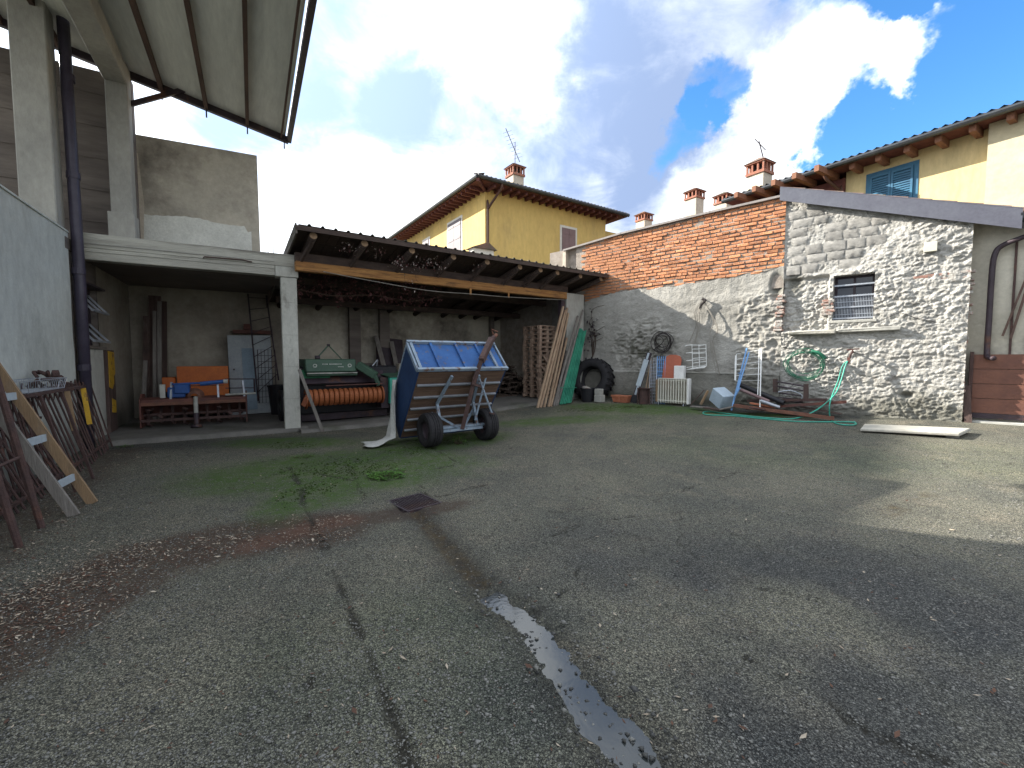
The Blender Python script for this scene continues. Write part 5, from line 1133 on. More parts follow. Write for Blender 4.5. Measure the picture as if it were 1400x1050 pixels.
def ladder(name, label, fr, r0, r1, nr, rw, m, mr=None, group=None, rungs=None, flat=False, rr=.011):
    (a0, a1), (b0, b1) = r0, r1; a0, a1, b0, b1 = map(Vector, (a0, a1, b0, b1)); t = thing(name, label, 'ladder', fr, tuple((a0+b0)/2), group=group)
    for p, q in ((a0, a1), (b0, b1)):
        k = MB(); (k.beam(p, q, rw[0], rw[1], (a0-b0).normalized().cross((a1-a0).normalized())) if flat else k.tube([p, q], rw[0], 8)); k.build('rail', m, t)
    for f in (rungs or [(i+.7)/nr for i in range(nr)]):
        k = MB(); p, q = a0.lerp(a1, f), b0.lerp(b1, f); (k.beam(p, q, .022, .07, (0, .4, 1)) if flat else k.tube([p, q], rr, 6)); k.build('rung', mr or m, t)
    return t
ladder('steel_ladder', 'thin dark steel ladder standing upright before the grey door panel', L, (lp(353, 548, 12.9), lp(339, 402, 13.2)), (lp(381, 520, 12.9), lp(364, 404, 13.2)), 9, (.018, 0), 'steel_dark', rr=.01)
a, b = lp(352, 478, 12.85), lp(378, 550, 12.85); t = thing('mesh_panel', 'dark square-mesh wire panel leaning beside the ladder on the door panel', 'mesh panel', L, (a.x, 12.85, .08)); w0 = MB()
k = MB().tube([a, (b.x, 12.85, a.z), b, (a.x, 12.85, b.z)], .012, 6, close=True).build('frame', 'steel_dark', t)
for i in range(1, 5): x = a.x+(b.x-a.x)*i/5; MB().tube([(x, 12.85, a.z), (x, 12.85, b.z)], .006, 5).build('wire', 'steel_dark', t)
for i in range(1, 9): z = b.z+(a.z-b.z)*i/9; MB().tube([(a.x, 12.845, z), (b.x, 12.845, z)], .006, 5).build('wire', 'steel_dark', t)
a, b = lp(372, 512, 12.6), lp(392, 560, 12.6); one('waste_bin', 'black plastic bin in the shade behind the corner post', 'bin', L, MB().lathe(((a.x+b.x)/2, 12.7, .08), (0, 0, 1), [(.001, 0), (.20, 0), (.26, .70), (.28, .70), (.28, .74), (.24, .74), (.18, .03), (.001, .03)], 18), 'black_plastic', ((a.x+b.x)/2, 12.7, .08), smooth=False)
one('wooden_prop', 'weathered wooden pole leaning against the concrete corner post', 'pole', S, MB().beam(gf(S, 441, 590), sp(409, 505, -.02)+Vector((0, 0, 0)), .075, .06), 'grey_wood', gf(S, 441, 590))
# dark boards and dish against the lean-to back wall
for nm, l, p, q, w, m in (('board', 'wide black board leaning on the lean-to back wall', (528, 530, 3.3), (528, 462, 3.72), .62, 'steel_dark'), ('board', 'second black board right of the wide black one', (545, 530, 3.3), (543, 464, 3.72), .34, 'steel_dark'), ('plank', 'grey plank leaning in front of the black boards', (531, 525, 3.0), (514, 459, 3.6), .13, 'grey_wood'), ('plank', 'short grey plank between the two black boards', (546, 520, 3.1), (535, 467, 3.6), .13, 'grey_wood')):
    one(nm, l, nm, S, MB().beam(sp(*p), sp(*q), w, .03, (0, 1, 0)), m, tuple(sp(*p)))
a = sp(557, 508, 3.3); one('cardboard_box', 'pale brown box behind the green baler cabinet', 'box', S, MB().box(a.x-.35, a.x+.4, 3.1, 3.6, .9, a.z+.25), 'chimney_render', (a.x, 3.3, .9), bevel=.02)

# ================================================================ TIPPED TRAILER
def trailer():
    gl_, gr_ = G(588, 612), G(664, 601); ax = (gr_-gl_); fr = Frame((ax.x, ax.y), ((gl_.x+gr_.x)/2, (gl_.y+gr_.y)/2)); tr_ = ax.length/2
    z0 = gz(*fr.o)+.012; t = thing('tipping_trailer', 'two-wheeled blue farm trailer tipped back with its plank underside showing', 'trailer', fr, (0, 0, z0))
    hw = .83; pitch_pts = dict(A=(.60, .10), B=(-.22, 1.27), C=(.21, 1.72), D=(.98, .62))           # (backwards, up) of the box side
    A, B, C, D = [Vector((0, y, z+z0)) for y, z in pitch_pts.values()]
    def at(p, x): return Vector((x, p.y, p.z))
    nrm_ = (C-B).normalized()
    # floor of boards, seen from below
    nb = 11
    for i in range(nb):
        p = A.lerp(B, i/nb+.004); q = A.lerp(B, (i+1)/nb-.004); d = nrm_*.022
        MB().add([at(p, -hw), at(p, hw), at(q, hw), at(q, -hw), at(p+d, -hw), at(p+d, hw), at(q+d, hw), at(q+d, -hw)], [(0, 1, 2, 3), (7, 6, 5, 4), (0, 4, 5, 1), (1, 5, 6, 2), (2, 6, 7, 3), (3, 7, 4, 0)]).build('floor_board', 'bed_board', t)
    for x, l in ((-hw-.03, 1), (hw, 2)):
        MB().prism([(A.y, A.z), (B.y, B.z), (C.y, C.z), (D.y, D.z)], 0, x, x+.03).build('side_panel', 'trailer_navy', t)
    fp = MB(); pn = (B-A).normalized()*.025
    fpo = fp.add([at(B, -hw), at(B, hw), at(C, hw), at(C, -hw), at(B+pn, -hw), at(B+pn, hw), at(C+pn, hw), at(C+pn, -hw)], [(0, 1, 2, 3), (7, 6, 5, 4), (0, 4, 5, 1), (1, 5, 6, 2), (2, 6, 7, 3), (3, 7, 4, 0)]).build('front_panel', 'trailer_blue', t)
    MB().add([at(A, -hw), at(A, hw), at(D, hw), at(D, -hw), at(A-pn, -hw), at(A-pn, hw), at(D-pn, hw), at(D-pn, -hw)], [(0, 1, 2, 3), (7, 6, 5, 4), (0, 4, 5, 1), (1, 5, 6, 2), (2, 6, 7, 3), (3, 7, 4, 0)]).build('tail_panel', 'trailer_navy', t)
    for x in (-hw+.02, -hw*.55, -hw*.0+.02, hw*.52, hw*.80): MB().beam(at(B+pn*1.9, x), at(C+pn*1.9, x), .045, .04, tuple(pn)).build('rib', 'trailer_blue' if abs(x) < .6 else 'pale_blue_metal', t)
    for P, l in ((B, 0), (C, 1)): MB().beam(at(P+pn*2.0, -hw-.04), at(P+pn*2.0, hw+.04), .05, .05, tuple(pn)).build('edge_rail', 'pale_blue_metal', t)
    for x in (-hw-.035, hw+.035): MB().beam(at(B+pn, x), at(C+pn, x), .03, .06, tuple(pn)).build('corner_angle', 'pale_blue_metal', t)
    MB().beam(at(C, -hw-.02), at(D, -hw-.02), .04, .03).beam(at(C, hw+.02), at(D, hw+.02), .04, .03).build('top_rail', 'pale_blue_metal', t)
    for f in (.13, .3, .47, .64, .82): p = A.lerp(B, f)-nrm_*.02; MB().beam(at(p, -hw+.02), at(p, hw-.02), .03, .035, tuple(nrm_)).build('cross_member', 'galv', t)
    # chassis
    axz = z0+.29; ap = Vector((0, 0, axz))
    MB().tube([(-tr_, 0, axz), (tr_, 0, axz)], .03, 10).build('axle', 'pale_blue_metal', t)
    for sx in (-1, 1):
        p1 = at(A.lerp(B, .55)-nrm_*.05, sx*.36); p2 = at(A.lerp(B, .98)-nrm_*.07, sx*.26)
        MB().beam((sx*.36, -.02, axz), p1-nrm_*.0, .045, .04).build('chassis_strut', 'pale_blue_metal', t); MB().beam(p1, p2, .045, .04).build('chassis_strut', 'pale_blue_metal', t)
        MB().beam((0.02*sx, -.10, axz-.02), at(A.lerp(B, .42)-nrm_*.06, sx*.42), .035, .03).build('chassis_brace', 'pale_blue_metal', t)
    MB().beam((-.36, -.1, axz-.03), (.42, -.1, axz-.03), .035, .04).build('lower_bar', 'pale_blue_metal', t)
    db = [Vector((.0, -.12, axz-.02)), at(A.lerp(B, .86)-nrm_*.14, .08), at(B.lerp(C, .15)-nrm_*0+pn*6, .22), at(C+pn*9-nrm_*.02, .66)]
    db[3] = at(C+pn*9+Vector((0, 0, -.02)), .80); db[2] = at(B.lerp(C, .12)+pn*8, .30); db[1] = at(A.lerp(B, .88)-nrm_*.14, .16)
    for p, q in zip(db[:-1], db[1:]): MB().beam(p, q, .06, .07).build('drawbar', 'rust', t)
    MB().beam(db[2]+Vector((-.02, -.02, -.04)), db[3]+Vector((-.06, 0, -.04)), .09, .10).build('drawbar_sleeve', 'rust', t)
    MB().tube([db[3], db[3]+Vector((.06, 0, .05))], .035, 8).tube([db[3]+Vector((-.02, 0, .05)), db[3]+Vector((-.06, .0, .14)), db[3]+Vector((.08, 0, .10))], .012, 6).build('tow_eye', 'rust_light', t)
    MB().beam(db[1]+Vector((-.05, -.03, .03)), db[1]+Vector((.14, -.02, -.03)), .05, .04).beam(db[1]+Vector((-.03, -.05, .1)), db[1]+Vector((.04, -.04, .25)), .02, .02).build('clamp', 'rust', t)
    j0 = db[1]+Vector((.10, 0, .18)); j1 = Vector((.52, -.26, z0+.52)); MB().tube([j0, j1], .018, 8).build('prop_stand', 'pale_blue_metal', t); MB().disc(j1, (.2, -.2, 1), .05, .02, 10).build('stand_foot', 'rust', t)
    MB().beam(db[1]+Vector((.35, .1, .2)), Vector((.30, -.05, axz+.1)), .035, .03).build('chassis_brace', 'pale_blue_metal', t)
    for sx in (-1, 1):
        c = Vector((sx*tr_, 0, axz)); prof = [(.16, -.10), (.20, -.12), (.265, -.12), (.285, -.095), (.29, -.045), (.280, -.04), (.280, -.034), (.291, -.03), (.291, -.004), (.281, 0.), (.281, .006), (.291, .01), (.291, .034), (.280, .038), (.280, .044), (.29, .05), (.285, .095), (.265, .12), (.20, .12), (.16, .10)]
        w = MB().lathe(c, (1, .0, 0), prof, 32, closed=True).build('wheel', 'rubber', t, smooth=False)
        MB().lathe(c, (1, 0, 0), [(.001, -.03), (.06, -.05), (.09, -.02), (.15, -.04), (.17, -.08), (.165, -.08), (.165, .08), (.17, .08), (.15, .04), (.09, .02), (.06, .05), (.001, .03)], 20).build('rim', 'steel_dark', w, off=OFF[t])
    # canvas hanging off the left side to the ground
    fr2 = fr; pts = []
    tp = at(C.lerp(D, .55), -hw-.05); n1, n2 = 9, 14; V = []
    for j in range(n2):
        f = j/(n2-1)
        for i in range(n1):
            g = i/(n1-1)
            if f < .62:
                h = f/.62; base = at(tp.lerp(Vector((0, .62, z0+.12)), h), 0); wdt = .10+.20*h
                x = -hw-.07-.10*h-.03*math.sin(g*9+j*.6); y = base.y+(g-.5)*wdt; z = base.z
            else:
                h = (f-.62)/.38; x = -hw-.2-.42*h-.05*math.sin(g*6); y = .62+(g-.5)*(.30+.15*h)+.05*h; z = z0+.10*(1-h)**2+.022+.018*math.sin(g*8+j)
            V.append((x, y, z))
    F = [(j*n1+i, j*n1+i+1, (j+1)*n1+i+1, (j+1)*n1+i) for j in range(n2-1) for i in range(n1-1)]
    cv_ = one('tarpaulin', 'dirty white tarpaulin trailing from the tipped trailer to the ground', 'tarpaulin', fr, MB().add(V, F), 'canvas', (-hw-.2, .6, z0), smooth=True)
    sm = cv_.modifiers.new('solid', 'SOLIDIFY'); sm.thickness = .008
trailer()

# ================================================================ RIGHT END OF THE LEAN-TO
def pallet(w, d):
    t = thing('pallet', 'x', 'pallet', S, (0, 0, 0), group='stacked pallets')
    off = Vector((0, 0, 0)); tb = MB().box(0, w, 0, .085, .10, .12).build('board', 'pallet_wood', t, off=off)
    for i in range(1, 7): o = piece('board', tb, t, (0, i*(d-.085)/6, 0))
    for i in (0, 3, 6): piece('board', tb, t, (0, i*(d-.085)/6, -.098))
    bk = MB().box(0, .09, 0, .12, .022, .098).build('block', 'pallet_wood', t, off=off)
    for x in (0, w/2-.045, w-.09):
        for y in (.0, d/2-.06, d-.12):
            if x or y: piece('block', bk, t, (x, y, 0))
    return t
a = sp(737, 440, .45); w_ = .62; base = gz(*S.w(a.x+.4, .9)[:2])+.065; n = max(8, int((a.z-base)/.127))
p0 = pallet(w_, .8)
names = ['second', 'third', 'fourth', 'fifth', 'sixth', 'seventh', 'eighth', 'ninth', 'tenth', 'eleventh', 'twelfth', 'thirteenth', 'fourteenth', 'fifteenth', 'sixteenth', 'seventeenth']
for i in range(n):
    o = p0 if i == 0 else copy_tree(p0)
    o.location = S.w(a.x+rnd.uniform(-.02, .02), .42+rnd.uniform(-.02, .02), base+i*.1265); o.rotation_euler = (0, 0, S.rz+rnd.uniform(-.02, .02))
    o['label'] = 'wooden pallet at the bottom of the stack in the lean-to' if i == 0 else ('wooden pallet on top of the stack in the lean-to' if i == n-1 else '%s wooden pallet from the bottom of the stack in the lean-to' % names[i-1])
for i, (x0, x1, yt) in enumerate(((738, 741, 500), (742, 745, 487), (746, 749, 490), (750, 753, 488))):
    p, q = gf(S, (x0+x1)/2+1, 540), sp((x0+x1)/2, yt, .36); one('short_board', ('leftmost', 'second', 'third', 'rightmost')[i]+' of four short upright boards in front of the pallets', 'board', S, MB().beam((p.x, .15, p.z), q, .055, .03, (0, 1, 0)), 'pallet_wood', (p.x, .15, p.z), group='short boards before the pallets')
POL = [((735, 541), (770, 419), 'leftmost'), ((739, 541), (773, 424), 'second'), ((744, 542), (775.5, 421), 'third'), ((750, 541), (777, 428), 'fourth'), ((753, 541), (775, 462), 'fifth')]
for i, (b_, t_, l) in enumerate(POL):
    q = sp(*t_, -.06); p = sp(*b_, -.45-.03*i); p.z = gz(*S.w(p.x, p.y)[:2]); one('timber_pole', '%s of the five pale timber poles leaning on the concrete pillar' % l, 'pole', S, MB().beam(p, q, .055, .045, (0, 1, 0)), 'pole_wood', tuple(p), group='pale poles on the pillar')
for i, (b_, t_, l) in enumerate((((757, 541), (790, 432), 'darker grey pole leaning just left of the green bundle'), ((762, 541), (797, 424), 'long grey pole leaning behind the green bundle'), ((760, 541), (775, 480), 'short grey stick leaning low on the concrete pillar'))):
    q = sp(*t_, -.07); p = sp(*b_, -.55); p.z = gz(*S.w(p.x, p.y)[:2]); one('grey_pole', l, 'pole', S, MB().beam(p, q, .05, .04, (0, 1, 0)), 'grey_wood', tuple(p))
t = thing('slat_bundle', 'tied bundle of green plastic slats leaning on the concrete pillar', 'slat bundle', S, tuple(gf(S, 773, 540)))
for i in range(7):
    f = i/6; q = sp(791+f*10, 451-2*math.sin(i), -.10-.03*(i % 2)); p = sp(766+f*14, 538, -.62-.03*(i % 2)); p.z = gz(*S.w(p.x, p.y)[:2])+.03; MB().beam(p, q, .034, .03, (0, 1, 0)).build('slat', 'green_plastic', t)
p, q = sp(766, 530, -.66), sp(788, 530, -.66); MB().tube([p, q], .012, 5).build('tie', 'green_plastic', t)
# tractor tyre
def big_tyre():
    r = .60; v = -.34; u = wp(810, 530, v).x; z0 = gz(*W.w(u, v)[:2])
    t = thing('tractor_tyre', 'big black tractor tyre with deep lugs leaning on the wall', 'tyre', W, (u, v, z0)); OFF[t] = Vector((u, v, z0))
    ax = Vector((.10, -1, .22)).normalized(); c = Vector((u, v, z0+r*.98))
    MB().lathe(c, ax, [(.33, -.15), (.40, -.20), (.52, -.21), (.585, -.17), (.60, -.08), (.60, .08), (.585, .17), (.52, .21), (.40, .20), (.33, .15), (.345, .12), (.50, .15), (.50, -.15), (.345, -.12)], 40, closed=True).build('carcass', 'rubber', t, smooth=True)
    ref = ax.cross(Vector((0, 0, 1))).normalized(); up = ref.cross(ax)
    for s_ in (-1, 1):
        for i in range(20):
            a0 = (i+(.5 if s_ > 0 else 0))/20*6.283; a1 = a0+.17
            d = lambda an_, rr, h: c+ref*math.cos(an_)*rr+up*math.sin(an_)*rr+ax*h
            MB().beam(d(a0, .60, s_*.0+.01*s_), d(a1, .59, s_*.21), .045, .075, tuple(ref*math.cos(a0)+up*math.sin(a0))).build('lug', 'rubber', t)
big_tyre()
g = wp(803, 541, -.85); g.z = gz(*W.w(g.x, g.y)[:2]); t = thing('bucket', 'black plastic bucket of rubble beside the tractor tyre', 'bucket', W, tuple(g))
c = g.copy(); MB().lathe(c, (0, 0, 1), [(.001, 0), (.16, 0), (.20, .36), (.225, .36), (.225, .39), (.19, .385), (.15, .03), (.001, .03)], 20).build('pail', 'black_plastic', t)
for i in range(5): MB().box(c.x-.12+.05*i, c.x-.03+.05*i, c.y-.08+.03*(i % 2), c.y+.06, c.z+.33+.02*(i % 2), c.z+.44-.02*i).build('rubble', 'slab_stone' if i % 2 else 'brick_old', t, bevel=.01)
c = wp(816, 535, -.78); c.z = gz(*W.w(c.x, c.y)[:2]); one('concrete_block', 'pale concrete block standing right of the black bucket', 'block', W, MB().box(c.x-.02, c.x+.16, c.y-.1, c.y+.1, c.z+.2, c.z+.37).box(c.x-.02, c.x+.20, c.y-.12, c.y+.12, c.z, c.z+.2), 'concrete', tuple(c), bevel=.012)
g = wp(850, 545, -.55); g.z = gz(*W.w(g.x, g.y)[:2]); c = g; k = MB()
k.add([(c.x-.20, c.y-.12, c.z), (c.x+.22, c.y-.12, c.z), (c.x+.22, c.y+.1, c.z), (c.x-.20, c.y+.1, c.z), (c.x-.24, c.y-.15, c.z+.19), (c.x+.26, c.y-.15, c.z+.19), (c.x+.26, c.y+.13, c.z+.19), (c.x-.24, c.y+.13, c.z+.19)], [(0, 3, 2, 1), (0, 1, 5, 4), (1, 2, 6, 5), (2, 3, 7, 6), (3, 0, 4, 7), (4, 5, 6, 7)]); k.box(c.x-.25, c.x+.27, c.y-.16, c.y-.145, c.z+.15, c.z+.20); k.box(c.x-.02, c.x+.03, c.y-.165, c.y-.155, c.z+.02, c.z+.16)
one('terracotta_trough', 'small terracotta planter trough on the ground left of the grey guard rail', 'planter', W, k, 'terracotta', tuple(c), bevel=.008)
# creeper tendrils and dark rags by the pillar
P = [Vector((wp(808, 440, -.1).x+rnd.gauss(0, .12), -.1+rnd.gauss(0, .05), 2.35+rnd.gauss(0, .25))) for _ in range(80)]
t = thing('dead_ivy', 'dark dead ivy clinging to the wall above the tractor tyre', 'climbing plant', W, (.2, -.05, 1.9)); leafcloud(P, 150, .05, 'steel_dark', 'leaves', t)
k = MB()
for i in range(9): p = rnd.choice(P); k.tube(spline([(.15, -.03, 1.5), (.2+rnd.uniform(-.1, .1), -.06, 2.), tuple(p), (p.x+rnd.uniform(-.1, .4), -.03, p.z+rnd.uniform(-.1, .3))], 4), .007, 4)
k.build('vine_stem', 'stem', t, kind='stuff')
# log heap in the dark corner
t = thing('log_heap', 'dark heap of cut branches in the back corner of the lean-to', 'log heap', S, (6.2, 2.4, .2)); k = MB()
for i in range(260):
    u = rnd.uniform(5.0, 7.2); h = (1-abs(u-6.2)/1.7)*1.1; z = .25+rnd.random()*max(h, .1); v = rnd.uniform(1.7, 2.9); d = Vector((rnd.gauss(0, .5), rnd.gauss(0, .5), rnd.gauss(0, .15))).normalized()*.35; c = Vector((u, v, z)); k.tube([c-d, c+d], rnd.uniform(.012, .04), 5)
k.build('branches', 'log_brown', t, kind='stuff')
a = sp(700, 490, 2.); one('black_tarp', 'black plastic sheet draped over the dark heap in the lean-to', 'tarpaulin', S, MB().add([(a.x-.6+.2*i+rnd.uniform(-.03, .03), 2.2+.25*j, 1.25-.12*abs(i-3)-(.5 if j in (0, 4) else 0)+rnd.uniform(-.06, .06)) for j in range(5) for i in range(8)], [(j*8+i, j*8+i+1, j*8+i+9, j*8+i+8) for j in range(4) for i in range(7)]), 'black_plastic', (a.x, 2.4, 1.0))
# ================================================================ JUNK ALONG THE RIGHT WALL
# grey guard rail leaning
p, q = wp(866, 550, -.5), wp(888, 482, -.2); p.z = gz(*W.w(p.x, p.y)[:2])
t = thing('guard_rail', 'pale grey metal rail with dark ends leaning on the rendered wall', 'rail', W, tuple(p)); d = q-p
MB().beam(p, q, .13, .05, (0, 1, 0)).build('backing', 'steel_dark', t); MB().beam(p+d*.16+Vector((0, -.035, 0)), p+d*.33+Vector((0, -.035, 0)), .055, .03, (0, 1, 0)).beam(p+d*.335+Vector((0, -.04, 0)), p+d*.86+Vector((0, -.04, 0)), .135, .03, (0, 1, 0)).beam(p+d*.865+Vector((0, -.035, 0)), p+d*.99+Vector((0, -.035, 0)), .05, .03, (0, 1, 0)).build('face_plate', 'grey_sheet', t)
MB().beam(p, p+d*.14, .17, .07, (0, 1, 0)).build('end_block', 'black_plastic', t)
c = wp(880, 551, -.55); c.z = gz(*W.w(c.x, c.y)[:2]); g = c
one('metal_drum', 'rusty brown open metal drum standing before the leaning rails', 'drum', W, MB().lathe(c, (0, 0, 1), [(.001, 0), (.13, 0), (.13, .38), (.145, .38), (.145, .40), (.12, .40), (.115, .02), (.001, .02)], 18), 'rust', tuple(c))
a, b = wp(872, 530, g.y-.12), wp(889, 550, g.y-.12)
one('metal_stand', 'small dark metal stool frame in front of the rusty drum', 'stand', W, MB().box(a.x, b.x, g.y-.16, g.y+.0, a.z-.02, a.z).box(a.x, a.x+.02, g.y-.15, g.y-.13, g.z, a.z-.02).box(b.x-.02, b.x, g.y-.15, g.y-.13, g.z, a.z-.02).box(a.x, a.x+.02, g.y-.02, g.y, g.z, a.z-.02).box(b.x-.02, b.x, g.y-.02, g.y, g.z, a.z-.02), 'rust', tuple(g))
for i, (b_, t_, l) in enumerate((((880, 540), (890, 490), 'left thin brown stick leaning behind the rusty drum'), ((884, 540), (892, 492), 'right thin brown stick leaning behind the rusty drum'))):
    p, q = wp(*b_, -.35), wp(*t_, -.12); p.z = gz(*W.w(p.x, p.y)[:2]); one('stick', l, 'stick', W, MB().beam(p, q, .025, .02, (0, 1, 0)), 'pole_wood', tuple(p), group='thin brown sticks')
def grid_panel(name, label, corners, nx, ny, m, rr=.006, fr_r=.010, fr=W, mid=None):
    a, b, c, d = map(Vector, corners)      # bottom left, bottom right, top right, top left
    t = thing(name, label, 'wire rack', fr, tuple((a+b)/2)); MB().tube([a, b, c, d], fr_r, 6, close=True).build('frame', m, t)
    for i in range(1, nx): MB().tube([a.lerp(b, i/nx), d.lerp(c, i/nx)], rr, 4).build('wire', m, t)
    for i in range(1, ny): MB().tube([a.lerp(d, i/ny), b.lerp(c, i/ny)], rr, 4).build('wire', m, t)
    return t
z0_ = gf(W, 890, 550).z
grid_panel('grey_grid', 'grey wire grid leaning just left of the blue plastic one', [(wp(888, 548, -.5).x, -.5, z0_), (wp(897, 548, -.5).x, -.5, z0_), wp(898, 488, -.12), wp(889, 490, -.12)], 4, 14, 'galv')
t = grid_panel('blue_grid', 'tall blue grid panel leaning between the grey one and the red board', [(wp(897, 548, -.45).x, -.45, z0_), (wp(908, 548, -.45).x, -.45, z0_), wp(910, 487, -.12), wp(899, 487, -.12)], 4, 12, 'blue_plastic', rr=.011, fr_r=.013)
a, b = wp(908, 485, -.18), wp(928, 520, -.3); k = MB(); w = b.x-a.x
pf = [(0, 0), (w, 0), (w, .75), (w*.9, .84), (w*.6, .88), (w*.3, .88), (w*.08, .83), (0, .74)]
z_ = a.z-.88; k.add([(a.x+x, -.36+y*.28, z_+y) for x, y in pf]+[(a.x+x, -.34+y*.28, z_+y) for x, y in pf], [tuple(range(8)), tuple(range(15, 7, -1))]+[(i, i+8, (i+1) % 8+8, (i+1) % 8) for i in range(8)])
one('red_board', 'dull red board with a rounded top leaning behind the radiator', 'board', W, k, 'red_board', (a.x, -.4, z_))
a, b = wp(923, 500, -.26), wp(936, 517, -.26); gr = gf(W, 920, 553)
one('white_box', 'white enamel box standing behind the radiator top right', 'box', W, MB().box(a.x, b.x, -.34, -.18, gr.z+.3, a.z), 'white_enamel', (a.x, -.5, gr.z+.3), bevel=.01)
one('box_stand', 'dark crate under the white enamel box behind the radiator', 'crate', W, MB().box(a.x-.05, b.x+.02, -.36, -.12, gr.z, gr.z+.298), 'old_board', (a.x, -.5, gr.z), bevel=.01)
# oil radiator
def radiator():
    v = -.48; g = Vector((wp(922, 553, v).x, v, gz(*W.w(wp(922, 553, v).x, v)[:2]))); a, b = wp(901, 517, v), wp(943, 550, v); t = thing('radiator', 'cream oil-filled column radiator, yellowed, standing on castors', 'radiator', W, tuple(g)); n = 12; zt = a.z; zb = g.z+.055; w = b.x-a.x
    f = MB(); pr = [(v-.06, zb+.02), (v-.06, zt-.02), (v-.045, zt), (v+.06, zt), (v+.075, zt-.02), (v+.075, zb+.02), (v+.06, zb), (v-.045, zb)]
    f.prism(pr, 0, 0, .018)
    f0 = f.build('fin', 'enamel', None, off=Vector((0, 0, 0))); f0.parent = t; f0.location = Vector((a.x, 0, 0))-OFF[t]
    for i in range(1, n): piece('fin', f0, t, (a.x+i*(w-.07)/(n-1), 0, 0))
    MB().box(b.x-.055, b.x, v-.075, v+.085, zb+.0, zt+.012).build('control_panel', 'white_enamel', t, bevel=.01)
    MB().box(a.x-.07, a.x-.012, v-.05, v+.06, zb+.02, zt-.03).build('end_plate', 'ochre_wood', t, bevel=.01)
    MB().box(a.x+.01, b.x-.06, v-.03, v+.05, zt-.06, zt-.035).box(a.x+.01, b.x-.06, v-.03, v+.05, zb+.05, zb+.08).box(a.x, b.x-.05, v-.065, v+.05, zt-.012, zt+.006).build('header', 'enamel', t)
    for x in (a.x+.03, b.x-.13):
        for y in (v-.07, v+.08): MB().disc((x, y, g.z+.022), (1, 0, 0), .022, .02, 10).box(x-.012, x+.012, y-.006, y+.006, g.z+.03, zb+.02).build('castor', 'galv', t)
radiator()
# black hose coil on the wall, hanging cords, hook
def loops(c, r, n, seed, jit=.1, thick=.010, squash=1.1, vv=-.10):
    r_ = random.Random(seed); k = MB()
    for i in range(n):
        rr = r*r_.uniform(1-jit, 1+jit); ox, oz = r_.gauss(0, .03), r_.gauss(0, .02); ph = r_.uniform(0, 6)
        pts = [Vector((c.x+ox+rr*math.cos(a), vv-.012*i+.02*math.sin(a*3+ph), c.z+oz+rr*squash*math.sin(a)-.05*rr*math.sin(2*a+ph))) for a in [j/22*6.283 for j in range(22)]]
        k.tube(pts, thick, 6, close=True)
    return k
c = wp(906, 468, -.1); one('black_hose_coil', 'untidy coil of black hose hanging on the dark rendered wall', 'hose', W, loops(c, .22, 5, 3, .3, .011, 1.05).tube(spline([c+Vector((-.12, -.02, .2)), c+Vector((.05, -.06, .05)), c+Vector((-.1, -.05, -.12)), c+Vector((-.22, -.05, -.2)), c+Vector((0, -.05, -.05)), c+Vector((.1, -.05, -.3))], 6), .010, 6).tube(spline([c+Vector((.15, -.05, .25)), c+Vector((.3, -.04, .1)), c+Vector((.25, -.04, -.1))], 5), .010, 6), 'wire', tuple(c), smooth=True)
hk = wp(962, 411, -.08); t = thing('cord_bundle', 'grey cords hung in long loops from a dark hook high on the sunlit wall', 'cords', W, tuple(hk))
MB().tube([(hk.x, .0, hk.z+.03), (hk.x, -.12, hk.z+.03), (hk.x, -.14, hk.z+.08)], .012, 6).build('hook', 'steel_dark', t)
MB().tube(spline([(hk.x-.03, -.1, hk.z+.04), (hk.x+.06, -.12, hk.z+.0), (hk.x-.04, -.11, hk.z-.1), (hk.x-.08, -.1, hk.z-.2)], 5), .03, 6).build('knot', 'wire', t)
ends = [(942, 468), (946, 478), (950, 470), (975, 495), (984, 512), (981, 520)]
for i, (ex, ey) in enumerate(ends):
    e = wp(ex, ey, -.10); m_ = (hk+e)/2; MB().tube(spline([hk+Vector((0, -.02, .02)), Vector((m_.x+(.06 if ex > 960 else -.03)+.02*i, -.12, m_.z+.25)), Vector((m_.x+(.04 if ex > 960 else 0), -.10, m_.z-.1)), e], 6), .008 if i % 2 else .012, 5).build('cord', 'cord_grey', t)
# white dish rack hung on the wall
c0, c1, c2, c3 = wp(947, 503, -.1), wp(966, 500, -.1), wp(965, 471, -.1), wp(946, 471, -.1)
t = grid_panel('wall_dish_rack', 'white wire dish rack hung on the dark wall under the cords', [c0, c1, c2, c3], 2, 5, 'white_enamel', rr=.009, fr_r=.011)
off_ = Vector((-.22, -.16, .0))
for p in (c3, c2): MB().tube([p, p+Vector((-.16, -.06, -.04))], .007, 5).build('wire', 'white_enamel', t)
for f in (0, .33, .66, .95): MB().tube([c3.lerp(c0, f), c3.lerp(c0, f)+Vector((-.12, -.10, -.02)), c2.lerp(c1, f)+Vector((-.04, -.13, -.02)), c2.lerp(c1, f)], .007, 5).build('wire', 'white_enamel', t)
MB().add([c0+Vector((-.12, -.1, -.04)), c1+Vector((0, -.13, -.04)), c1, c0, c0+Vector((-.12, -.1, -.05)), c1+Vector((0, -.13, -.05)), c1+Vector((0, 0, -.01)), c0+Vector((0, 0, -.01))], [(0, 1, 2, 3), (7, 6, 5, 4), (0, 4, 5, 1), (1, 5, 6, 2), (2, 6, 7, 3), (3, 7, 4, 0)]).build('drip_tray', 'white_enamel', t)
# junk pile
gj = gf(W, 1000, 556); zj = gj.z
def pile_box(name, label, cat, p, q, w, h, m, bevel=.006, up=(0, 0, 1)): p = Vector(p); q = Vector(q); return one(name, label, cat, W, MB().beam(p, q, w, h, up), m, tuple(p), bevel=bevel)
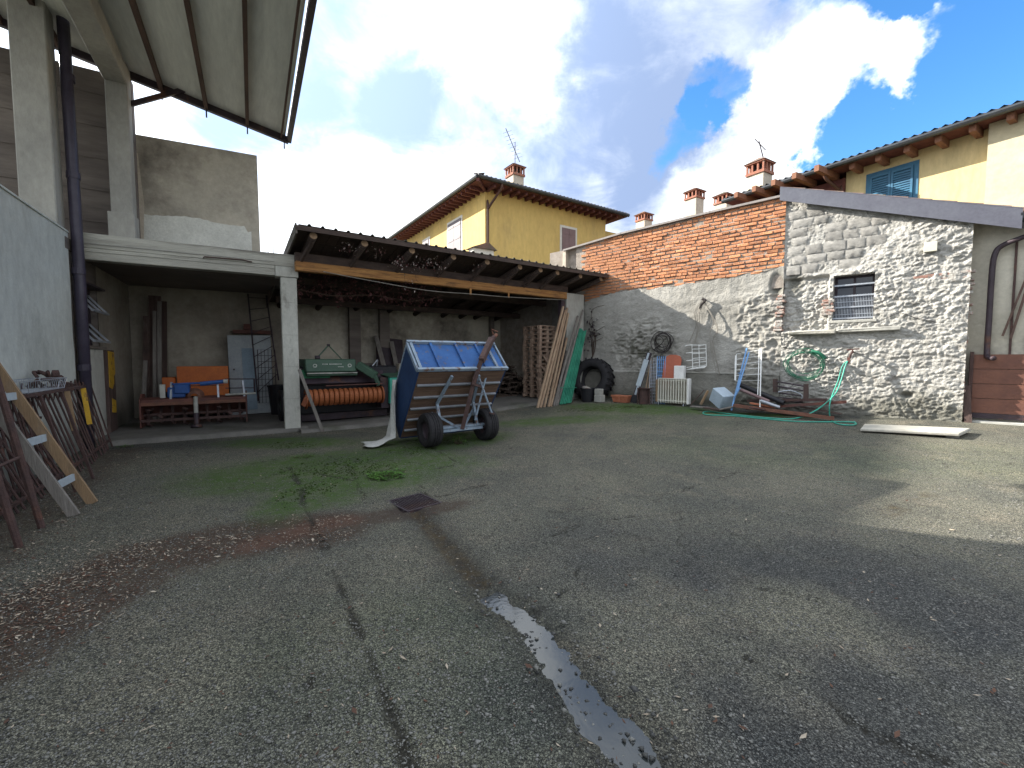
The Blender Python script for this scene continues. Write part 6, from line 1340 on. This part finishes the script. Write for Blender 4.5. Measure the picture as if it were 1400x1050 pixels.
# pale blue metal cabinet lying on edge
a = wp(987, 541, -.75); rot = Matrix.Rotation(.55, 3, 'Y') @ Matrix.Rotation(-.5, 3, 'Z') @ Matrix.Rotation(.35, 3, 'X'); k = MB().box(-.20, .20, -.16, .16, -.17, .17); k.V = [tuple(rot @ Vector(v)+Vector((a.x, a.y, zj+.26))) for v in k.V]
one('metal_cabinet', 'pale blue-grey metal box lying tilted on its corner in the junk', 'box', W, k, 'light_blue_box', (a.x, a.y, zj), bevel=.012)
pile_box('wood_offcut', 'orange-yellow wooden mallet-like offcut beside the pale blue metal box', 'wood', (wp(958, 546, -.7).x, -.7, zj+.06), wp(968, 534, -.6), .05, .05, 'ochre_wood')
pile_box('wood_offcut', 'thin dark slat pointing up left beside the yellow offcut', 'wood', (wp(944, 548, -.6).x, -.6, zj+.03), wp(963, 533, -.5), .03, .02, 'old_board')
pile_box('wood_offcut', 'flat grey board on the ground right of the radiator', 'wood', (wp(945, 551, -.85).x, -.85, zj+.02), (wp(969, 551, -.95).x, -.95, zj+.03), .12, .03, 'grey_wood')
pile_box('wood_offcut', 'brown board lying before the pale blue metal box', 'wood', (wp(963, 556, -1.).x, -1.0, zj+.03), (wp(985, 558, -1.1).x, -1.1, zj+.02), .12, .03, 'old_board')
pile_box('wood_offcut', 'grey board propped under the pale blue metal box', 'wood', (wp(982, 558, -1.1).x, -1.1, zj+.01), (wp(1004, 550, -1.1).x, -1.0, zj+.12), .10, .025, 'grey_wood')
# long rusty steel channels
S1 = [((1003, 556, -1.02), (1140, 574, -.95), .10, .06, 'rust_light', 'long rusty channel in front of the junk, nearest the green hose'), ((1020, 561, -.75), (1157, 551, -.40), .09, .05, 'red_rust', 'rusty channel slanting up to the right behind the front one'), ((1022, 549, -.6), (1130, 548, -.35), .10, .05, 'rust', 'dark rusty channel at the back of the junk against the wall')]
for (a_, b_, w, h, m, l) in S1:
    p, q = wp(*a_), wp(*b_); p.z = max(p.z, zj+.03); q.z = max(q.z, gz(*W.w(q.x, q.y)[:2])+.03); k = MB().beam(p, q, w, .008).beam(p+Vector((0, -w/2, h/2)), q+Vector((0, -w/2, h/2)), .008, h).beam(p+Vector((0, w/2, h/2)), q+Vector((0, w/2, h/2)), .008, h)
    one('steel_channel', l, 'steel beam', W, k, m, tuple(p))
p = wp(1025, 551, -.85); pile_box('brick_bar', 'short reddish bar lying on the rusty channels', 'bar', p, wp(1060, 557, -.8), .05, .04, 'terracotta')
# dark plastic gutters / pipes heaped
for i, (a_, b_, r, m, l) in enumerate((((1012, 526, -.55), (1072, 551, -.75), .055, 'black_plastic', 'thick black pipe slanting down to the right over the junk'), ((1008, 531, -.75), (1052, 549, -.85), .035, 'shutter_mauve', 'thin brown pipe below the thick black one'), ((1040, 548, -.9), (1066, 557, -.9), .035, 'galv', 'short grey pipe end lying below the black pipe'))):
    p, q = wp(*a_), wp(*b_); d_ = (q-p).normalized(); k = MB(); k.lathe(p, d_, [(r*.85, 0), (r, 0), (r, (q-p).length), (r*.85, (q-p).length)], 16, closed=True); one('pipe', l, 'pipe', W, k, m, tuple(p))
# dark folding metal bench frame
t = thing('bench_frame', 'dark metal frame with wooden ends leaning on the wall behind the junk', 'frame', W, tuple(wp(1080, 545, -.3)))
for (a_, b_) in (((1058, 521), (1100, 528)), ((1058, 527), (1098, 534)), ((1066, 537), (1096, 541)), ((1068, 549), (1098, 550))): MB().tube([wp(*a_, -.35), wp(*b_, -.35)], .018, 6).build('rail', 'steel_dark', t)
for (x, y0, y1) in ((1060, 518, 536), (1102, 525, 548)): MB().beam(wp(x, y1, -.34), wp(x, y0, -.34), .09, .05, (0, 1, 0)).build('end_block', 'old_board', t)
MB().tube(spline([wp(1064, 536, -.4), wp(1080, 534, -.42), wp(1096, 540, -.42), wp(1092, 549, -.42), wp(1075, 548, -.42)], 5), .010, 5).build('loop', 'galv', t)
for i, (a_, b_, w, m, l) in enumerate((((1005, 553, -.9), (1048, 560, -1.0), .22, 'steel_dark', 'dark flat metal sheet lying low under the blue legs'), ((1060, 560, -.7), (1110, 566, -.7), .20, 'rust', 'flat rusty plate under the bench frame'), ((1095, 556, -.35), (1150, 566, -.45), .16, 'old_board', 'dark board lying against the wall below the green hoses'), ((1035, 541, -.35), (1085, 545, -.30), .12, 'steel_dark', 'dark strip of metal behind the thick black pipe'))):
    p, q = wp(*a_), wp(*b_); p.z = max(p.z, gz(*W.w(p.x, p.y)[:2])+.02); q.z = max(q.z, gz(*W.w(q.x, q.y)[:2])+.03); pile_box('scrap_plate', l, 'scrap', p, q, w, .015, m, .002)
# white drying rack and blue folding frame
a, b, c, d = (wp(1006, 521, -.3)), wp(1040, 520, -.45), wp(1041, 478, -.2), wp(1007, 484, -.12)
t = grid_panel('drying_rack', 'white wire drying rack leaning on the wall among the junk', [a, b, c, d], 1, 5, 'white_enamel', rr=.008, fr_r=.012)
MB().beam(wp(1039, 557, -.9), wp(1041, 477, -.2), .022, .015, (0, 1, 0)).beam(wp(1036, 540, -.85), wp(1038, 478, -.2), .014, .012, (0, 1, 0)).build('side_rail', 'white_enamel', t)
MB().beam(wp(1005, 520, -.32), wp(1006, 486, -.12), .03, .02, (0, 1, 0)).build('side_rail', 'white_enamel', t)
t = thing('blue_stand', 'pair of slim blue metal legs crossing before the white drying rack', 'stand', W, tuple(wp(1001, 560, -1.0)))
MB().beam(wp(1000, 561, -1.05), wp(1021, 476, -.25), .03, .02, (0, 1, 0)).build('leg', 'blue_plastic', t); MB().beam(wp(1008, 535, -.9), wp(1024, 482, -.3), .03, .02, (0, 1, 0)).build('leg', 'blue_plastic', t)
MB().beam(wp(1003, 545, -.95), wp(1012, 530, -.9), .03, .02).beam(wp(1009, 510, -.6), wp(1016, 511, -.6), .02, .015).build('hinge', 'blue_plastic', t)
for i in range(26):
    pass
# coil of dark green hose on the wall
c = wp(1101, 499, -.12); one('green_hose_coil', 'large coil of thin dark green hose hanging on the stone wall', 'hose', W, loops(c+Vector((0, 0, 0)), .36, 8, 8, .17, .0062, .90, -.14).tube(spline([c+Vector((.12, -.1, .30)), c+Vector((.26, -.13, .26)), c+Vector((.38, -.1, .14))], 5), .035, 6), 'dark_green_hose', tuple(c), smooth=True)
hp = MB().tube([(c.x-.05, .05, c.z+.31), (c.x-.05, -.25, c.z+.33)], .012, 6); one('wall_peg', 'iron peg carrying the dark green hose coil', 'peg', W, hp, 'rust', (c.x, 0, c.z+.31))
# tap with red handle, hose hanging from it and lying along the foot of the wall
tp = wp(1163, 482, -.22); t = thing('wall_tap', 'garden tap with a red handle jutting from the stone wall', 'tap', W, (tp.x, 0, tp.z))
MB().tube([(tp.x+.03, .06, tp.z+.01), (tp.x+.03, -.26, tp.z+.02)], .018, 8).tube([(tp.x+.03, -.24, tp.z+.02), (tp.x-.0, -.26, tp.z-.05), (tp.x-.02, -.27, tp.z-.16)], .022, 8).build('spout', 'rust', t)
MB().beam((tp.x-.06, -.24, tp.z+.055), (tp.x+.14, -.22, tp.z+.075), .03, .025).tube([(tp.x+.03, -.24, tp.z), (tp.x+.03, -.24, tp.z+.06)], .014, 6).build('handle', 'red_rust', t)
MB().box(tp.x-.045, tp.x+.0, -.30, -.24, tp.z-.22, tp.z-.10).build('hose_clamp', 'red_rust', t)
def gh(px, py, dz=.014): p = gf(W, px, py); return p+Vector((0, 0, dz))
hz = [Vector((tp.x-.02, -.28, tp.z-.15)), wp(1156, 500, -.32), wp(1150, 520, -.40), wp(1143, 537, -.50), wp(1128, 552, -.62), wp(1110, 564, -.80), gh(1085, 573), gh(1050, 572), gh(1010, 568), gh(985, 565), gh(968, 563), gh(961, 565), gh(968, 568), gh(1000, 569), gh(1040, 573), gh(1090, 577), gh(1130, 577.5), gh(1160, 577.5), gh(1170, 579), gh(1165, 582), gh(1150, 581)]
one('garden_hose', 'pale green garden hose dropping from the tap and running along the junk', 'hose', W, MB().tube(spline(hz, 7), .013, 7), 'green_hose', tuple(hz[8]), smooth=True)
hz = [Vector((tp.x-.01, -.28, tp.z-.15)), wp(1152, 500, -.30), wp(1146, 520, -.36), wp(1138, 540, -.5), wp(1134, 555, -.7), gh(1135, 572), gh(1142, 579), gh(1156, 582), gh(1170, 581), gh(1168, 577)]
one('garden_hose', 'second green hose looping from the tap to the ground by the stone slab', 'hose', W, MB().tube(spline(hz, 7), .012, 7), 'green_hose', tuple(hz[5]), smooth=True)
# stone slab
a, b = gf(W, 1176, 591), gf(W, 1312, 601); k = MB(); k.add([(a.x, a.y, a.z+.02), (b.x, b.y, b.z+.05), (b.x+.16, b.y+.62, b.z+.07), (a.x+.02, a.y+.58, a.z+.03), (a.x, a.y, a.z+.07), (b.x, b.y, b.z+.10), (b.x+.16, b.y+.62, b.z+.13), (a.x+.02, a.y+.58, a.z+.09)], [(0, 3, 2, 1), (4, 5, 6, 7), (0, 1, 5, 4), (1, 2, 6, 5), (2, 3, 7, 6), (3, 0, 4, 7)])
one('stone_slab', 'long flat grey stone slab lying at the foot of the stone wall', 'slab', W, k, 'slab_stone', tuple(a), bevel=.012)
one('support_block', 'small concrete block under the right end of the stone slab', 'block', W, MB().box(b.x-.15, b.x+.0, b.y+.1, b.y+.3, b.z-.05, b.z+.052), 'concrete', (b.x-.1, b.y+.2, b.z))
# wires strung across the stone face
one('loose_wire', 'thin rusty wire straggling over the stones right of the window', 'wire', W, MB().tube(spline([wp(1196, 442, -.08), wp(1210, 436, -.10), wp(1230, 428, -.10), wp(1250, 434, -.10), wp(1278, 440, -.08)], 5), .005, 4), 'wire', tuple(wp(1210, 436, -.1)))

# ================================================================ LEFT SIDE: ladders and railings on the yard wall
fA, fB = gf(L, 127, 688), gf(L, 102, 705)
def toward(f, px, py, v=None):              # point seen at (px, py) in the plane v of foot f
    return lp(px, py, f.y)
def extend(f, p, u_stop): d = p-f; return f+d*((u_stop-f.x)/d.x)
tA = extend(fA, toward(fA, 2, 513), UW+.05); tB = extend(fB, toward(fB, 2, 540), UW+.05)
d_ = (tA-fA)
tB = fB+(tA-fA)
ladder('wooden_ladder', 'wide grey and ochre wooden ladder leaning on the left wall', L, (fA, tA), (fB, tB), 5, (.03, .085), 'grey_wood', 'grey_sheet', flat=True)
lad = [o for o in bpy.data.objects if o.name.startswith('rail') and o.parent and o.parent.name == 'wooden_ladder'][0]
lad.data.materials[0] = M['ochre_wood']
for ch in list(bpy.data.objects):
    pass
rl = MB().beam(fA.lerp(tA, .30)+Vector((.017, 0, 0)), fA.lerp(tA, .93)+Vector((.017, 0, 0)), .008, .10, tuple((fA-fB).normalized().cross((tA-fA).normalized()))).V
gA, gB = gf(L, 57, 722), gf(L, 26, 748)
kA = extend(gA, toward(gA, 2, 540), UW+.06); 
ladder('iron_ladder', 'rusty tubular iron ladder leaning nearest on the left wall', L, (gA, kA), (gB, gB+(kA-gA)), 5, (.026, 0), 'rust', rr=.014)
def railing(label, b0, b1, t0, t1, n, m='rust', rr=.012, rails=((.06), (.97,)), lean=UW+.05, mid=True):
    b0, b1, t0, t1 = map(Vector, (b0, b1, t0, t1)); t = thing('iron_railing', label, 'railing', L, tuple((b0+b1)/2), group='rusty railings on the left wall')
    for i in range(n): f = i/(n-1); a = b0.lerp(b1, f)+Vector((rnd.uniform(-.02, .02), 0, 0)); b = t0.lerp(t1, f)+Vector((0, 0, rnd.uniform(-.03, .03))); MB().tube([a, b], rr, 6).build('bar', m, t)
    for f in (.10, .93): MB().beam(b0.lerp(t0, f)-Vector((0, .03, 0)), b1.lerp(t1, f)+Vector((0, .03, 0)), .035, .03).build('rail', m, t)
    return t
q0, q1 = gf(L, 104, 652), gf(L, 152, 611)
h0 = Vector((UW+.07, q0.y+.15, 1.18)); h1 = Vector((UW+.07, q1.y+.15, 1.13))
railing('rusty iron railing panel leaning just before the black downpipe', q0, q1, h0, h1, 15)
q2, q3 = gf(L, 60, 690), gf(L, 118, 650)
railing('rusty railing panel leaning behind the wooden ladder', q2+Vector((-.25, 0, 0)), q3+Vector((-.25, 0, 0)), Vector((UW+.05, q2.y+.2, 1.15)), Vector((UW+.05, q3.y+.2, 1.10)), 13)
q4, q5 = gf(L, -60, 760), gf(L, 50, 702)
railing('rusty railing panel leaning behind the iron ladder, nearest the camera', q4+Vector((-.45, 0, 0)), q5+Vector((-.4, 0, 0)), Vector((UW+.05, q4.y+.1, 1.2)), Vector((UW+.05, q5.y+.1, 1.15)), 15)
railing('rusty railing panel lying lowest behind the ladder feet', q2+Vector((-.1, -.5, 0)), q3+Vector((-.15, .2, 0)), Vector((UW+.06, q2.y-.3, .85)), Vector((UW+.06, q3.y+.3, .80)), 16)
railing('rusty railing panel standing steeply behind all the others', q2+Vector((-.55, .3, 0)), q1+Vector((-.6, -.1, 0)), Vector((UW+.04, q2.y+.4, 1.20)), Vector((UW+.04, q1.y, 1.16)), 18, rr=.010)
# trestle top with yellow legs lying over the railings
a, b = lu(42, 568, -1.95), lu(119, 560, -1.95)
t = thing('trestle', 'rusty trestle frame with flaking yellow legs standing among the railings', 'trestle', L, ((a+b)/2)[:] if False else tuple((a+b)/2))
zt_ = 1.12
MB().beam((-1.98, a.y, zt_), (-1.98, b.y, zt_), .04, .03).beam((-2.38, a.y, zt_-.02), (-2.38, b.y, zt_-.02), .04, .03).beam((-1.98, b.y, zt_), (-2.38, b.y, zt_-.02), .03, .03).beam((-1.98, a.y, zt_), (-2.38, a.y, zt_-.02), .03, .03).build('top_frame', 'rust', t)
for f, m in ((.62, 'ochre_wood'), (.96, 'yellow_paint')): y = a.y+(b.y-a.y)*f; MB().beam((-1.96, y, zt_-.02), (-1.90, y-.06, zt_-.50), .05, .02).build('leg', m, t)
for f in (.3, .65): y = a.y+(b.y-a.y)*f; MB().beam((-1.97, y-.2, zt_-.02), (-1.72, y-.25, .03), .025, .025).build('leg', 'rust', t)
# wire basket on the trestle with iron odds and ends
c = Vector((-2.15, a.y+(b.y-a.y)*.40, zt_+.02)); t = thing('wire_basket', 'flat pale wire basket lying on top of the rusty trestle', 'basket', L, tuple(c))
w1, w2, hh = .15, .55, .12
for z, s_ in ((0, .9), (hh, 1)): MB().tube([c+Vector((-w1*s_, -w2*s_, z)), c+Vector((w1*s_, -w2*s_, z)), c+Vector((w1*s_, w2*s_, z)), c+Vector((-w1*s_, w2*s_, z))], .005, 5, close=True).build('rim', 'galv', t)
k = MB()
for i in range(19): y = -w2+2*w2*i/18; k.tube([c+Vector((w1, y, hh)), c+Vector((w1*.9, y*.9, 0)), c+Vector((-w1*.9, y*.9, 0)), c+Vector((-w1, y, hh))], .003, 4)
for i in range(6): x = -w1+2*w1*i/5; k.tube([c+Vector((x, -w2, hh)), c+Vector((x*.9, -w2*.9, 0)), c+Vector((x*.9, w2*.9, 0)), c+Vector((x, w2, hh))], .003, 4)
k.build('wire', 'galv', t)
k = MB(); c2 = Vector((-2.2, b.y-.25, zt_+.08))
for i in range(9): c3_ = c2+Vector((rnd.uniform(-.12, .1), rnd.uniform(-.3, .22), rnd.uniform(-.03, .10))); k.tube(spline([c3_, c3_+Vector((rnd.uniform(-.1, .1), rnd.uniform(-.15, .15), rnd.uniform(0, .08))), c3_+Vector((rnd.uniform(-.15, .15), rnd.uniform(-.25, .25), rnd.uniform(-.06, .06)))], 4), .018, 6)
k.lathe(c2+Vector((0, .12, .08)), (1, .3, 0), [(.03, -.04), (.07, -.03), (.07, .03), (.03, .04)], 12, closed=True)
one('iron_scrap', 'clump of rusty iron scrap piled on the trestle beside the wire basket', 'scrap', L, k, 'rust', tuple(c2))
one('wood_plank', 'dark wide plank leaning on the left wall at the picture edge', 'plank', L, MB().beam(gf(L, 8, 735)+Vector((-.15, 0, 0)), Vector((UW+.05, gf(L, 8, 735).y+.1, 1.6)), .2, .04, (0, 1, .2)), 'old_board', tuple(gf(L, 8, 735)))

# ================================================================ PLANTS, PEBBLES, LITTER
def weed(px, py, r, n, label, size=.03, h=.10):
    g = G(px, py); z = gzf(g.x, g.y); t = thing('weed', label, 'plant', A0, (g.x, g.y, z)); r_ = random.Random(int(px)); V = []; F = []; k = MB()
    for i in range(n):
        a = r_.uniform(0, 6.283); d = r*math.sqrt(r_.random()); x, y = g.x+d*math.cos(a), g.y+d*math.sin(a)*.8; zz = z+h*r_.uniform(.2, 1)*(1-.6*d/r); s = size*r_.uniform(.6, 1.3)
        th = r_.uniform(0, 6.283); tl = r_.uniform(-.3, .8); dx, dy = math.cos(th), math.sin(th); p = Vector((x, y, zz)); q = p+Vector((dx*s, dy*s, tl*s*.6)); w = Vector((-dy, dx, 0))*s*.4; mid = (p+q)/2+Vector((0, 0, .004))
        b = len(V); V += [tuple(p), tuple(mid+w), tuple(q), tuple(mid-w)]; F.append((b, b+1, b+2, b+3))
        if i % 4 == 0: k.tube([(g.x+(x-g.x)*.4, g.y+(y-g.y)*.4, z-.01), (x, y, zz)], .0022, 3)
    off = OFF[t]; o = bpy.data.objects.new('leaves', rawmesh('leaves', [tuple(Vector(v)-off) for v in V], F, 'leaf_green')); col.objects.link(o); o.parent = t; o['kind'] = 'stuff'; so_ = k.build('stem', 'stem', t, kind='stuff')
weed(527, 652, .24, 420, 'bright green low weed clump growing in the asphalt near the drain', .032, .07)
weed(628, 607, .13, 120, 'small green weed growing between the trailer wheels', .04, .22)
weed(545, 645, .10, 60, 'tiny green weed just right of the bright clump', .025, .05)
weed(414, 625, .18, 120, 'thin green weed patch left of the drain before the corner post', .02, .04)
weed(868, 556, .28, 200, 'low green weeds at the wall foot before the guard rail', .022, .04)
weed(172, 612, .14, 60, 'tiny weeds at the shed floor edge by the painted board', .025, .05)
rng = np.random.default_rng(3)
def scatter(name, n, sampler, size, m, kinds='pebble', lift=.35, squash=.6, seed=0, kind='stuff'):
    X, Y = sampler(n); Z = ground_h(X, Y); n = len(X); s = size*rng.lognormal(0, .35, n)
    if kinds == 'pebble':
        base = np.array([(1, 0, 0), (-.3, .9, 0), (-.6, -.8, .0), (.1, .1, .8), (0, 0, -.6), (-.9, .1, .1)]); fc = np.array([(0, 1, 3), (1, 5, 3), (5, 2, 3), (2, 0, 3), (1, 0, 4), (5, 1, 4), (2, 5, 4), (0, 2, 4)])
    else:
        base = np.array([(1, 0, .1), (0, .35, -.05), (-1, 0, .15), (0, -.35, 0.1)]); fc = np.array([(0, 1, 2), (0, 2, 3)])
    b = base[None]*(1+rng.uniform(-.25, .25, (n, len(base), 3))); th = rng.uniform(0, 6.283, n); c, s_ = np.cos(th), np.sin(th)
    x = b[..., 0]*c[:, None]-b[..., 1]*s_[:, None]; y = b[..., 0]*s_[:, None]+b[..., 1]*c[:, None]; z = b[..., 2]*squash
    if kinds != 'pebble': z = z+x*rng.uniform(-.35, .35, n)[:, None]
    V = np.stack([x*s[:, None]+X[:, None], y*s[:, None]+Y[:, None], z*s[:, None]+(Z+s*lift)[:, None]], -1).reshape(-1, 3); F = (fc[None]+(np.arange(n)*len(base))[:, None, None]).reshape(-1, 3)
    o = bpy.data.objects.new(name, rawmesh(name, V, F, m)); col.objects.link(o); o['kind'] = 'stuff'; return o
def area(x0, x1, y0, y1, dens=None):
    def f(n):
        X = rng.uniform(x0, x1, n*3); Y = y0*(y1/y0)**rng.uniform(0, 1, n*3); k = np.ones(len(X), bool) if dens is None else rng.random(len(X)) < dens(X, Y); return X[k][:n], Y[k][:n]
    return f
vis = lambda X, Y: (np.abs(X) < Y*1.25+.3)*1.
scatter('loose_gravel', 60000, area(-7, 8, 1.25, 7, lambda X, Y: vis(X, Y)*(.35+.65*(fbm(X*1.5, Y*1.5, 9, 3) > .5))), .0046, 'pebble', lift=.25)
scatter('dark_gravel', 30000, area(-7, 8, 1.25, 8, lambda X, Y: vis(X, Y)*(.3+.7*(fbm(X*1.2+5, Y*1.2, 19, 3) > .52))), .0045, 'dark_pebble', lift=.25)
BP = gp((-60, 905), (60, 835), (200, 765), (330, 735), (440, 722)); 
def dbr(X, Y): return vis(X, Y)*np.clip(1.25*smooth01(1.25-polyd(X, Y, BP)/.42)+.5*smooth01(1-np.abs(X*L.u[0]+Y*L.u[1]+1.65)/.5)*(X*L.v[0]+Y*L.v[1] < 9.4)+.012, 0, 1)*(.3+.7*(fbm(X*4, Y*4, 2, 3) > .45))
scatter('pale_litter', 12000, area(-7, 1, 1.6, 9, dbr), .010, 'chip_pale', 'chip', lift=.5)
scatter('brown_litter', 26000, area(-7, 1, 1.6, 9, dbr), .010, 'chip_brown', 'chip', lift=.5)
def dpl(X, Y): return vis(X, Y)*np.clip(smooth01(1.35-polyd(X, Y, gp((-80, 850), (60, 780), (170, 745)))/.38), 0, 1)
scatter('pale_litter', 9000, area(-7, 0, 2.0, 5, dpl), .008, 'chip_pale', 'chip', lift=.5)
def dch_(X, Y): return np.clip(smooth01(1.2-polyd(X, Y, CH1)/.24)*.9*(.25+.75*(fbm(X*9, Y*9, 5, 3) > .5)), 0, 1)
scatter('gutter_pebbles', 1500, area(-1.5, 2.2, 1.3, 4, dch_), .0085, 'dark_pebble', lift=1.1, squash=.8)
scatter('gutter_pebbles', 500, area(-1.5, 2.2, 1.3, 4, dch_), .010, 'pebble', lift=1.1, squash=.8)
def dlf(X, Y): return vis(X, Y)*.5
scatter('scattered_leaves', 260, area(-6, 6, 1.6, 9, dlf), .013, 'chip_pale', 'chip', lift=.6)
scatter('scattered_leaves', 500, area(-6, 6, 1.5, 9, dlf), .011, 'chip_brown', 'chip', lift=.6)
mo = np.array(gp((470, 640), (430, 668), (600, 605), (860, 556), (400, 608), (800, 560), (560, 615)))
def dms(X, Y):
    m = 0
    for (cx, cy), rx, ry in zip(mo, (1.0, .35, .8, 1.4, .6, 1.2, .6), (.7, .7, .4, .5, .35, .4, .4)): m = np.maximum(m, blobm(X, Y, cx, cy, rx, ry))
    return np.clip(m*1.2-(1-fbm(X*2.6, Y*2.6, 41, 4))*.9+.05, 0, 1)
scatter('moss_tufts', 26000, area(-6, 6, 3.5, 15, dms), .008, 'moss', lift=.2, squash=.8)

# unseen block added far left, its top shaped to shade the middle of the yard
shade_blk = thing('yard_shade_block', 'tall plain unseen block added beyond the barn to shade the yard', 'building', A0, (-36, 24, 0))
s3 = SUN; Bp = G(1243, 585); Ap = G(1200, 728); Dp = Ap+(G(1400, 788)-Ap)*9; lam = 60
Bt = Bp+s3*lam; At = Ap+s3*lam; Dt = Dp+s3*lam; bk = Vector((-8, 3, 0))
Dt.z = At.z; tops = [Bt, At, Dt]
for (P, Q) in ((Bt, At), (At, Dt)):
    MB().add([(P.x, P.y, 0), (Q.x, Q.y, 0), (Q.x-8, Q.y+3, 0), (P.x-8, P.y+3, 0), tuple(P), tuple(Q), (Q.x-8, Q.y+3, Q.z), (P.x-8, P.y+3, P.z)], [(0, 3, 2, 1), (4, 5, 6, 7), (0, 1, 5, 4), (1, 2, 6, 5), (2, 3, 7, 6), (3, 0, 4, 7)]).build('wall', 'pale_render', shade_blk)
MB().box(-3.6, -3.4, 9.75, 13.7, -.1, 3.2).build('sun_block_wall', 'brown_concrete', cs)  # unseen, added behind the hopper window to keep sun from leaking in
MB().box(-3.6, -2.45, 9.5, 13.7, 3.22, 3.4).box(-3.4, -2.73, 9.55, 9.72, -.1, 3.2).build('sun_block_roof', 'brown_concrete', cs)  # unseen cover and end piece, added against the same sun leak
